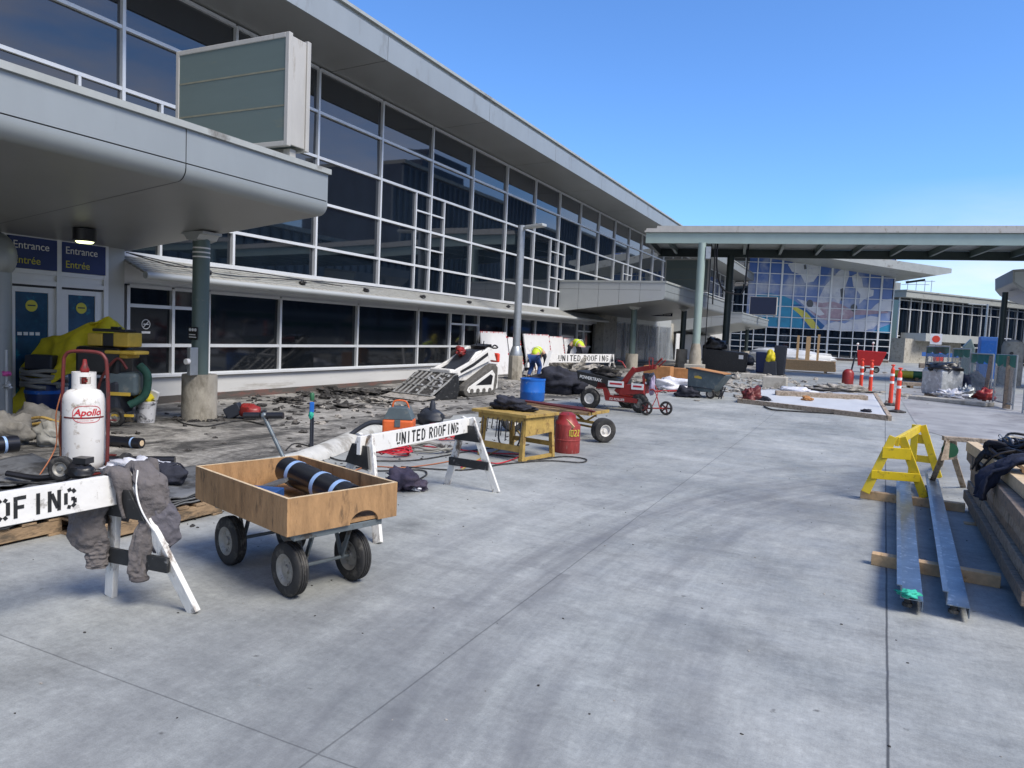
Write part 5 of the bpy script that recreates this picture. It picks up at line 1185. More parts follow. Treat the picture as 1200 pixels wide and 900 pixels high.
# grey rags & hoses heap far left
for i, (px, py, s_, m_, lb) in enumerate([(10, 520, .28, 'grey_cloth', 'grey canvas rag heap at the left edge beside the vacuum'), (45, 512, .30, 'grey_cloth', 'pointed grey canvas rag before the shop vacuum'), (62, 522, .2, 'hose_grey', 'small pale heap of hose ends right of the grey rags')]):
    p = gl(px, py); b = MB(); b.blob((0, 0, s_*.5), (s_*1.1, s_*.8, s_*.85), .4, 1.8, i+20, flat=.6); b = b.build('rag_heap', m_, loc=p, smooth=2); tag(b, lb, 'rags')
p = gl(58, 517); b = MB(); b.tube([-rt_*.35+V_((0, 0, .25)), -rt_*.1+V_((0, 0, .30)), rt_*.15+V_((0, 0, .24)), rt_*.45+V_((0, 0, .22))], .018, 8, 6); b.tube([-rt_*.25+V_((0, 0, .2)), rt_*.05+V_((0, 0, .24)), rt_*.35+V_((0, 0, .16))], .018, 8, 6); b = b.build('yellow_hose', 'bench_wood', loc=p, smooth=True); tag(b, 'tangled ochre hose lying over the grey rags', 'hose')
p = gl(8, 505); b = MB(); b.cyl((0, 0, 0), (0, 0, 1.1), .02, n=10); b.blob((.02, 0, .62), (.05, .05, .05), .3, 2, 2); b = b.build('pink_flagged_stake', 'galv', loc=p, smooth=True); tag(b, 'thin metal stake at the left edge', 'stake')
p2 = p+V_((0, 0, .78)); b = MB(); b.blob((0, 0, 0), (.05, .05, .035), .4, 3, 5); b = b.build('pink_ribbon', 'pink', loc=p2, smooth=2); tag(b, 'bit of pink ribbon tied on the left stake', 'ribbon')

# ---- red and black power tool, drilling post, orange vacuum, cables
p = gl(284, 491); t = thing('demolition_tool', 'red and black power tool lying right of the near column base', 'power tool', p)
b = MB(); b.blob(rt_*.12+V_((0, 0, .14)), (.2, .15, .13), .15, 2, 3, flat=.8); b.build('housing', 'red_paint', t, smooth=True)
b = MB(); b.box(-rt_*.14+V_((0, 0, .13)), (.28, .16, .2), math.atan2(rt_.y, rt_.x), 0, -.5); b.bar(rt_*.18+V_((0, 0, .08)), rt_*.4+V_((0, 0, .16)), .06, .05); b.build('grip', 'vac_dark', t, bevel=.02)
p = gl(364, 536); t = thing('electrical_stand', 'thin black stand with blue and green plugs behind the plywood cart', 'stand', p)
b = MB(); b.cyl((0, 0, .0), (0, 0, .68), .018, n=10); b.cyl((.03, 0, .05), (.03, 0, .5), .008, n=6); b.build('pole', 'vac_dark', t, smooth=True)
b = MB(); b.lathe([(.02, .70), (.028, .72), (.028, .78), (.018, .80)], n=12); b.build('green_plug', 'bottle_green', t, smooth=True)
b = MB(); b.box((0, 0, .62), (.05, .05, .13), .5); b.build('blue_plug', 'barrel_blue', t, bevel=.01)
b = MB(); b.blob((.0, -.01, .53), (.03, .03, .05), .3, 3, 1); b.build('teal_tape', 'teal', t, smooth=2)
p = gl(467, 522); t = thing('orange_vacuum', 'orange jobsite vacuum with black lid and hose behind the lettered barricade', 'vacuum', p, math.atan2(rt_.y, rt_.x)); 
b = MB(); b.b2((-.21, -.17, .05), (.21, .17, .38)); b.build('tank', 'orange', t, bevel=.03)
b = MB(); b.prism([(-.20, .38), (.2, .38), (.13, .54), (-.12, .54)], (0, -.16, 0), (1, 0, 0), (0, 0, 1), (0, .32, 0)); b.b2((-.04, -.18, .28), (.04, -.171, .38)); b.build('lid', 'hopper', t, bevel=.02)
b = MB(); b.tube([(-.1, 0, .53), (-.07, 0, .62), (.08, 0, .62), (.13, 0, .52)], .013, 8, 5); b.build('carry_handle', 'orange', t, smooth=True)
b = MB(); b.tube([(-.2, 0, .30), (-.4, 0, .30), (-.6, -.03, .18), (-.75, -.1, .04)], .032, 10, 6); b.build('hose', 'vac_dark', t, smooth=True)
def coil(name, label, cat, p, R_, r_, n, m_, seed=0, h=.02):
    b = MB(); rn = random.Random(seed)
    pts = []
    for k in range(n*20):
        a = k/20*2*math.pi; rr = R_*(1+.25*noise.noise(V_((a*.35, seed, 0)))) ; pts.append((rr*math.cos(a)+.06*noise.noise(V_((a*.2, 1, seed))), rr*.85*math.sin(a), r_+h*rn.random()+.01*(k/20)))
    b.tube(pts, r_, 6); o = b.build(name, m_, loc=p, smooth=True); tag(o, label, cat); return o
coil('red_hose_coil', 'loose red air hose coil on the concrete under the lettered barricade', 'hose', gl(458, 533), .25, .009, 9, 'red_text', 2, .05)
coil('red_hose_coil', 'second red hose coil beneath the lettering of the middle barricade', 'hose', gl(520, 514), .28, .009, 8, 'red_text', 5, .06)
coil('grey_hose_coil', 'grey hose coil on the concrete between barricade and yellow bench', 'hose', gl(500, 528), .32, .016, 3, 'hose_grey', 9, .05)
coil('black_cable_coil', 'black cable loops lying below the yellow bench', 'cable', gl(478, 515), .22, .012, 5, 'rubber', 11, .05)
p = gl(512, 512); b = MB(); b.lathe([(.02, .02), (.17, .02), (.15, .16), (.12, .2), (.03, .21)], n=20); b = b.build('red_pail', 'red_paint', loc=p, smooth=True); tag(b, 'red pail behind the middle barricade', 'pail')
p = gl(505, 498); t = thing('compact_compressor', 'small black machine just behind the middle barricade', 'machine', p)
b = MB(); b.blob((0, 0, .14), (.25, .16, .14), .15, 2, 4, flat=.8); b.lathe([(.06, .25), (.05, .36), (.03, .42)], (.02, 0, 0), n=12); b.build('body', 'vac_dark', t, smooth=True)
def cable(label, pix, r_=.009, m_='rubber', cat='cable', name='power_cable', sm=6):
    pts = [gl(*q)+V_((0, 0, r_+.004)) for q in pix]; c_ = pts[0].copy(); b = MB(); b.tube([q-c_ for q in pts], r_, 6, sm); o = b.build(name, m_, loc=c_, smooth=True); tag(o, label, cat); return o
cable('black cable looping out past the red can', [(470, 548), (540, 552), (590, 545), (640, 541), (680, 543), (686, 539), (660, 536), (620, 541), (612, 538), (560, 532)])
cable('black cable crossing behind the middle barricade', [(335, 529), (345, 521), (365, 525), (395, 540), (430, 541), (490, 540), (560, 528), (620, 522)])
cable('black cable from the purple bag to the barricade', [(485, 566), (500, 557), (490, 552), (440, 553), (420, 549), (380, 548), (340, 552)])
cable('red hose snaking under the yellow bench', [(540, 549), (560, 541), (585, 544), (610, 534), (575, 532), (530, 527), (500, 524), (470, 521)], .008, 'red_text', 'hose', 'air_hose')
cable('ochre hose running from the bench toward the coils', [(540, 552), (560, 540), (590, 525), (610, 512), (600, 500)], .009, 'bench_wood', 'hose', 'air_hose')
cable('orange hose lying left of the red coil', [(400, 560), (430, 548), (470, 549), (500, 546), (530, 541)], .007, 'orange_dark', 'hose', 'air_hose')
cable('thin black cable by the near column foot', [(205, 490), (215, 497), (240, 501), (262, 497), (285, 494), (310, 499)], .012)
cable('black cable lying along the shaded pavement edge right of the red bag', [(895, 477), (905, 481), (930, 483), (965, 485), (1000, 486)], .02)
p = gl(472, 574); b = MB(); b.blob((0, 0, .10), (.19, .14, .12), .35, 2.4, 3, 28, 18, flat=.75); b.blob(rt_*.16+V_((0, 0, .05)), (.10, .08, .06), .4, 3, 6, flat=.7); b = b.build('purple_bag', 'purple_cloth', loc=p, smooth=2); tag(b, 'dark purple cloth bag on the concrete behind the plywood cart', 'bag')
p = gl(488, 576); b = MB(); b.blob((0, 0, .03), (.06, .04, .03), .4, 3, 6, flat=.7); b = b.build('plastic_scrap', 'plastic_white', loc=p, smooth=2); tag(b, 'scrap of clear plastic beside the purple bag', 'scrap')
# long pale membrane edge lying in front of the column
pts = [gl(*q) for q in ((262, 560), (300, 552), (350, 545), (402, 525), (424, 510), (470, 497))]
b = MB(); vs = []
c_ = pts[0]
for i, q in enumerate(pts):
    w2 = (.10, .12, .16, .19, .16, .08)[i]
    d_ = (pts[min(i+1, 5)]-pts[max(i-1, 0)]).normalized(); nn2 = Vector((-d_.y, d_.x, 0))
    for k in range(9):
        a = math.pi*k/8; vs.append(q-c_+nn2*(w2*math.cos(a))+V_((0, 0, .005+w2*.85*math.sin(a))))
b.add(vs, [(i*9+k, i*9+k+1, (i+1)*9+k+1, (i+1)*9+k) for i in range(5) for k in range(8)])
b = b.build('duct_sleeve', mat('sleeve', (.50, .50, .47), .8, var=.15, scale=4, bump=.4, dirt=(.3, .29, .26), dirt_amt=.3), loc=c_, smooth=2, sub=1); tag(b, 'long pale sleeve lying on the stripped deck behind the plywood cart', 'sleeve')

# ---- yellow work bench
A = gl(613, 532); B = gl(665, 526); 
bu = Vector((-.985, .17, 0)).normalized(); bv = Vector((bu.y, -bu.x, 0)); bv = bv if bv.y > 0 else -bv
# near edge runs left from px(640,484) to px(565,480); right side recedes
TR = wp(628, 490, .60); TL = wp(562, 481, .60); TB = wp(645, 482, .60)
bc = (TL+TB)/2; ex = (TR-TL).normalized(); Lb = (TR-TL).length; ey = (TB-TR).normalized(); Wb = max(.55, (TB-TR).length)
bench = thing('work_bench', 'yellow wooden work bench with grinder hooks beside the red can', 'work bench', (bc.x, bc.y, 0), math.atan2(ex.y, ex.x))
Wb = .72; hx_, hy_ = Lb/2, Wb/2
b = MB(); b.b2((-hx_, -hy_, .57), (hx_, hy_, .61)); b.build('top', 'bench_wood', bench, bevel=.004)
b = MB(); b.b2((-hx_+.1, -hy_+.03, .50), (hx_-.06, -hy_+.06, .569)); b.b2((-hx_+.1, hy_-.06, .50), (hx_-.06, hy_-.03, .569)); b.build('apron', 'bench_wood', bench)
b = MB(); b.prism([(-hy_+.04, .33), (hy_-.1, .35), (hy_-.06, .568), (-hy_+.04, .568)], (hx_-.055, 0, 0), (0, 1, 0), (0, 0, 1), (.02, 0, 0)); b.build('end_box', 'bench_wood', bench)
for x in (-hx_+.18, hx_-.09):
    for y in (-hy_+.07, hy_-.07):
        b = MB(); b.bar((x*1.06, y*1.15, 0), (x, y, .569), .06, .05, (0, 1, 0)); b.build('leg', 'bench_wood', bench, bevel=.004)
b = MB(); b.bar((-hx_+.15, -hy_+.04, .16), (hx_-.09, -hy_+.04, .16), .03, .08); b.bar((-hx_+.15, hy_-.04, .18), (hx_-.09, hy_-.04, .18), .03, .06); b.bar((hx_-.08, -hy_, .03), (hx_-.08, hy_, .03), .05, .04); b.build('stretcher', 'bench_wood', bench)
b = MB()
for i in range(9):
    x = -hx_+.2+.08*i; l_ = .08+.18*random.random(); b.tube([(x, -hy_+.02, .52), (x+.01, -hy_+.0, .45), (x-.02, -hy_+.02, .50-l_)], .007, 6, 3)
b.tube([(-.1, -.2, .5), (-.05, -.25, .2), (.15, -.2, .12), (.3, -.25, .3), (.32, -.3, .5)], .012, 6, 6)
b.build('hanging_hooks', 'vac_dark', bench, smooth=True)
p = bench.location+ex*(-.12)+V_((0, 0, .69)); b = MB(); b.blob((0, 0, 0), (.22, .17, .10), .3, 2.2, 3, 30, 18, flat=.8); b.blob(ex*.27+V_((0, 0, -.04)), (.16, .10, .045), .3, 3, 5, flat=.9); b = b.build('dark_jacket', 'dark_cloth', loc=p, smooth=2); tag(b, 'bundled dark jacket lying on the yellow work bench', 'jacket')
# red can
p = gl(660, 531)+V_((0, .13, 0)); t = thing('red_can', 'battered red steel can with yellow scrawl standing beside the yellow bench', 'can', p)
b = MB(); b.lathe([(.175, 0), (.18, .01), (.178, .17), (.183, .175), (.183, .19), (.178, .195), (.175, .385), (.17, .40)], n=28); b.build('body', 'red_can', t, smooth=True)
b = MB(); b.lathe([(.17, .40), (.15, .44), (.13, .47), (.12, .53), (.07, .56), (.03, .565)], (-.02, 0, 0), n=16); b.build('liner', 'red_paint', t, smooth=True)
b = MB(); b.bar((-.03, -.1, .50), (.14, -.13, .37), .025, .035); b.build('stick', 'new_wood', t)
b = MB(); z0_ = .30
rr_ = .181; dc_ = math.atan2(-p.y, -p.x)+.15
def wr(pts_, b):
    for (u0, z0), (u1, z1) in zip(pts_, pts_[1:]):
        b.bar((rr_*math.cos(dc_+u0/rr_), rr_*math.sin(dc_+u0/rr_), z0), (rr_*math.cos(dc_+u1/rr_), rr_*math.sin(dc_+u1/rr_), z1), .008, .008)
wr([(0, .25), (0, .33)], b); wr([(.02, .25), (.05, .25), (.05, .33), (.02, .33), (.02, .25)], b); wr([(.11, .25), (.07, .25), (.11, .31), (.09, .335), (.07, .32)], b); wr([(.13, .33), (.165, .33), (.13, .25), (.165, .25)], b); b.build('yellow_scrawl', 'yellow_text', t)
# ---- flat trailer with big tyres
tR = gl(703, 517); tL = gl(655, 511); tBL = gl(597, 503)
fx = Vector((1, -.12, 0)).normalized()
tr = thing('flat_trailer', 'low timber topped trailer on fat tyres behind the yellow bench', 'trailer', (-4.5, 11.15, 0), math.atan2(fx.y, fx.x))
rT = .19
for (px, py, xx) in ((703, 519, .0), (596, 506, 0)):
    q = gl(px, py); l_ = Matrix.Rotation(-tr.rotation_euler.z, 3, 'Z') @ (q-tr.location)
    wheel(tr, (l_.x, l_.y+.1, rT), (.80, -.6, 0), rT, .17, 'hub_white', hubr=.45)
q = gl(652, 513); l_ = Matrix.Rotation(-tr.rotation_euler.z, 3, 'Z') @ (q-tr.location); wheel(tr, (l_.x, l_.y+.15, rT), (.80, -.6, 0), rT, .14, 'hub_white', hubr=.45)
b = MB()
for i in range(5): b.b2((-.75, -.35+.14*i, .40), (.72, -.22+.14*i, .44))
b.build('deck_planks', 'pallet_wood', tr, bevel=.004)
b = MB(); b.b2((.15, -.37, .395), (.74, .36, .399)); b.bar((.74, -.37, .42), (.74, .36, .42), .03, .05); b.build('edge_board', 'bench_wood', tr)
b = MB(); b.bar((.2, .0, .27), (.86, -.1, .25), .05, .04); b.bar((-.7, .1, .25), (.3, -.0, .27), .05, .04); b.bar((.3, 0, .38), (.5, -.05, .27), .03, .03); b.bar((.7, 0, .38), (.55, -.05, .27), .03, .03); b.bar((.1, .15, .18), (.85, .0, .16), .03, .03); b.build('chassis', 'bench_wood', tr)
b = MB()
for i in range(4): b.bar((-.9+.05*i, .18-.11*i, .47+.01*i), (.45+.12*i, .05-.12*i, .46), .05, .025)
b.build('loose_bars', 'maroon', tr)
# ---- blue barrel
p = gl(620, 471)+V_((-.05, .28, 0)); t = thing('blue_barrel', 'cut down blue plastic barrel on the deck behind the trailer', 'barrel', p)
b = MB(); b.lathe([(.265, 0), (.29, .03), (.295, .2), (.30, .21), (.30, .24), (.295, .25), (.295, .5), (.305, .505), (.305, .54), (.28, .545), (.275, .3), (.27, .05)], n=36); b.build('shell', 'barrel_blue', t, smooth=True)
p = gl(646, 462)+V_((.0, .3, 0)); b = MB(); b.blob((0, 0, .38), (.62, .42, .30), .25, 1.8, 3, 30, 20, flat=.9); b.blob(rt_*.55+V_((0, 0, .25)), (.28, .25, .24), .3, 2, 7, flat=.9); b.b2((-.5, -.3, 0), (.45, .3, .3)); b = b.build('covered_heap', 'dark_cloth', loc=p, smooth=2); tag(b, 'dark cloth covered heap between the blue barrel and the lamp post', 'heap')

# ---- mini skid loader
A = gl(532, 467); B = gl(567, 463)
sk_c = gl(552, 464); du = (gl(470, 470)-gl(567, 462)).normalized()      # toward the bucket
du = Vector((-.30, -.954, 0)).normalized() if abs(du.y) > .99 else Vector((du.x, du.y, 0)).normalized()
side = Vector((du.y, -du.x, 0)); side = side if side.x > 0 else -side    # toward the drive
sk = thing('mini_skid_loader', 'white tracked walk-behind loader with striped steel bucket lowered on the stripped deck', 'loader', sk_c-side*.35-du*.22, math.atan2(du.y, du.x))
sk.scale = (1.17, 1.12, 1.08)
SS = 1.0 if (Matrix.Rotation(math.atan2(du.y, du.x), 3, 'Z') @ V_((0, 1, 0))).dot(side) > 0 else -1.0
for s_ in (-1, 1):
    o_ = SS*s_*.36
    b = MB(); tw = .10
    outl = [(-.46, .10), (-.40, .02), (-.3, 0), (.45, 0), (.56, .05), (.60, .14), (.55, .24), (.42, .32), (-.30, .70), (-.42, .74), (-.52, .66), (-.52, .3)]
    b.prism(outl, (0, o_-tw, 0), (1, 0, 0), (0, 0, 1), (0, 2*tw, 0)); tk = b.build('track', 'track', sk, bevel=.02)
    b = MB(); inn = [(-.38, .14), (-.28, .09), (.44, .09), (.50, .15), (.46, .22), (.34, .28), (-.32, .60), (-.42, .5)]
    b.prism(inn, (0, o_-tw-.006 if s_*SS < 0 else o_-tw-.006, 0), (1, 0, 0), (0, 0, 1), (0, 2*tw+.012, 0)); b.build('track_frame', 'skid_white', tk, bevel=.01)
    b = MB(); b.prism([(-.30, .26), (.22, .26), (-.26, .50), (-.34, .46)], (0, o_-tw-.012, 0), (1, 0, 0), (0, 0, 1), (0, 2*tw+.024, 0)); b.build('track_opening', 'black_plastic', tk)
    for x in (-.25, -.05, .15, .35):
        b = MB(); b.cyl((x, o_-tw-.016, .13), (x, o_+tw+.016, .13), .055, n=14); b.build('roller', 'track', tk)
b = MB(); b.prism([(-.55, .40), (-.40, .88), (-.20, 1.05), (.0, 1.0), (.45, .55), (.55, .35), (-.45, .30)], (0, -.26, 0), (1, 0, 0), (0, 0, 1), (0, .52, 0)); b.build('body', 'skid_white', sk, bevel=.03)
b = MB(); b.prism([(-.25, 1.055), (.02, 1.02), (.50, .60), (.44, .56), (-.05, .94), (-.28, 1.0)], (0, -.23, 0), (1, 0, 0), (0, 0, 1), (0, .46, 0)); b.build('hood', 'vac_dark', sk, bevel=.01)
for s_ in (-1, 1):
    y0 = s_*.31; b = MB(); b.prism([(-.60, .80), (-.48, 1.08), (-.34, 1.12), (.30, .78), (.80, .58), (.92, .42), (.80, .34), (.62, .46), (-.42, .82)], (0, y0-.03, 0), (1, 0, 0), (0, 0, 1), (0, .06, 0)); la = b.build('lift_arm', 'skid_white', sk, bevel=.01)
    b = MB(); b.prism([(-.28, 1.0), (.20, .75), (.60, .58), (.58, .53), (.18, .68), (-.3, .93)], (0, y0-.036, 0), (1, 0, 0), (0, 0, 1), (0, .072, 0)); b.build('arm_stripe', 'black_paint', la)
    b = MB(); b.cyl((.15, y0, .62), (.75, y0, .45), .03, n=12); b.build('cylinder', 'galv', sk, smooth=True)
b = MB(); b.tube([(-.48, -.25, 1.08), (-.62, -.25, 1.17), (-.70, -.25, 1.1), (-.70, .25, 1.1), (-.62, .25, 1.17), (-.48, .25, 1.08)], .018, 8, 4); b.box((-.45, 0, 1.12), (.24, .42, .09), 0, 0, .2); b.tube([(-.4, -.1, 1.15), (-.42, -.1, 1.26)], .012, 6); b.tube([(-.4, .1, 1.15), (-.42, .1, 1.26)], .012, 6); b.build('controls', 'black_plastic', sk, smooth=True)
b = MB(); b.b2((-.80, -.25, .12), (-.72, .25, .72)); b.build('rear_plate', 'skid_white', sk, bevel=.02)
b = MB(); b.b2((-.78, SS*.06, .76), (-.70, SS*.30, .98)); b.build('orange_bag', 'delin', sk, bevel=.03)
b = MB(); b.cyl((.0, -.28, 1.06), (.2, -.05, 1.02), .07, n=14); b.blob((.22, .0, 1.0), (.12, .1, .09), .3, 2, 4); b.build('exhaust_cover', 'red_paint', sk, smooth=True)
# bucket
b = MB(); bw = .58
prof = [(.95, .52), (1.85, .02), (1.80, .0), (.95, .02), (.86, .20), (.88, .50)]
top_f = MB()
for s_ in (-1, 1):
    b.prism([(.93, .52), (1.02, .50), (1.60, .07), (1.78, .0), (.95, .0), (.87, .2)], (0, s_*bw-.012, 0), (1, 0, 0), (0, 0, 1), (0, .024, 0))
b.prism([(.95, .0), (1.82, .0), (1.86, .012), (.95, .03)], (0, -bw+.013, 0), (1, 0, 0), (0, 0, 1), (0, 2*bw-.026, 0))
b.prism([(.92, .0), (.95, .0), (.95, .5), (.92, .5)], (0, -bw+.013, 0), (1, 0, 0), (0, 0, 1), (0, 2*bw-.026, 0)); bk2 = b.build('bucket', 'black_paint', sk)
b = MB()
dd = V_((1.66-.93, 0, .09-.54)); o0 = V_((.93, 0, .54))
ny_s = 9
for i in range(ny_s):
    y = -bw+.03+(2*bw-.06)*i/(ny_s-1)
    if i in (0, 1, 2, 3, 5, 8): b.bar(o0+V_((0, y, 0)), o0+dd+V_((0, y, 0)), .04, .018)
for k in (0, .33, .62, 1): b.bar(o0+dd*k+V_((0, -bw+.02, .002)), o0+dd*k+V_((0, bw-.02, .002)), .05, .02)
rn = random.Random(3)
for k in range(26):
    u = rn.uniform(.05, .95); y = SS*rn.uniform(-.02, bw-.06)
    b.box(o0+dd*u+V_((0, y, .004)), (rn.uniform(.06, .14), .045, .016), rn.choice((0, .5, -.5, 1.57)), 0, math.atan2(.45, .73))
b.build('bucket_grate', 'bucket_steel', bk2)
b = MB(); b.prism([(.93, .53), (1.66, .085), (1.65, .07), (.93, .51)], (0, -bw+.03, 0), (1, 0, 0), (0, 0, 1), (0, 2*bw-.06, 0)); b.build('load', 'debris', bk2)
b = MB(); b.prism([(1.60, .09), (1.95, .01), (1.95, .0), (1.58, .05)], (0, -bw-.02, 0), (1, 0, 0), (0, 0, 1), (0, 2*bw+.04, 0)); b.build('cutting_edge', 'rubble_light', bk2)
b = MB(); b.b2((.72, -.3, .28), (.87, .3, .62)); b.build('coupler', 'skid_white', sk, bevel=.03)

# ---- red roof cutter cart
A = gl(690, 478); Bf = gl(748, 484)
cx = (Bf-A).normalized(); rc_ = thing('power_buggy', 'red three-wheeled power buggy with black hopper and long handles facing right', 'power buggy', ((A+Bf)/2).to_tuple(), math.atan2(cx.y, cx.x))
rc_.location.z = gz(15.5)
Dp = (Bf-A).length
rw_ = .21
b0 = -Dp/2
wheel(rc_, (b0, 0.05, rw_), (0, 1, 0), rw_+.02, .14, 'hub_white', hubr=.48); wheel(rc_, (Dp/2, .05, rw_-.0), (.25, 1, 0), rw_, .13, 'hub', hubr=.48); wheel(rc_, (b0+.62, .75, rw_), (0, 1, 0), rw_+.02, .14, 'hub', hubr=.5)
b = MB(); b.prism([(-.95, .82), (.10, .68), (.10, .50), (-.42, .46), (-.90, .62)], (0, 0, 0), (1, 0, 0), (0, 0, 1), (0, .75, 0)); b.build('hopper', 'black_paint', rc_, bevel=.01)
b = MB(); b.blob((-.35, .3, .80), (.32, .25, .12), .4, 2.4, 8, flat=.6); b.build('hopper_load', 'debris', rc_, smooth=2)
b = MB(); b.prism([(-.45, .45), (-.28, .45), (-.20, .20), (.55, .20), (.55, .30), (-.1, .33), (-.22, .58), (-.40, .62)], (0, .0, 0), (1, 0, 0), (0, 0, 1), (0, .06, 0)); b.b2((-.28, .62, .2), (.4, .68, .3)); b.build('lower_frame', 'red_paint', rc_, bevel=.01)
def squeeze(b):
    b.v = [(x if x < .5 else .5+(x-.5)*.55, y, z) for x, y, z in b.v]; return b
b = MB(); b.bar((.02, .1, .40), (.42, .1, .95), .12, .10, (0, 1, 0)); b.bar((.38, .1, .90), (1.22, .1, 1.02), .10, .08, (0, 1, 0)); b.prism([(.1, .34), (.85, .42), (.82, .62), (.15, .58)], (0, .0, 0), (1, 0, 0), (0, 0, 1), (0, .3, 0)); b.bar((.86, .08, .2), (.72, .1, .82), .08, .06, (0, 1, 0)); squeeze(b).build('upper_frame', 'red_paint', rc_, bevel=.01)
b = MB(); b.tube([(1.02, .0, 1.0), (.98, 0, 1.2), (1.14, 0, 1.2), (1.14, .0, .98)], .016, 8); b.tube([(1.2, .0, 1.0), (1.50, -.05, 1.20)], .02, 8); b.bar((1.40, -.04, 1.12), (1.55, -.06, 1.20), .045, .045); squeeze(b).build('handlebar', 'red_paint', rc_, smooth=True)
b = MB(); b.tube([(1.2, .3, 1.02), (1.46, .3, 1.16)], .02, 8); squeeze(b).build('handlebar', 'red_paint', rc_, smooth=True)
b = MB(); b.tube([(.25, .0, .95), (.15, 0, 1.08), (.05, 0, 1.10)], .016, 8); squeeze(b).build('dump_lever', 'red_paint', rc_, smooth=True)
b = MB(); b.blob((.95, .25, .72), (.17, .18, .15), .15, 2, 2); b.box((.8, .2, .80), (.2, .2, .12)); squeeze(b).build('engine', 'vac_dark', rc_, smooth=True)
b = MB(); b.blob((1.10, .1, .60), (.12, .04, .2), .3, 2, 5); squeeze(b).build('pale_cloth', mat('lilac', (.4, .34, .48), .8), rc_, smooth=2)
for (x0, z0, x1, z1, wd) in ((-.15, .62, .22, .52, 0), (.40, .50, .78, .60, 0)):
    b = MB(); b.b2((min(x0, x1), -.012, min(z0, z1)), (min(max(x0, x1), .68), -.004, max(z0, z1)+.03)); s_ = b.build('sticker', 'white_text', rc_)
    b = MB(); b.b2((min(x0, x1)+.04, -.015, min(z0, z1)+.05), (min(max(x0, x1), .68)-.04, -.0125, max(z0, z1)-.01)); b.build('sticker_print', 'red_text', s_)
text('buggy_lettering', 'POWERTRAX', .10, 'white_text', rc_, (-.86, -.004, .66), (R(90), R(6), 0), bold=.002, sx=.9)
text('buggy_lettering', 'EZ-ROLLER', .075, 'white_text', rc_, (-.1, -.003, .225), (R(90), 0, 0), sx=.95)
# castor trailer wheels
b = MB(); b.tube([(1.1, .0, .52), (1.3, 0, .50), (1.55, -.05, .18)], .018, 8, 4); b.tube([(1.2, .1, .62), (1.35, .1, .45), (1.32, -.2, .15)], .014, 8, 4); b.cyl((1.15, -.28, .145), (1.68, .1, .145), .015, n=8); squeeze(b).build('castor_frame', 'red_paint', rc_, smooth=True)
for q, sp in (((.87, -.28, .15), 1), ((1.17, .1, .15), 1)):
    b = MB(); b.torus(q, (.1, 1, 0), .125, .026, 26, 8); cwh = b.build('castor_wheel', 'rubber', rc_, smooth=True)
    b = MB()
    for k in range(5): a = k*2*math.pi/5; b.bar(q, (q[0]+.105*math.cos(a), q[1]-.0105*math.cos(a), q[2]+.105*math.sin(a)), .03, .02, (0, 1, 0))
    b.cyl((q[0], q[1]-.04, q[2]), (q[0], q[1]+.04, q[2]), .03, n=12); b.build('spokes', 'maroon', cwh)

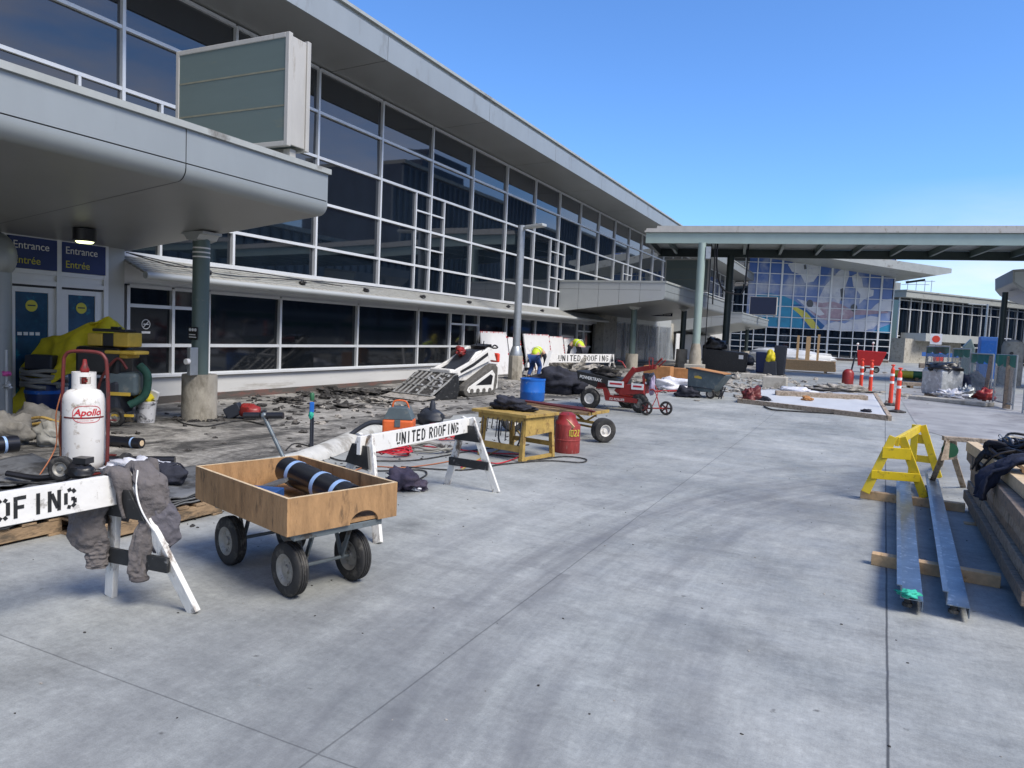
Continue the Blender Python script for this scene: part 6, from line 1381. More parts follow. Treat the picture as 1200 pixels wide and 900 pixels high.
# ---- workers
def skin_body(name, joints, edges, m_, parent, sub=2, root=0):
    me = bpy.data.meshes.new(name); me.from_pydata([j[0] for j in joints], edges, []); o = bpy.data.objects.new(name, me); COL.objects.link(o); o.parent = parent; me.materials.append(M[m_])
    sm = o.modifiers.new('skin', 'SKIN'); sm.use_smooth_shade = True
    if not me.skin_vertices: me.attributes
    bm = bmesh.new(); bm.from_mesh(me); lay = bm.verts.layers.skin.verify()
    for i, v in enumerate(bm.verts): v[lay].radius = (joints[i][1], joints[i][1]*(joints[i][2] if len(joints[i]) > 2 else 1)); v[lay].use_root = (i == root)
    bm.to_mesh(me); bm.free()
    o.modifiers.new('sub', 'SUBSURF').levels = sub; o.modifiers['sub'].render_levels = sub; return o
def worker(label, loc, rz, pants, crouch=0, scale=1):
    t = thing('person', label, 'person', loc, rz)
    # local +x = facing; bent forward at the hip
    hipz = .95-crouch*.28; K = .5-crouch*.10
    J = [((0, 0, hipz), .14), ((.16, 0, hipz+.17), .14), ((.36, 0, hipz+.24), .155), ((.50, 0, hipz+.20), .13), ((.60, 0, hipz+.14), .06), ((.68, 0, hipz+.06), .085), ((.73, 0, hipz-.02), .075),
         ((-.0, .10, hipz-.04), .105), ((.04+crouch*.25, .14, K), .072), ((-.08, .16, .10), .045), ((.06, .17, .04), .04),
         ((-.0, -.10, hipz-.04), .105), ((.06+crouch*.25, -.15, K), .072), ((-.02, -.17, .10), .045), ((.12, -.18, .04), .04),
         ((.46, .20, hipz+.15), .07), ((.52, .24, hipz-.14), .05), ((.62, .18, hipz-.36), .038), ((.66, .16, hipz-.45), .04),
         ((.46, -.20, hipz+.15), .07), ((.54, -.24, hipz-.14), .05), ((.66, -.16, hipz-.36), .038), ((.70, -.14, hipz-.45), .04)]
    E_ = [(0, 1), (1, 2), (2, 3), (3, 4), (4, 5), (5, 6), (0, 7), (7, 8), (8, 9), (9, 10), (0, 11), (11, 12), (12, 13), (13, 14), (3, 15), (15, 16), (16, 17), (17, 18), (3, 19), (19, 20), (20, 21), (21, 22)]
    skin_body('body', J, E_, 'skin', t)
    g = .018
    sub_ = lambda idx: [(J[i][0], J[i][1]+g) for i in idx]
    skin_body('trousers', sub_([0, 7, 8, 9, 11, 12, 13]), [(0, 1), (1, 2), (2, 3), (0, 4), (4, 5), (5, 6)], pants, t)
    skin_body('vest', [(J[0][0], .15), (J[1][0], .165), (J[2][0], .178), (J[3][0], .15)], [(0, 1), (1, 2), (2, 3)], 'vest', t)
    skin_body('sleeve', [(J[i][0], J[i][1]+.015) for i in (15, 16, 17)], [(0, 1), (1, 2)], 'dark_cloth', t); skin_body('sleeve', [(J[i][0], J[i][1]+.015) for i in (19, 20, 21)], [(0, 1), (1, 2)], 'dark_cloth', t)
    for s_ in (1, -1):
        b = MB(); b.blob((.03+(.06 if s_ < 0 else 0), s_*.165, .06), (.15, .06, .06), .05, 1, 1, flat=.9); b.build('boot', 'black_plastic', t, smooth=True)
    b = MB(); b.blob((.72, 0, hipz+.08), (.12, .11, .10), 0, 1, 1); b.build('cap', 'dark_cloth', t, smooth=True)
    # stripes on the vest
    b = MB(); b.torus((.20, 0, hipz+.19), (.9, 0, .45), .172, .012, 24, 6); b.build('vest_stripe', 'white_text', t, smooth=True)
    # hands with fingers
    for i, s_ in ((18, 1), (22, -1)):
        h = Vector(J[i][0]); b = MB(); b.blob(h+V_((.01, 0, -.03)), (.035, .02, .045), .05, 1, 1)
        for k in range(4): b.tube([h+V_((.03-.018*k, 0, -.06)), h+V_((.035-.018*k, .0, -.10)), h+V_((.02-.018*k, -s_*.015, -.13))], .009, 6)
        b.tube([h+V_((.03, 0, -.02)), h+V_((.055, -s_*.02, -.05)), h+V_((.055, -s_*.02, -.08))], .010, 6); b.build('hand', 'skin', t, smooth=True)
    t.scale = (scale,)*3
    return t
p = gl(622, 444); worker('crouching person in yellow vest and blue trousers beside the lamp post', (p.x, p.y+.2, gz(p.y)), R(95), 'jeans', .7, .95)
p = gl(681, 439); worker('person in yellow vest and dark trousers bending over at the white boards', (p.x, p.y, gz(p.y)), R(150), 'trousers', 0, .98)
b = MB(); b.prism([(-.1, 0), (.05, 0), (.32, .95), (.22, .98)], (0, 0, 0), rt_, (0, 0, 1), bk*.06); p = gl(634, 446); b = b.build('white_board_offcut', 'white_text', loc=p); tag(b, 'slanting white offcut standing beside the crouching worker', 'board')
p = gl(622, 446); 

# ---- grey dumping hopper on wheels
p = gl(825, 467); hp_ = thing('dump_cart', 'grey plastic tilting dump cart with small wheels at the sheet edge', 'dump cart', (p.x+.05, p.y+.4, gz(p.y)), math.atan2(-.17, 1)); hp_.scale = (.86, .86, .86)
b = MB(); prof = [(-.62, .98), (.62, .80), (.62, .74), (.12, .26), (-.55, .22), (-.60, .3)]
for i in range(2): pass
outer = [(-.62, .92), (.58, .78), (.20, .22), (-.58, .20)]
b.prism([(-.60, .90), (.60, .76), (.20, .20), (-.58, .18)], (0, -.4, 0), (1, 0, 0), (0, 0, 1), (0, .8, 0)); b.build('tub', 'hopper', hp_, bevel=.03)
b = MB(); b.bar((-.64, -.43, .91), (.64, -.43, .765), .04, .05, (0, 1, 0)); b.bar((-.64, .43, .91), (.64, .43, .765), .04, .05, (0, 1, 0)); b.bar((-.62, -.415, .35), (.32, -.415, .30), .02, .03, (0, 1, 0)); b.build('rim', 'vac_dark', hp_)
b = MB(); b.box((.0, .0, .855), (1.1, .74, .03), 0, 0, .115); b.build('load', 'cardboard', hp_)
b = MB(); b.prism([(-.36, .62), (-.12, .60), (-.12, .66), (-.24, .70), (-.36, .68)], (0, -.408, 0), (1, 0, 0), (0, 0, 1), (0, .006, 0)); b.build('yellow_sticker', 'yellow_plastic', hp_)
wheel(hp_, (.18, -.36, .15), (0, 1, 0), .15, .07); wheel(hp_, (.18, .36, .15), (0, 1, 0), .15, .07); wheel(hp_, (-.25, -.30, .07), (0, 1, 0), .07, .05, 'red_paint')
b = MB(); b.bar((.42, -.3, .02), (.55, -.3, .40), .03, .03); b.bar((.5, -.3, .02), (.62, -.3, .40), .03, .03); b.build('prop', 'vac_dark', hp_)
def heap(name, label, cat, px, py, d, m_, amp=.35, sc=2.2, seed=1, dz=0, flat=.6):
    p = gl(px, py); b = MB(); b.blob((0, 0, d[2]*.6), d, amp, sc, seed, 28, 18, flat=flat); o = b.build(name, m_, loc=(p.x, p.y+d[1], gz(p.y)+dz), smooth=2); tag(o, label, cat); return o
heap('dark_bag', 'dark crumpled bag lying left of the grey dump cart', 'bag', 803, 466, (.30, .25, .18), 'dark_cloth', seed=3)
heap('red_black_bag', 'red and black tool bag lying at the corner of the white sheet', 'bag', 879, 473, (.26, .22, .24), 'maroon', seed=5)
heap('dark_bag', 'small black bag beside the red tool bag', 'bag', 893, 474, (.22, .16, .12), 'dark_cloth', seed=8)
heap('plastic_heap', 'white plastic film heap between the buggy and the dump cart', 'plastic film', 783, 458, (.65, .35, .22), 'plastic_white', seed=9)
heap('plastic_heap', 'pile of grey broken plaster below the crouching worker', 'plaster heap', 665, 441, (.75, .5, .33), 'rubble_light', .5, 3, seed=12)
heap('plastic_heap', 'pale plaster lumps at the foot of the bending worker', 'plaster heap', 700, 441, (.5, .4, .22), 'rubble_light', .5, 3, seed=15)
for i, (px, py, w_, h_, lb) in enumerate(((768, 452, .85, .62, 'brown cardboard box left of the plastic film heap'), (798, 452, .8, .55, 'brown cardboard box directly behind the dump cart'))):
    p = gl(px, py); b = MB(); b.box((0, 0, h_/2), (w_, .5, h_), .1*i); b.b2((-.02, -.255, .0), (.02, -.251, h_*.9)); b = b.build('cardboard_box', 'cardboard', loc=(p.x, p.y+.3, gz(p.y)), bevel=.01); tag(b, lb, 'box')
cable('long red bar lying before the cardboard boxes', [(748, 460), (770, 460), (798, 459)], .03, 'red_paint', 'bar', 'red_bar', 0)
# black skip and bins under the walkway
p = gl(845, 435); t = thing('black_skip', 'black waste container filled with dark bags at the rear walkway column', 'container', (p.x, p.y+.5, gz(p.y)), .1)
b = MB(); b.prism([(-.95, 1.0), (1.05, .88), (1.0, .0), (-.9, .0)], (0, -.5, 0), (1, 0, 0), (0, 0, 1), (0, 1.0, 0)); b.build('tub', 'black_paint', t, bevel=.03)
b = MB(); b.b2((.68, -.512, .6), (.88, -.502, .78)); b.build('label_plate', 'white_text', t)
b = MB(); b.blob((-.45, 0, 1.15), (.45, .4, .35), .35, 2, 3); b.build('bags', 'black_plastic', t, smooth=2)
p = gl(874, 433); t = thing('wheelbarrow', 'dark upturned wheelbarrow right of the black skip', 'wheelbarrow', (p.x, p.y, gz(p.y)))
b = MB(); b.blob((0, 0, .45), (.42, .35, .3), .2, 2, 4, flat=.8); b.build('tray', 'vac_dark', t, smooth=2)
b = MB(); b.tube([(.2, 0, .5), (.8, 0, .25), (1.0, 0, .05)], .03, 6, 3); b.tube([(-.2, 0, .4), (-.5, 0, .05)], .03, 6); b.build('handles', 'vac_dark', t); wheel(t, (-.1, -.3, .2), (0, 1, 0), .2, .08)
for i, (px, py, wd, dp, h_, m_, lb, ct) in enumerate(((894, 437, .75, .6, .95, 'vac_blue', 'dark blue plastic bin among the clutter under the far canopy', 'bin'), (912, 440, .5, .5, 1.3, 'vac_dark', 'tall dark barrel with brown edge left of the stacked lumber', 'barrel'))):
    p = gl(px, py); b = MB(); b.prism([(-wd/2*.85, 0), (wd/2*.85, 0), (wd/2, h_), (-wd/2, h_)], (0, -dp/2, 0), (1, 0, 0), (0, 0, 1), (0, dp, 0)); b = b.build('bin', m_, loc=(p.x, p.y+.3, gz(p.y)), bevel=.04); tag(b, lb, ct)
p = gl(902, 440); b = MB(); b.blob((0, 0, .78), (.19, .15, .28), .3, 2, 4, flat=.9); b = b.build('yellow_jacket', 'tarp_yellow', loc=(p.x, p.y, gz(p.y)), smooth=2); tag(b, 'yellow jacket hung over a dark stand between two dark bins', 'jacket')
b = MB(); b.prism([(-.28, 0), (.28, 0), (.22, .62), (-.24, .58)], (0, -.15, 0), (1, 0, 0), (0, 0, 1), (0, .3, 0)); b = b.build('tool_stand', 'vac_dark', loc=(p.x, p.y+.02, gz(p.y)), bevel=.03); tag(b, 'dark tool stand under the yellow jacket', 'stand')
def barrier(label, px, py, L_, w_=.4, h_=.4, rz=0, m_='barrier_conc', name='concrete_block', cat='block', grp=None):
    p = gl(px, py); b = MB(); b.prism([(-w_/2, 0), (w_/2, 0), (w_/2*.8, h_*.9), (w_/2*.7, h_), (-w_/2*.7, h_), (-w_/2*.8, h_*.9)], (-L_/2, 0, 0), (0, 1, 0), (0, 0, 1), (L_, 0, 0)); o = b.build(name, m_, loc=(p.x, p.y+w_/2, gz(p.y)), bevel=.02); o.rotation_euler[2] = rz; tag(o, label, cat, grp); return o
barrier('low concrete block lying flat before the blue bin', 882, 444, .9, .4, .2)
barrier('crumbling concrete block with eroded foot left of the lumber', 907, 455, .75, .4, .38)
barrier('long grey kerb block behind the white sheet', 1085, 447, 1.8, .4, .25)
def wood_stack(label, px, py, L_, rz, nl=3, nw=4, m_='new_wood', s=.12, cat='lumber', name='lumber_stack'):
    p = gl(px, py); t = thing(name, label, cat, (p.x, p.y+nw*s/2, gz(p.y)), rz)
    for x in (-L_*.35, L_*.35):
        b = MB(); b.b2((x, -nw*s/2, 0), (x+.1, nw*s/2, .09)); b.build('bearer', 'pallet_wood', t)
    for k in range(nl):
        b = MB()
        for i in range(nw): o_ = random.uniform(-.05, .05); b.b2((-L_/2+o_, -nw*s/2+i*s+.004, .09+k*s), (L_/2+o_, -nw*s/2+(i+1)*s-.004, .09+(k+1)*s-.005))
        b.build('plank_layer', m_, t, bevel=.004)
    return t
wood_stack('stack of pale new lumber on the pavement below the mural', 938, 436, 3.1, .0, 4, 7, 'new_wood', .13)
p = gl(925, 431); b = MB(); b.blob((0, 0, .6), (2.6, .8, .42), .22, 2, 4, 36, 20, flat=1); b.b2((-2.3, -.6, .15), (2.3, .7, .8)); b = b.build('wrapped_stack', 'membrane', loc=(p.x-.2, p.y+2.4, gz(40)), smooth=2); tag(b, 'long white wrapped stack behind the new lumber', 'wrapped stack')
for i, (px, pyt, lb) in enumerate(((933, 393, 'leftmost of three upright timber posts on the wrapped stack'), (945, 394, 'thick middle timber post on the wrapped stack'), (957, 392, 'rightmost of three upright timber posts on the wrapped stack'))):
    q = gl(px, 433); zt3 = ay(px, pyt, q.y).z; b = MB(); w3 = .12 if i != 1 else .22; b.b2((-w3/2, -.05, 0), (w3/2, .05, zt3-gz(q.y))); b = b.build('timber_post', 'new_wood', loc=(q.x, q.y, gz(q.y))); tag(b, lb, 'post', 'timber posts on the wrapped stack')
# more clutter: low pallets and slabs
for i, (px, py, L_, lb) in enumerate(((1100, 434, 2.4, 'low pile of boards before the far entrance block'), (1130, 437, 2.0, 'second low pile of boards near the green fence'), (1085, 456, 1.6, 'flat boards lying left of the wrapped pallet'), (960, 470, 2.4, 'thin board offcuts at the back of the white sheet'))):
    wood_stack(lb, px, py, L_, .1*i, 1 if i != 0 else 3, 4, 'grey_wood_b', .12)
# ---- white sheet platform
P0, P1, P2, P3 = gl(866, 472), gl(1042, 493), gl(1025, 465), gl(880, 459)
t = thing('roofing_platform', 'wide low platform of white membrane edged with grey boards across the drive', 'platform', ((P0+P1)/2).to_tuple()); c_ = t.location.copy()
b = MB(); nx_, ny_ = 30, 8; vs = []
for j in range(ny_+1):
    for i in range(nx_+1):
        a = P0.lerp(P1, i/nx_); d_ = P3.lerp(P2, i/nx_); q = a.lerp(d_, j/ny_); vs.append(V_((q.x, q.y, gz(q.y)+.085+.02*noise.noise(V_((i*.5, j*.8, 2)))))-c_)
b.add(vs, [(j*(nx_+1)+i, j*(nx_+1)+i+1, (j+1)*(nx_+1)+i+1, (j+1)*(nx_+1)+i) for j in range(ny_) for i in range(nx_)]); b.build('membrane_top', 'membrane', t, smooth=2, solid=.02)
for (a, d_) in ((P0, P1), (P1, P2), (P0, P3)):
    b = MB(); e = (d_-a).normalized(); b.bar(V_((a.x, a.y, gz(a.y)+.055))-c_-e*.02, V_((d_.x, d_.y, gz(d_.y)+.055))-c_, .09, .11); b.build('edge_board', 'grey_wood_b', t)
b = MB()
for k in (.25, .5, .75):
    a = P0.lerp(P1, k); d_ = P3.lerp(P2, k); b.bar(V_((a.x, a.y, gz(a.y)+.04))-c_+V_((0, .1, 0)), V_((d_.x, d_.y, gz(d_.y)+.04))-c_-V_((0, .1, 0)), .09, .08)
b.build('cross_bearer', 'pallet_wood', t)
heap('crumpled_membrane', 'crumpled white scraps at the back of the white platform', 'scraps', 932, 463, (.55, .3, .13), 'plastic_white', seed=22)
heap('plaster_pile', 'tan insulation rubble behind the white platform', 'rubble', 985, 463, (.8, .5, .16), 'rubble_light', .5, 4, seed=25)
heap('brown_block', 'small brown block lying on the white platform', 'block', 945, 474, (.13, .1, .07), 'cardboard', seed=27, dz=.1)
heap('black_glove', 'black glove on the white platform near its right corner', 'glove', 1015, 488, (.10, .07, .04), 'dark_cloth', seed=28, dz=.1)
# ---- delineator posts
dl = thing('delineator_post', 'x', 'delineator', (0, 0, 0), group='orange delineator posts beside the white platform')
b = MB(); b.lathe([(.20, 0), (.20, .03), (.08, .06), (.05, .07)], n=8); b.build('base', 'rubber', dl)
b = MB(); b.lathe([(.055, .06), (.05, .95), (.052, .96), (.03, 1.0), (.02, 1.05), (.05, 1.06), (.05, 1.09), (.02, 1.10)], n=20); b.build('post', 'delin', dl, smooth=True)
for z in (.62, .82):
    b = MB(); b.lathe([(.0535, z-.032), (.0545, z-.03), (.0545, z+.03), (.0535, z+.032)], n=20); b.build('reflective_band', 'white_text', dl)
for i, (px, py, lb) in enumerate(((1008, 461, 'far left delineator of the back pair'), (1019, 464, 'orange delineator just right of the far left one'), (1043, 475, 'orange delineator behind the front one, right of the white platform'), (1051, 483, 'nearest orange delineator standing at the right corner of the white platform'))):
    o = dl if i == 0 else copy_tree(dl); q = gl(px, py); o.location = (q.x, q.y, gz(q.y)); o['label'] = lb
# ---- red hopper cart, jug, gas cylinder
p = gl(1020, 437); t = thing('red_hopper', 'bright red hopper cart standing on the drive before the mural hall', 'hopper', (p.x-.05, p.y+.5, gz(p.y))); t.scale = (.82, .82, .9)
b = MB(); b.prism([(-.85, 1.35), (.95, 1.30), (.60, .45), (-.75, .40)], (0, -.5, 0), (1, 0, 0), (0, 0, 1), (0, 1.0, 0)); b.build('tub', mat('bright_red', (.55, .02, .02), .45, var=.1), t, bevel=.03)
b = MB(); b.bar((-.5, 0, .3), (.5, 0, .3), .8, .1); b.build('chassis', 'red_paint', t)
for x in (-.4, .4): wheel(t, (x, -.4, .2), (0, 1, 0), .2, .1)
b = MB(); b.cyl((-.84, 0, 1.2), (-.84, 0, 1.7), .02, n=8); b.blob((-.84, 0, 1.72), (.08, .08, .08), .1); b.build('marker_lamp', 'white_text', t, smooth=True)
b = MB(); b.cyl((.1, 0, 1.2), (.1, 0, 1.8), .02, n=8); b.blob((.1, 0, 1.82), (.08, .08, .08), .1); b.build('marker_lamp', 'white_text', t, smooth=True)
p = gl(993, 450); t = thing('red_pump', 'small red pump can with upright black lever on the open drive', 'pump', (p.x, p.y, gz(p.y)))
b = MB(); b.lathe([(.2, 0), (.2, .42), (.14, .52), (.06, .56)], n=18); b.build('can', 'red_paint', t, smooth=True); b = MB(); b.tube([(.1, 0, .5), (.16, 0, .9), (.2, 0, 1.15)], .03, 8); b.build('lever', 'vac_dark', t)
p = gl(1066, 446); t = thing('lying_gas_cylinder', 'yellow and green gas cylinder lying down beyond the delineators', 'gas cylinder', (p.x-.1, p.y, gz(p.y)+.27)); t.scale = (.6, .6, .6)
b = MB(); b.lathe([(.05, -1.05), (.24, -.95), (.28, -.8), (.28, .35)], (0, 0, 0), (1, 0, 0), 20); b.build('yellow_body', 'gas_yellow', t, smooth=True); b = MB(); b.lathe([(.285, .35), (.285, .9), (.2, 1.0), (.08, 1.05)], (0, 0, 0), (1, 0, 0), 20); b.build('green_end', 'bottle_green', t, smooth=True)
b = MB(); b.b2((-.7, -.3, -.45), (-.5, .3, -.2)); b.b2((.5, -.3, -.45), (.7, .3, -.2)); b.build('cradle', 'pallet_wood', t)
# ---- wrapped pallet group at right
p = gl(1104, 468); t = thing('wrapped_pallet', 'silver plastic wrapped cube of material topped by black sheet beside the fence', 'wrapped pallet', (p.x, p.y+.5, gz(p.y)), -.1); t.scale = (.72, .72, .86)
b = MB(); b.b2((-.6, -.5, 0), (.6, .5, .13)); b.build('pallet', 'pallet_wood', t)
b = MB(); nn_ = 12; b.lathe([(.62, .13), (.66, .3), (.65, .6), (.66, .95), (.60, 1.08), (.3, 1.1)], n=4); b = b.build('wrapped_load', 'wrap', t, bevel=.05); b.rotation_euler[2] = R(45); b.scale = (1.18, 1.18, 1)
b = MB(); b.blob((0, -.05, 1.10), (.62, .5, .17), .3, 2, 5, 30, 16); b.build('black_sheet', 'black_plastic', t, smooth=2)
b = MB(); b.prism([(-.35, 1.05), (.38, 1.05), (.02, .72)], (0, -.58, 0), (1, 0, 0), (0, 0, 1), (0, .02, 0)); b.build('sheet_flap', 'sheet_grey', t)
A = gl(1070, 468); B = gl(1162, 478); b = MB(); b.box((0, 0, .06), ((B-A).length, .55, .12), 0); b = b.build('concrete_kerb_slab', 'barrier_conc', loc=((A.x+B.x)/2, (A.y+B.y)/2+.25, gz(24)), bevel=.03); b.rotation_euler[2] = math.atan2(B.y-A.y, B.x-A.x); tag(b, 'pale kerb slab in front of the wrapped pallet and red bag', 'kerb slab')
heap('dark_tarp_heap', 'dark blue tarp heap between the wrapped pallet and the fence', 'tarp', 1140, 463, (.42, .35, .42), 'navy_cloth', seed=31)
heap('red_tool_bag', 'red tool bag on the kerb slab at the fence foot', 'bag', 1154, 473, (.25, .2, .2), 'red_paint', .3, 2, seed=33, dz=.1)
heap('pale_scrap_heap', 'white and grey scrap lying in front of the wrapped pallet', 'scrap', 1113, 471, (.35, .2, .14), 'plastic_white', .5, 4, seed=35, dz=.1)
heap('metal_scrap', 'tangled metal scrap right of the wrapped pallet', 'scrap', 1132, 471, (.22, .2, .2), 'galv', .5, 4, seed=36, dz=.1)
# ---- fence with green screen
def fence_panel(A, B, h, label, post_m='galv', grp='temporary mesh fence panels on the right'):
    A = V_((A[0], A[1], gz(A[1]))); B = V_((B[0], B[1], gz(B[1]))); t = thing('fence_panel', label, 'fence', A, math.atan2(B.y-A.y, B.x-A.x), grp); L_ = (V_((B.x, B.y, 0))-V_((A.x, A.y, 0))).length
    for x in (0.03, L_-.03):
        b = MB(); b.cyl((x, 0, 0), (x, 0, h), .022, n=10); b.build('post', 'galv', t, smooth=True)
    b = MB(); b.cyl((.03, 0, h), (L_-.03, 0, h), .02, n=8); b.cyl((.03, 0, .12), (L_-.03, 0, .12), .02, n=8); b.build('rail', 'galv', t, smooth=True)
    b = MB(); b.b2((.05, -.003, .14), (L_-.05, .003, h-.3)); b.build('mesh', 'mesh_grey', t)
    b = MB(); nx_ = 24; vs = []
    for i in range(nx_+1):
        x = .04+(L_-.08)*i/nx_; s_ = .03*math.sin(i*.9)
        vs += [(x, -.03+s_*.3, h+.01), (x, -.03+s_, h-.22-.10*abs(math.sin(i*.35)))]
    b.add(vs, [(2*i, 2*i+1, 2*i+3, 2*i+2) for i in range(nx_)]); b.build('green_screen', 'screen_green', t, smooth=2)
fence_panel((3.38, 24.6), (3.62, 22.9), 1.42, 'nearest mesh fence panel, beside the timber post')
fence_panel((3.72, 22.4), (6.6, 20.6), 1.42, 'mesh fence panel running out of the right edge')
fence_panel((3.36, 24.9), (3.2, 28.5), 1.42, 'second mesh fence panel behind the timber post')
fence_panel((3.2, 28.6), (3.1, 33.0), 1.5, 'third mesh fence panel running away to the back')
fence_panel((3.0, 33.2), (2.6, 39.0), 1.55, 'farthest mesh fence panel of the row')
p = gl(1179, 479); b = MB(); b.b2((-.085, -.06, 0), (.085, .06, 1.42)); b = b.build('timber_post', 'grey_wood', loc=p, bevel=.006); b.rotation_euler[1] = 0; tag(b, 'brown timber post leaning in the fence line at right', 'post')
p = gl(1160, 474); b = MB(); b.bar((0, 0, 0), (.05, .2, 1.4), .05, .03); b.bar((-.2, .1, 0), (-.1, .2, 1.38), .12, .02); b = b.build('leaning_board', 'grey_wood', loc=(p.x+.1, p.y+.3, gz(p.y))); tag(b, 'thin grey board leaning inside the fence', 'board')
# behind fence: blue cabin, tank, machine, barriers
def base_at(px, pyt, y): q = ay(px, pyt, y); return V_((q.x, y, gz(y))), q.z-gz(y)
q, h_ = base_at(1159, 395, 46); t = thing('blue_cabin', 'tall blue portable cabin behind the green fence', 'cabin', q)
b = MB(); b.b2((-.42, -.4, 0), (.42, .4, h_)); b.build('shell', 'blue_unit', t, bevel=.02)
b = MB(); b.b2((-.36, -.42, .1), (.30, -.401, h_-.2)); b.build('door', 'barrel_blue', t)
q, h_ = base_at(1188, 398, 38); t = thing('grey_tank', 'big rounded grey tank behind the fence at the right edge', 'tank', q)
b = MB(); b.lathe([(.40, 0), (.42, .2), (.42, h_-.3), (.36, h_-.1), (.1, h_)], n=28); b.build('shell', 'barrier_conc', t, smooth=True)
b = MB(); b.cyl((-.1, -.38, h_*.7), (-.1, -.46, h_*.7), .07, n=14); b.build('port', 'black_plastic', t)
q, h_ = base_at(1136, 397, 44); t = thing('green_machine', 'pale green machine left of the blue cabin', 'machine', q)
b = MB(); b.prism([(-.28, 0), (.28, 0), (.26, h_-.5), (.06, h_), (-.25, h_-.4)], (0, -.3, 0), (1, 0, 0), (0, 0, 1), (0, .6, 0)); b.build('body', 'green_light', t, bevel=.04)
t = thing('crowd_barrier', 'grey crowd barriers with blue band in front of the far glass building', 'barrier', (ay(1088, 415, 60).x, 60, gz(60)))
z_ = ay(1100, 412, 60).z-gz(60); b = MB()
for i in range(14): b.cyl((i*.24, 0, 0), (i*.24, 0, z_-.4), .025, n=6)
b.bar((0, 0, .3), (3.2, 0, .3), .05, .05); b.build('rails', 'galv', t)
b = MB(); b.b2((-.4, .1, z_-.38), (1.9, .2, z_-.08)); b.build('blue_band', 'blue_unit', t); b = MB(); b.b2((2.0, .1, z_-.4), (2.7, .2, z_)); b.build('orange_box', 'orange', t)
q = ay(1097, 397, 62); t = thing('round_notice_board', 'small white board with orange disc near the far entrance', 'notice board', (q.x, 62, gz(62)))
b = MB(); b.b2((-.03, .05, 0), (.03, .1, q.z-.3)); b.build('post', 'galv', t)
b = MB(); b.b2((-.38, 0, q.z-.7), (.38, .04, q.z+.1)); b.build('board', 'white_text', t)
b = MB(); b.cyl((0, -.002, q.z-.3), (0, -.01, q.z-.3), .26, n=20); b.build('disc', 'delin', t)
t = thing('steel_rack', 'open white steel rack with small boxes right of the blue cabin', 'rack', (ay(1168, 400, 46).x, 46, gz(46)))
b = MB()
for x in (0, .6): b.b2((x-.03, -.03, 0), (x+.03, .03, 2.2))
for z in (1.2, 1.7, 2.15): b.b2((-.03, -.04, z), (.63, .04, z+.05))
b.build('frame', 'white_text', t); b = MB(); b.b2((.05, -.1, 1.26), (.25, .1, 1.45)); b.b2((.3, -.1, 1.76), (.55, .1, 1.95)); b.build('box', 'black_plastic', t)

# ---- yellow sawhorse
def saw_A(parent, f0, f1, top, dn, mt, hw=.034, braces=((.22, .075), (.80, .0))):
    for f_ in (f0, f1):
        l_ = MB(); sgn = 1 if (f_-top).dot((f1-f0)) > 0 else -1; tp_ = top+(f1-f0).normalized()*.035*sgn; l_.bar(f_, tp_, .085, .034, up=dn); l_.build('leg', mt, parent, bevel=.004)
f0, f1 = gl(1011, 582)+V_((0, 0, .09)), gl(1086, 588)+V_((0, 0, .09)); f0.z = f1.z = .09
f0 = wp(1014, 577, .09); f1 = wp(1083, 583, .09)
k0, k1 = gl(1062, 548), gl(1102, 552); k0 = wp(1068, 556, .0) ; k1 = wp(1100, 560, .0)
top0 = ay(1052, 512, (f0.y+f1.y)/2+.03); top1 = ay(1077, 498, (k0.y+k1.y)/2)
ys = thing('yellow_sawhorse', 'bright yellow wooden sawhorse standing across two steel channels', 'sawhorse', ((f0+f1)/2).to_tuple()); o_ = ys.location.copy()
dn = Vector((top1.x-top0.x, top1.y-top0.y, 0)).normalized()
b = MB(); b.bar(top0-o_-dn*.02-V_((0, 0, .05)), top1-o_+dn*.05-V_((0, 0, .05)), .04, .10); b.build('beam', 'yellow_paint', ys, bevel=.004)
for (a, c, tp, sg) in ((f0-o_, f1-o_, top0-o_, -1), (k0-o_, k1-o_, top1-o_, 1)):
    ac = (c-a).normalized()
    for f_, s_ in ((a, -1), (c, 1)):
        l_ = MB(); l_.bar(f_, tp+ac*.04*s_+V_((0, 0, .0)), .085, .034, up=dn); l_.build('leg', 'yellow_paint', ys, bevel=.004)
    for k, hh in ((.33, .09), (.72, .12)):
        b = MB(); pa = a.lerp(tp-ac*.04, k); pc4 = c.lerp(tp+ac*.04, k); off = dn*sg*.029
        b.bar(pa+off-ac*.03, pc4+off+ac*.03, .02, hh); b.build('brace', 'yellow_paint', ys, bevel=.003)
# ---- wooden sawhorse
q0, q1 = gl(1090, 577), gl(1132, 572); tq = wp(1112, 514, .66); tq2 = tq+V_((.75, .12, 0))
ws = thing('wooden_sawhorse', 'old bare wooden sawhorse with green painted end beside the timber stack', 'sawhorse', ((q0+q1)/2).to_tuple()); o_ = ws.location.copy()
q2 = gl(1100, 540); q3 = gl(1133, 548)
for f_, tpp in ((gl(1090, 570), tq), (gl(1129, 571), tq), (gl(1102, 545), tq+V_((.0, .12, 0))), (gl(1150, 560), tq2)):
    b = MB(); b.bar(f_-o_, tpp-o_-V_((0, 0, .02)), .06, .035, up=dn); b.build('leg', 'grey_wood_b', ws, bevel=.004)
b = MB(); b.bar(tq-o_-V_((.06, 0, 0)), tq2-o_, .09, .05); b.build('beam', 'grey_wood_b', ws, bevel=.004)
b = MB(); e = (q1-q0).normalized(); b.prism([(-.06, -.02), (.16, -.02), (.20, -.24), (-.13, -.24)], tq-o_-V_((0, .04, 0)), e, V_((0, 0, 1)), V_((0, .02, 0))); en = b.build('end_board', 'grey_wood_b', ws)
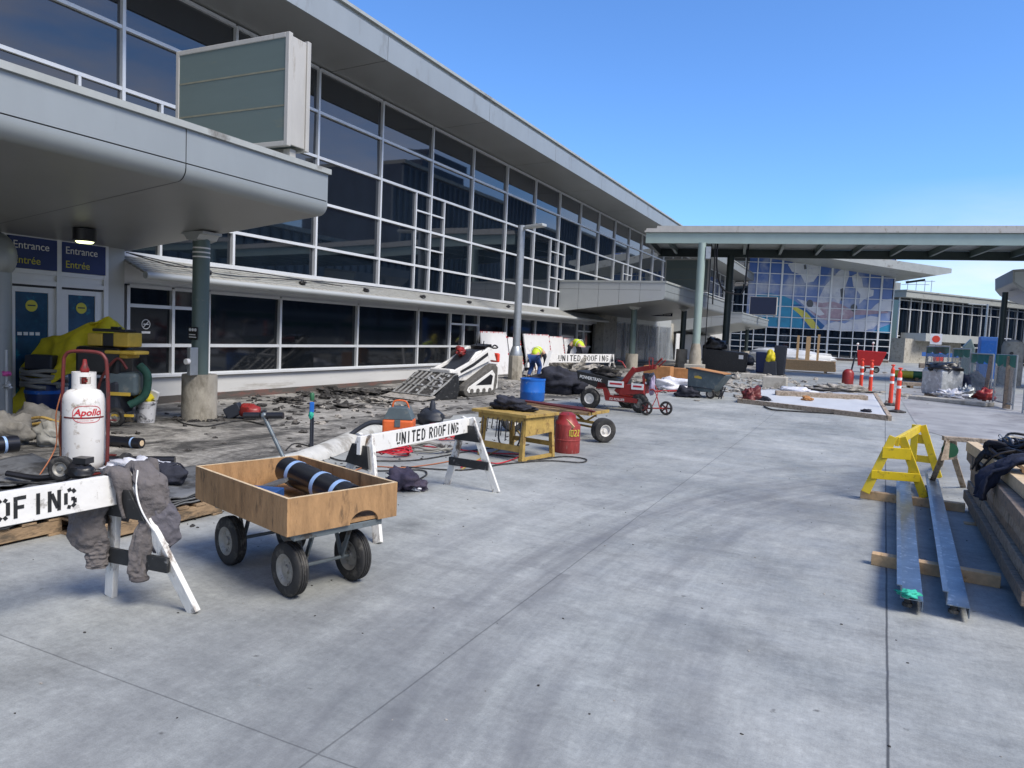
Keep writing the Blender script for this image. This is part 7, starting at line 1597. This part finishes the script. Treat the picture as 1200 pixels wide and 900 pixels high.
b = MB(); b.cyl(tq-o_+e*.03+V_((0, -.042, -.13)), tq-o_+e*.03+V_((0, -.047, -.13)), .085, n=20); b.build('green_mark', 'bottle_green', en)
# ---- sleepers and channels
for a, c, lb in (((1008, 584), (1131, 601), 'timber sleeper under the yellow sawhorse feet'), ((1021, 662), (1173, 690), 'near timber sleeper under the two steel channels')):
    A, B = gl(*a), gl(*c); d_ = (B-A); mid = (A+B)/2; b = MB(); b.box((0, 0, .044), (d_.length, .09, .088)); 
    b = b.build('timber_sleeper', 'new_wood', loc=mid+V_((0, .045, 0)), bevel=.004); b.rotation_euler[2] = math.atan2(d_.y, d_.x); tag(b, lb, 'sleeper')
for (n0, n1, f0_, f1_, lb, teal) in (((1058, 700), (1079, 703), (1052, 562), (1067, 562), 'left galvanised steel channel with a green rag at its near end', 1), ((1112, 707), (1134, 712), (1086, 560), (1099, 560), 'right galvanised steel channel lying beside the timber stack', 0)):
    zc_ = .10; N0, N1, F0, F1 = wp(*n0, zc_), wp(*n1, zc_), wp(*f0_, zc_), wp(*f1_, zc_)
    wd = .115; dd_ = ((F0+F1)/2-(N0+N1)/2); L_ = dd_.length; mid = ((F0+F1)/2+(N0+N1)/2)/2; e = dd_.normalized()
    t = thing('steel_channel', lb, 'steel channel', (mid.x, mid.y, .09), math.atan2(e.y, e.x), 'galvanised steel channels on sleepers')
    b = MB(); b.b2((-L_/2, -wd/2, .0), (L_/2, wd/2, .006)); b.b2((-L_/2, wd/2, 0), (L_/2, wd/2+.006, .085)); b.b2((-L_/2, wd/2+.006, .079), (L_/2, wd/2+.03, .085)); b.b2((-L_/2, -wd/2-.006, -.06), (L_/2, -wd/2, .006)); b.build('channel', 'galv_channel', t)
    b = MB()
    for x in (-L_/2+.03,): b.cyl((x, .02, -.03), (x, .02, -.0), .02, n=8); b.cyl((x, .02, -.05), (x, .02, -.03), .03, n=8)
    b.build('bolt', 'rubber', t)
    if teal:
        b = MB(); b.blob((0, 0, .02), (.065, .05, .022), .4, 3, 3); b = b.build('green_rag', 'teal', loc=wp(1064, 699, .10), smooth=2); tag(b, 'bright turquoise rag knotted at the end of the left channel', 'rag')
# ---- timber stack at right
SA, SB = gl(1197, 734), gl(1131, 603); e = (SB-SA).normalized(); rt3 = Vector((e.y, -e.x, 0)); 
Ls = (SB-SA).length+.25; st = thing('timber_stack', 'weathered grey timber stack cut by the right edge', 'timber stack', SA.to_tuple(), math.atan2(e.y, e.x))
# local x along e, local y = left of e => outward to the drive; body lies at negative y
hS = .62; nL = 6; lh_ = hS/nL
for k in range(nL):
    x = -.02+random.uniform(-.03, .03); b = MB()
    x_ = x; i = 0
    y_off = random.uniform(-.03, .03)
    while x_ < Ls-.1:
        l_ = random.uniform(.5, 1.3); xe = min(Ls+random.uniform(-.03, .03), x_+l_)
        for yy in range(5): b.b2((x_+.004, -.02-.18*yy-.175+y_off, .012+k*lh_+.004), (xe-.004, -.02-.18*yy+y_off+random.uniform(-.012, .006), .012+(k+1)*lh_-.005))
        x_ = xe
    b.build('timber_layer', 'grey_wood' if k % 2 else 'grey_wood_b', st, bevel=.005)
b = MB(); b.b2((Ls-.75, -1.0, 0), (Ls-.65, .05, .011)); b.build('bearer', 'new_wood', st)
topz = .012+hS
def S(x, y, z): return SA+e*x+Vector((-e.y, e.x, 0))*y+V_((0, 0, z))
beams = [((.15, -.16), (2.1, -.10), .0), ((.9, -.34), (3.6, -.18), 0), ((1.7, -.14), (3.5, -.02), .0), ((.2, -.36), (1.6, -.32), .11), ((1.2, -.5), (3.7, -.42), .0)]
lbs = ['pale beam lying along the near edge on top of the timber stack', 'long pale beam in the middle of the timber stack top', 'pale beam at the far outer edge of the timber stack', 'short beam riding on the others at the right picture edge', 'pale beam farthest back on the timber stack']
for (a, c, dz), lb in zip(beams, lbs):
    A, B = S(a[0], a[1], topz+.052+dz), S(c[0], c[1], topz+.052+dz); mid = (A+B)/2; d_ = B-A; b = MB(); b.box((0, 0, 0), (d_.length, .10, .10)); b = b.build('wood_beam', 'ply_edge', loc=mid, bevel=.004); b.rotation_euler[2] = math.atan2(d_.y, d_.x); tag(b, lb, 'beam', 'pale beams on the timber stack')
# harness pile
hp0 = S(2.35, -.38, topz+.16); t = thing('harness_pile', 'tangled black safety harnesses and ropes on the timber stack', 'harness', hp0)
b = MB(); b.blob((0, 0, -.0), (.34, .30, .11), .35, 2.6, 5, 30, 18); b.build('webbing_mass', 'dark_cloth', t, smooth=2)
b = MB(); rn = random.Random(11)
for k in range(16):
    a = rn.uniform(0, 6.28); r0 = rn.uniform(.12, .33); pts = []
    for q in range(7):
        aa = a+q*.5; pts.append((r0*math.cos(aa)*1.1+rn.uniform(-.04, .04), r0*math.sin(aa)+rn.uniform(-.04, .04), rn.uniform(.03, .14)-(.08 if r0 > .28 else 0)))
    b.tube(pts, rn.choice((.008, .012, .016)), 6, 5)
for k in range(7):
    y0 = rn.uniform(-.3, .25); pts = [V_((-.2, y0, .05)), V_((-.34, y0+rn.uniform(-.05, .05), .0)), V_((-.42, y0, -.12)), V_((-.40+rn.uniform(-.05, .05), y0+rn.uniform(-.1, .1), -.2))]; b.tube(pts, .010, 6, 5)
b.build('strap', 'black_plastic', t, smooth=True)
b = MB()
for k in range(7): a = rn.uniform(0, 6.28); b.torus((.28*math.cos(a), .26*math.sin(a), .12), (rn.random(), rn.random(), .5), .02, .004, 14, 6)
b.build('buckle', 'galv', t, smooth=True)
jk = S(1.55, -.12, topz+.10); t = thing('navy_jacket', 'dark navy jacket hanging over the outer side of the timber stack', 'jacket', jk)
oy = Vector((-e.y, e.x, 0))
pf = [-oy*.45+V_((0, 0, .10)), -oy*.2+V_((0, 0, .13)), oy*.02+V_((0, 0, .09)), oy*.12+V_((0, 0, -.02)), oy*.19+V_((0, 0, -.13)), oy*.21+V_((0, 0, -.24))]
b_ = drape(pf, .34, None, e, 'navy_cloth', 'body', .03, 4, .02, taper=lambda k: 1.1-.45*k, nv=40, nu=20, parent=t)
# ---- debris
rn = random.Random(5)
def debris(name, label, pts, n, s0, s1, m_, spread):
    b = MB()
    for i in range(n):
        px, py = pts[rn.randrange(len(pts))]; q = gl(px, py); q = q+V_((rn.gauss(0, spread[0]), rn.gauss(0, spread[1]), 0))
        q.x = max(q.x, -11.75)
        s_ = rn.uniform(s0, s1)*(1 if rn.random() < .85 else 1.8); b.blob((q.x, q.y, gz(q.y)+s_*.2), (s_, s_*rn.uniform(.5, 1.2), s_*rn.uniform(.25, .6)), .5, 2.5, i, 7, 5)
    o = b.build(name, m_); tag(o, label, 'debris', kind='stuff')
debris('tar_rubble', 'dark stripped tar rubble strewn along the terminal wall', [(350, 466), (380, 468), (410, 462), (430, 470), (450, 460), (470, 458), (400, 468), (360, 480), (440, 475)], 240, .015, .075, 'debris', (.45, 1.2))
debris('tar_rubble', 'dark crumbs scattered over the stripped deck', [(300, 480), (420, 480), (480, 480), (560, 470), (340, 500), (200, 505), (640, 455), (700, 450), (760, 445)], 420, .015, .05, 'debris', (1.2, 2.2))
debris('plaster_rubble', 'pale plaster and insulation crumbs on the deck', [(440, 476), (600, 452), (660, 445), (700, 448), (740, 443), (780, 455), (850, 452), (900, 460), (980, 464), (880, 448)], 420, .02, .09, 'rubble_light', (.9, 1.4))
debris('plaster_rubble', 'loose clutter of boards and scraps before the far canopy', [(880, 440), (900, 447), (860, 455), (930, 458), (1000, 458), (1090, 440), (1130, 438)], 220, .04, .14, 'rubble_light', (1.0, 1.6))
for i, (px, py, d, m_, lb) in enumerate(((620-200, 463, (.45, .35, .16), 'debris', 'dark rubble mound left of the loader bucket'), (385, 462, (.5, .4, .18), 'debris', 'dark rubble mound below the second lower window'), (455, 462, (.4, .4, .15), 'debris', 'dark rubble mound against the wall behind the bucket'), (400, 478, (.3, .3, .10), 'debris', 'small tar heap on the deck'), (330, 472, (.35, .3, .12), 'debris', 'small tar heap near the wall right of the column'), (437, 473, (.4, .25, .14), 'rubble_light', 'grey rubble pushed in front of the loader bucket'))):
    heap('rubble_mound', lb, 'rubble', px, py, (d[0]*.8, d[1]*.7, d[2]*.45), m_, .55, 3, seed=40+i)
# foot of the near column: ring of grit
p = V_((-9.66, 8.36, 0)); b = MB()
for i in range(70):
    a = rn.uniform(0, 6.28); r0 = .29+rn.uniform(0, .1); s_ = rn.uniform(.02, .045); b.blob((p.x+r0*math.cos(a), p.y+r0*math.sin(a), s_*.3), (s_, s_, s_*.7), .4, 2, i, 7, 5)
tag(b.build('column_grit', 'debris'), 'dark grit ring round the near column plinth', 'debris', kind='stuff')

# crumbs and grit on the open drive
def grit(name, label, n, x0, x1, y0, y1, s0, s1, m_, seed):
    g = random.Random(seed); b = MB()
    for i in range(n):
        x = g.uniform(x0, x1); y = y0+(y1-y0)*g.random()**1.4; s_ = g.uniform(s0, s1); b.blob((x, y, gz(y)+s_*.25), (s_, s_*g.uniform(.4, 1.2), s_*.4), .5, 2.5, i, 6, 4)
    tag(b.build(name, m_), label, 'grit', kind='stuff')
grit('grit', 'dark crumbs scattered over the open concrete', 260, -5.5, 2.5, 1.2, 20, .002, .009, 'debris', 3)
grit('grit', 'pale crumbs scattered over the open concrete', 160, -5.5, 2.5, 1.2, 20, .002, .008, 'rubble_light', 4)
grit('grit', 'grit spilling from the stripped deck edge onto the concrete', 420, -6.6, -4.6, 4, 19, .004, .022, 'debris', 8)
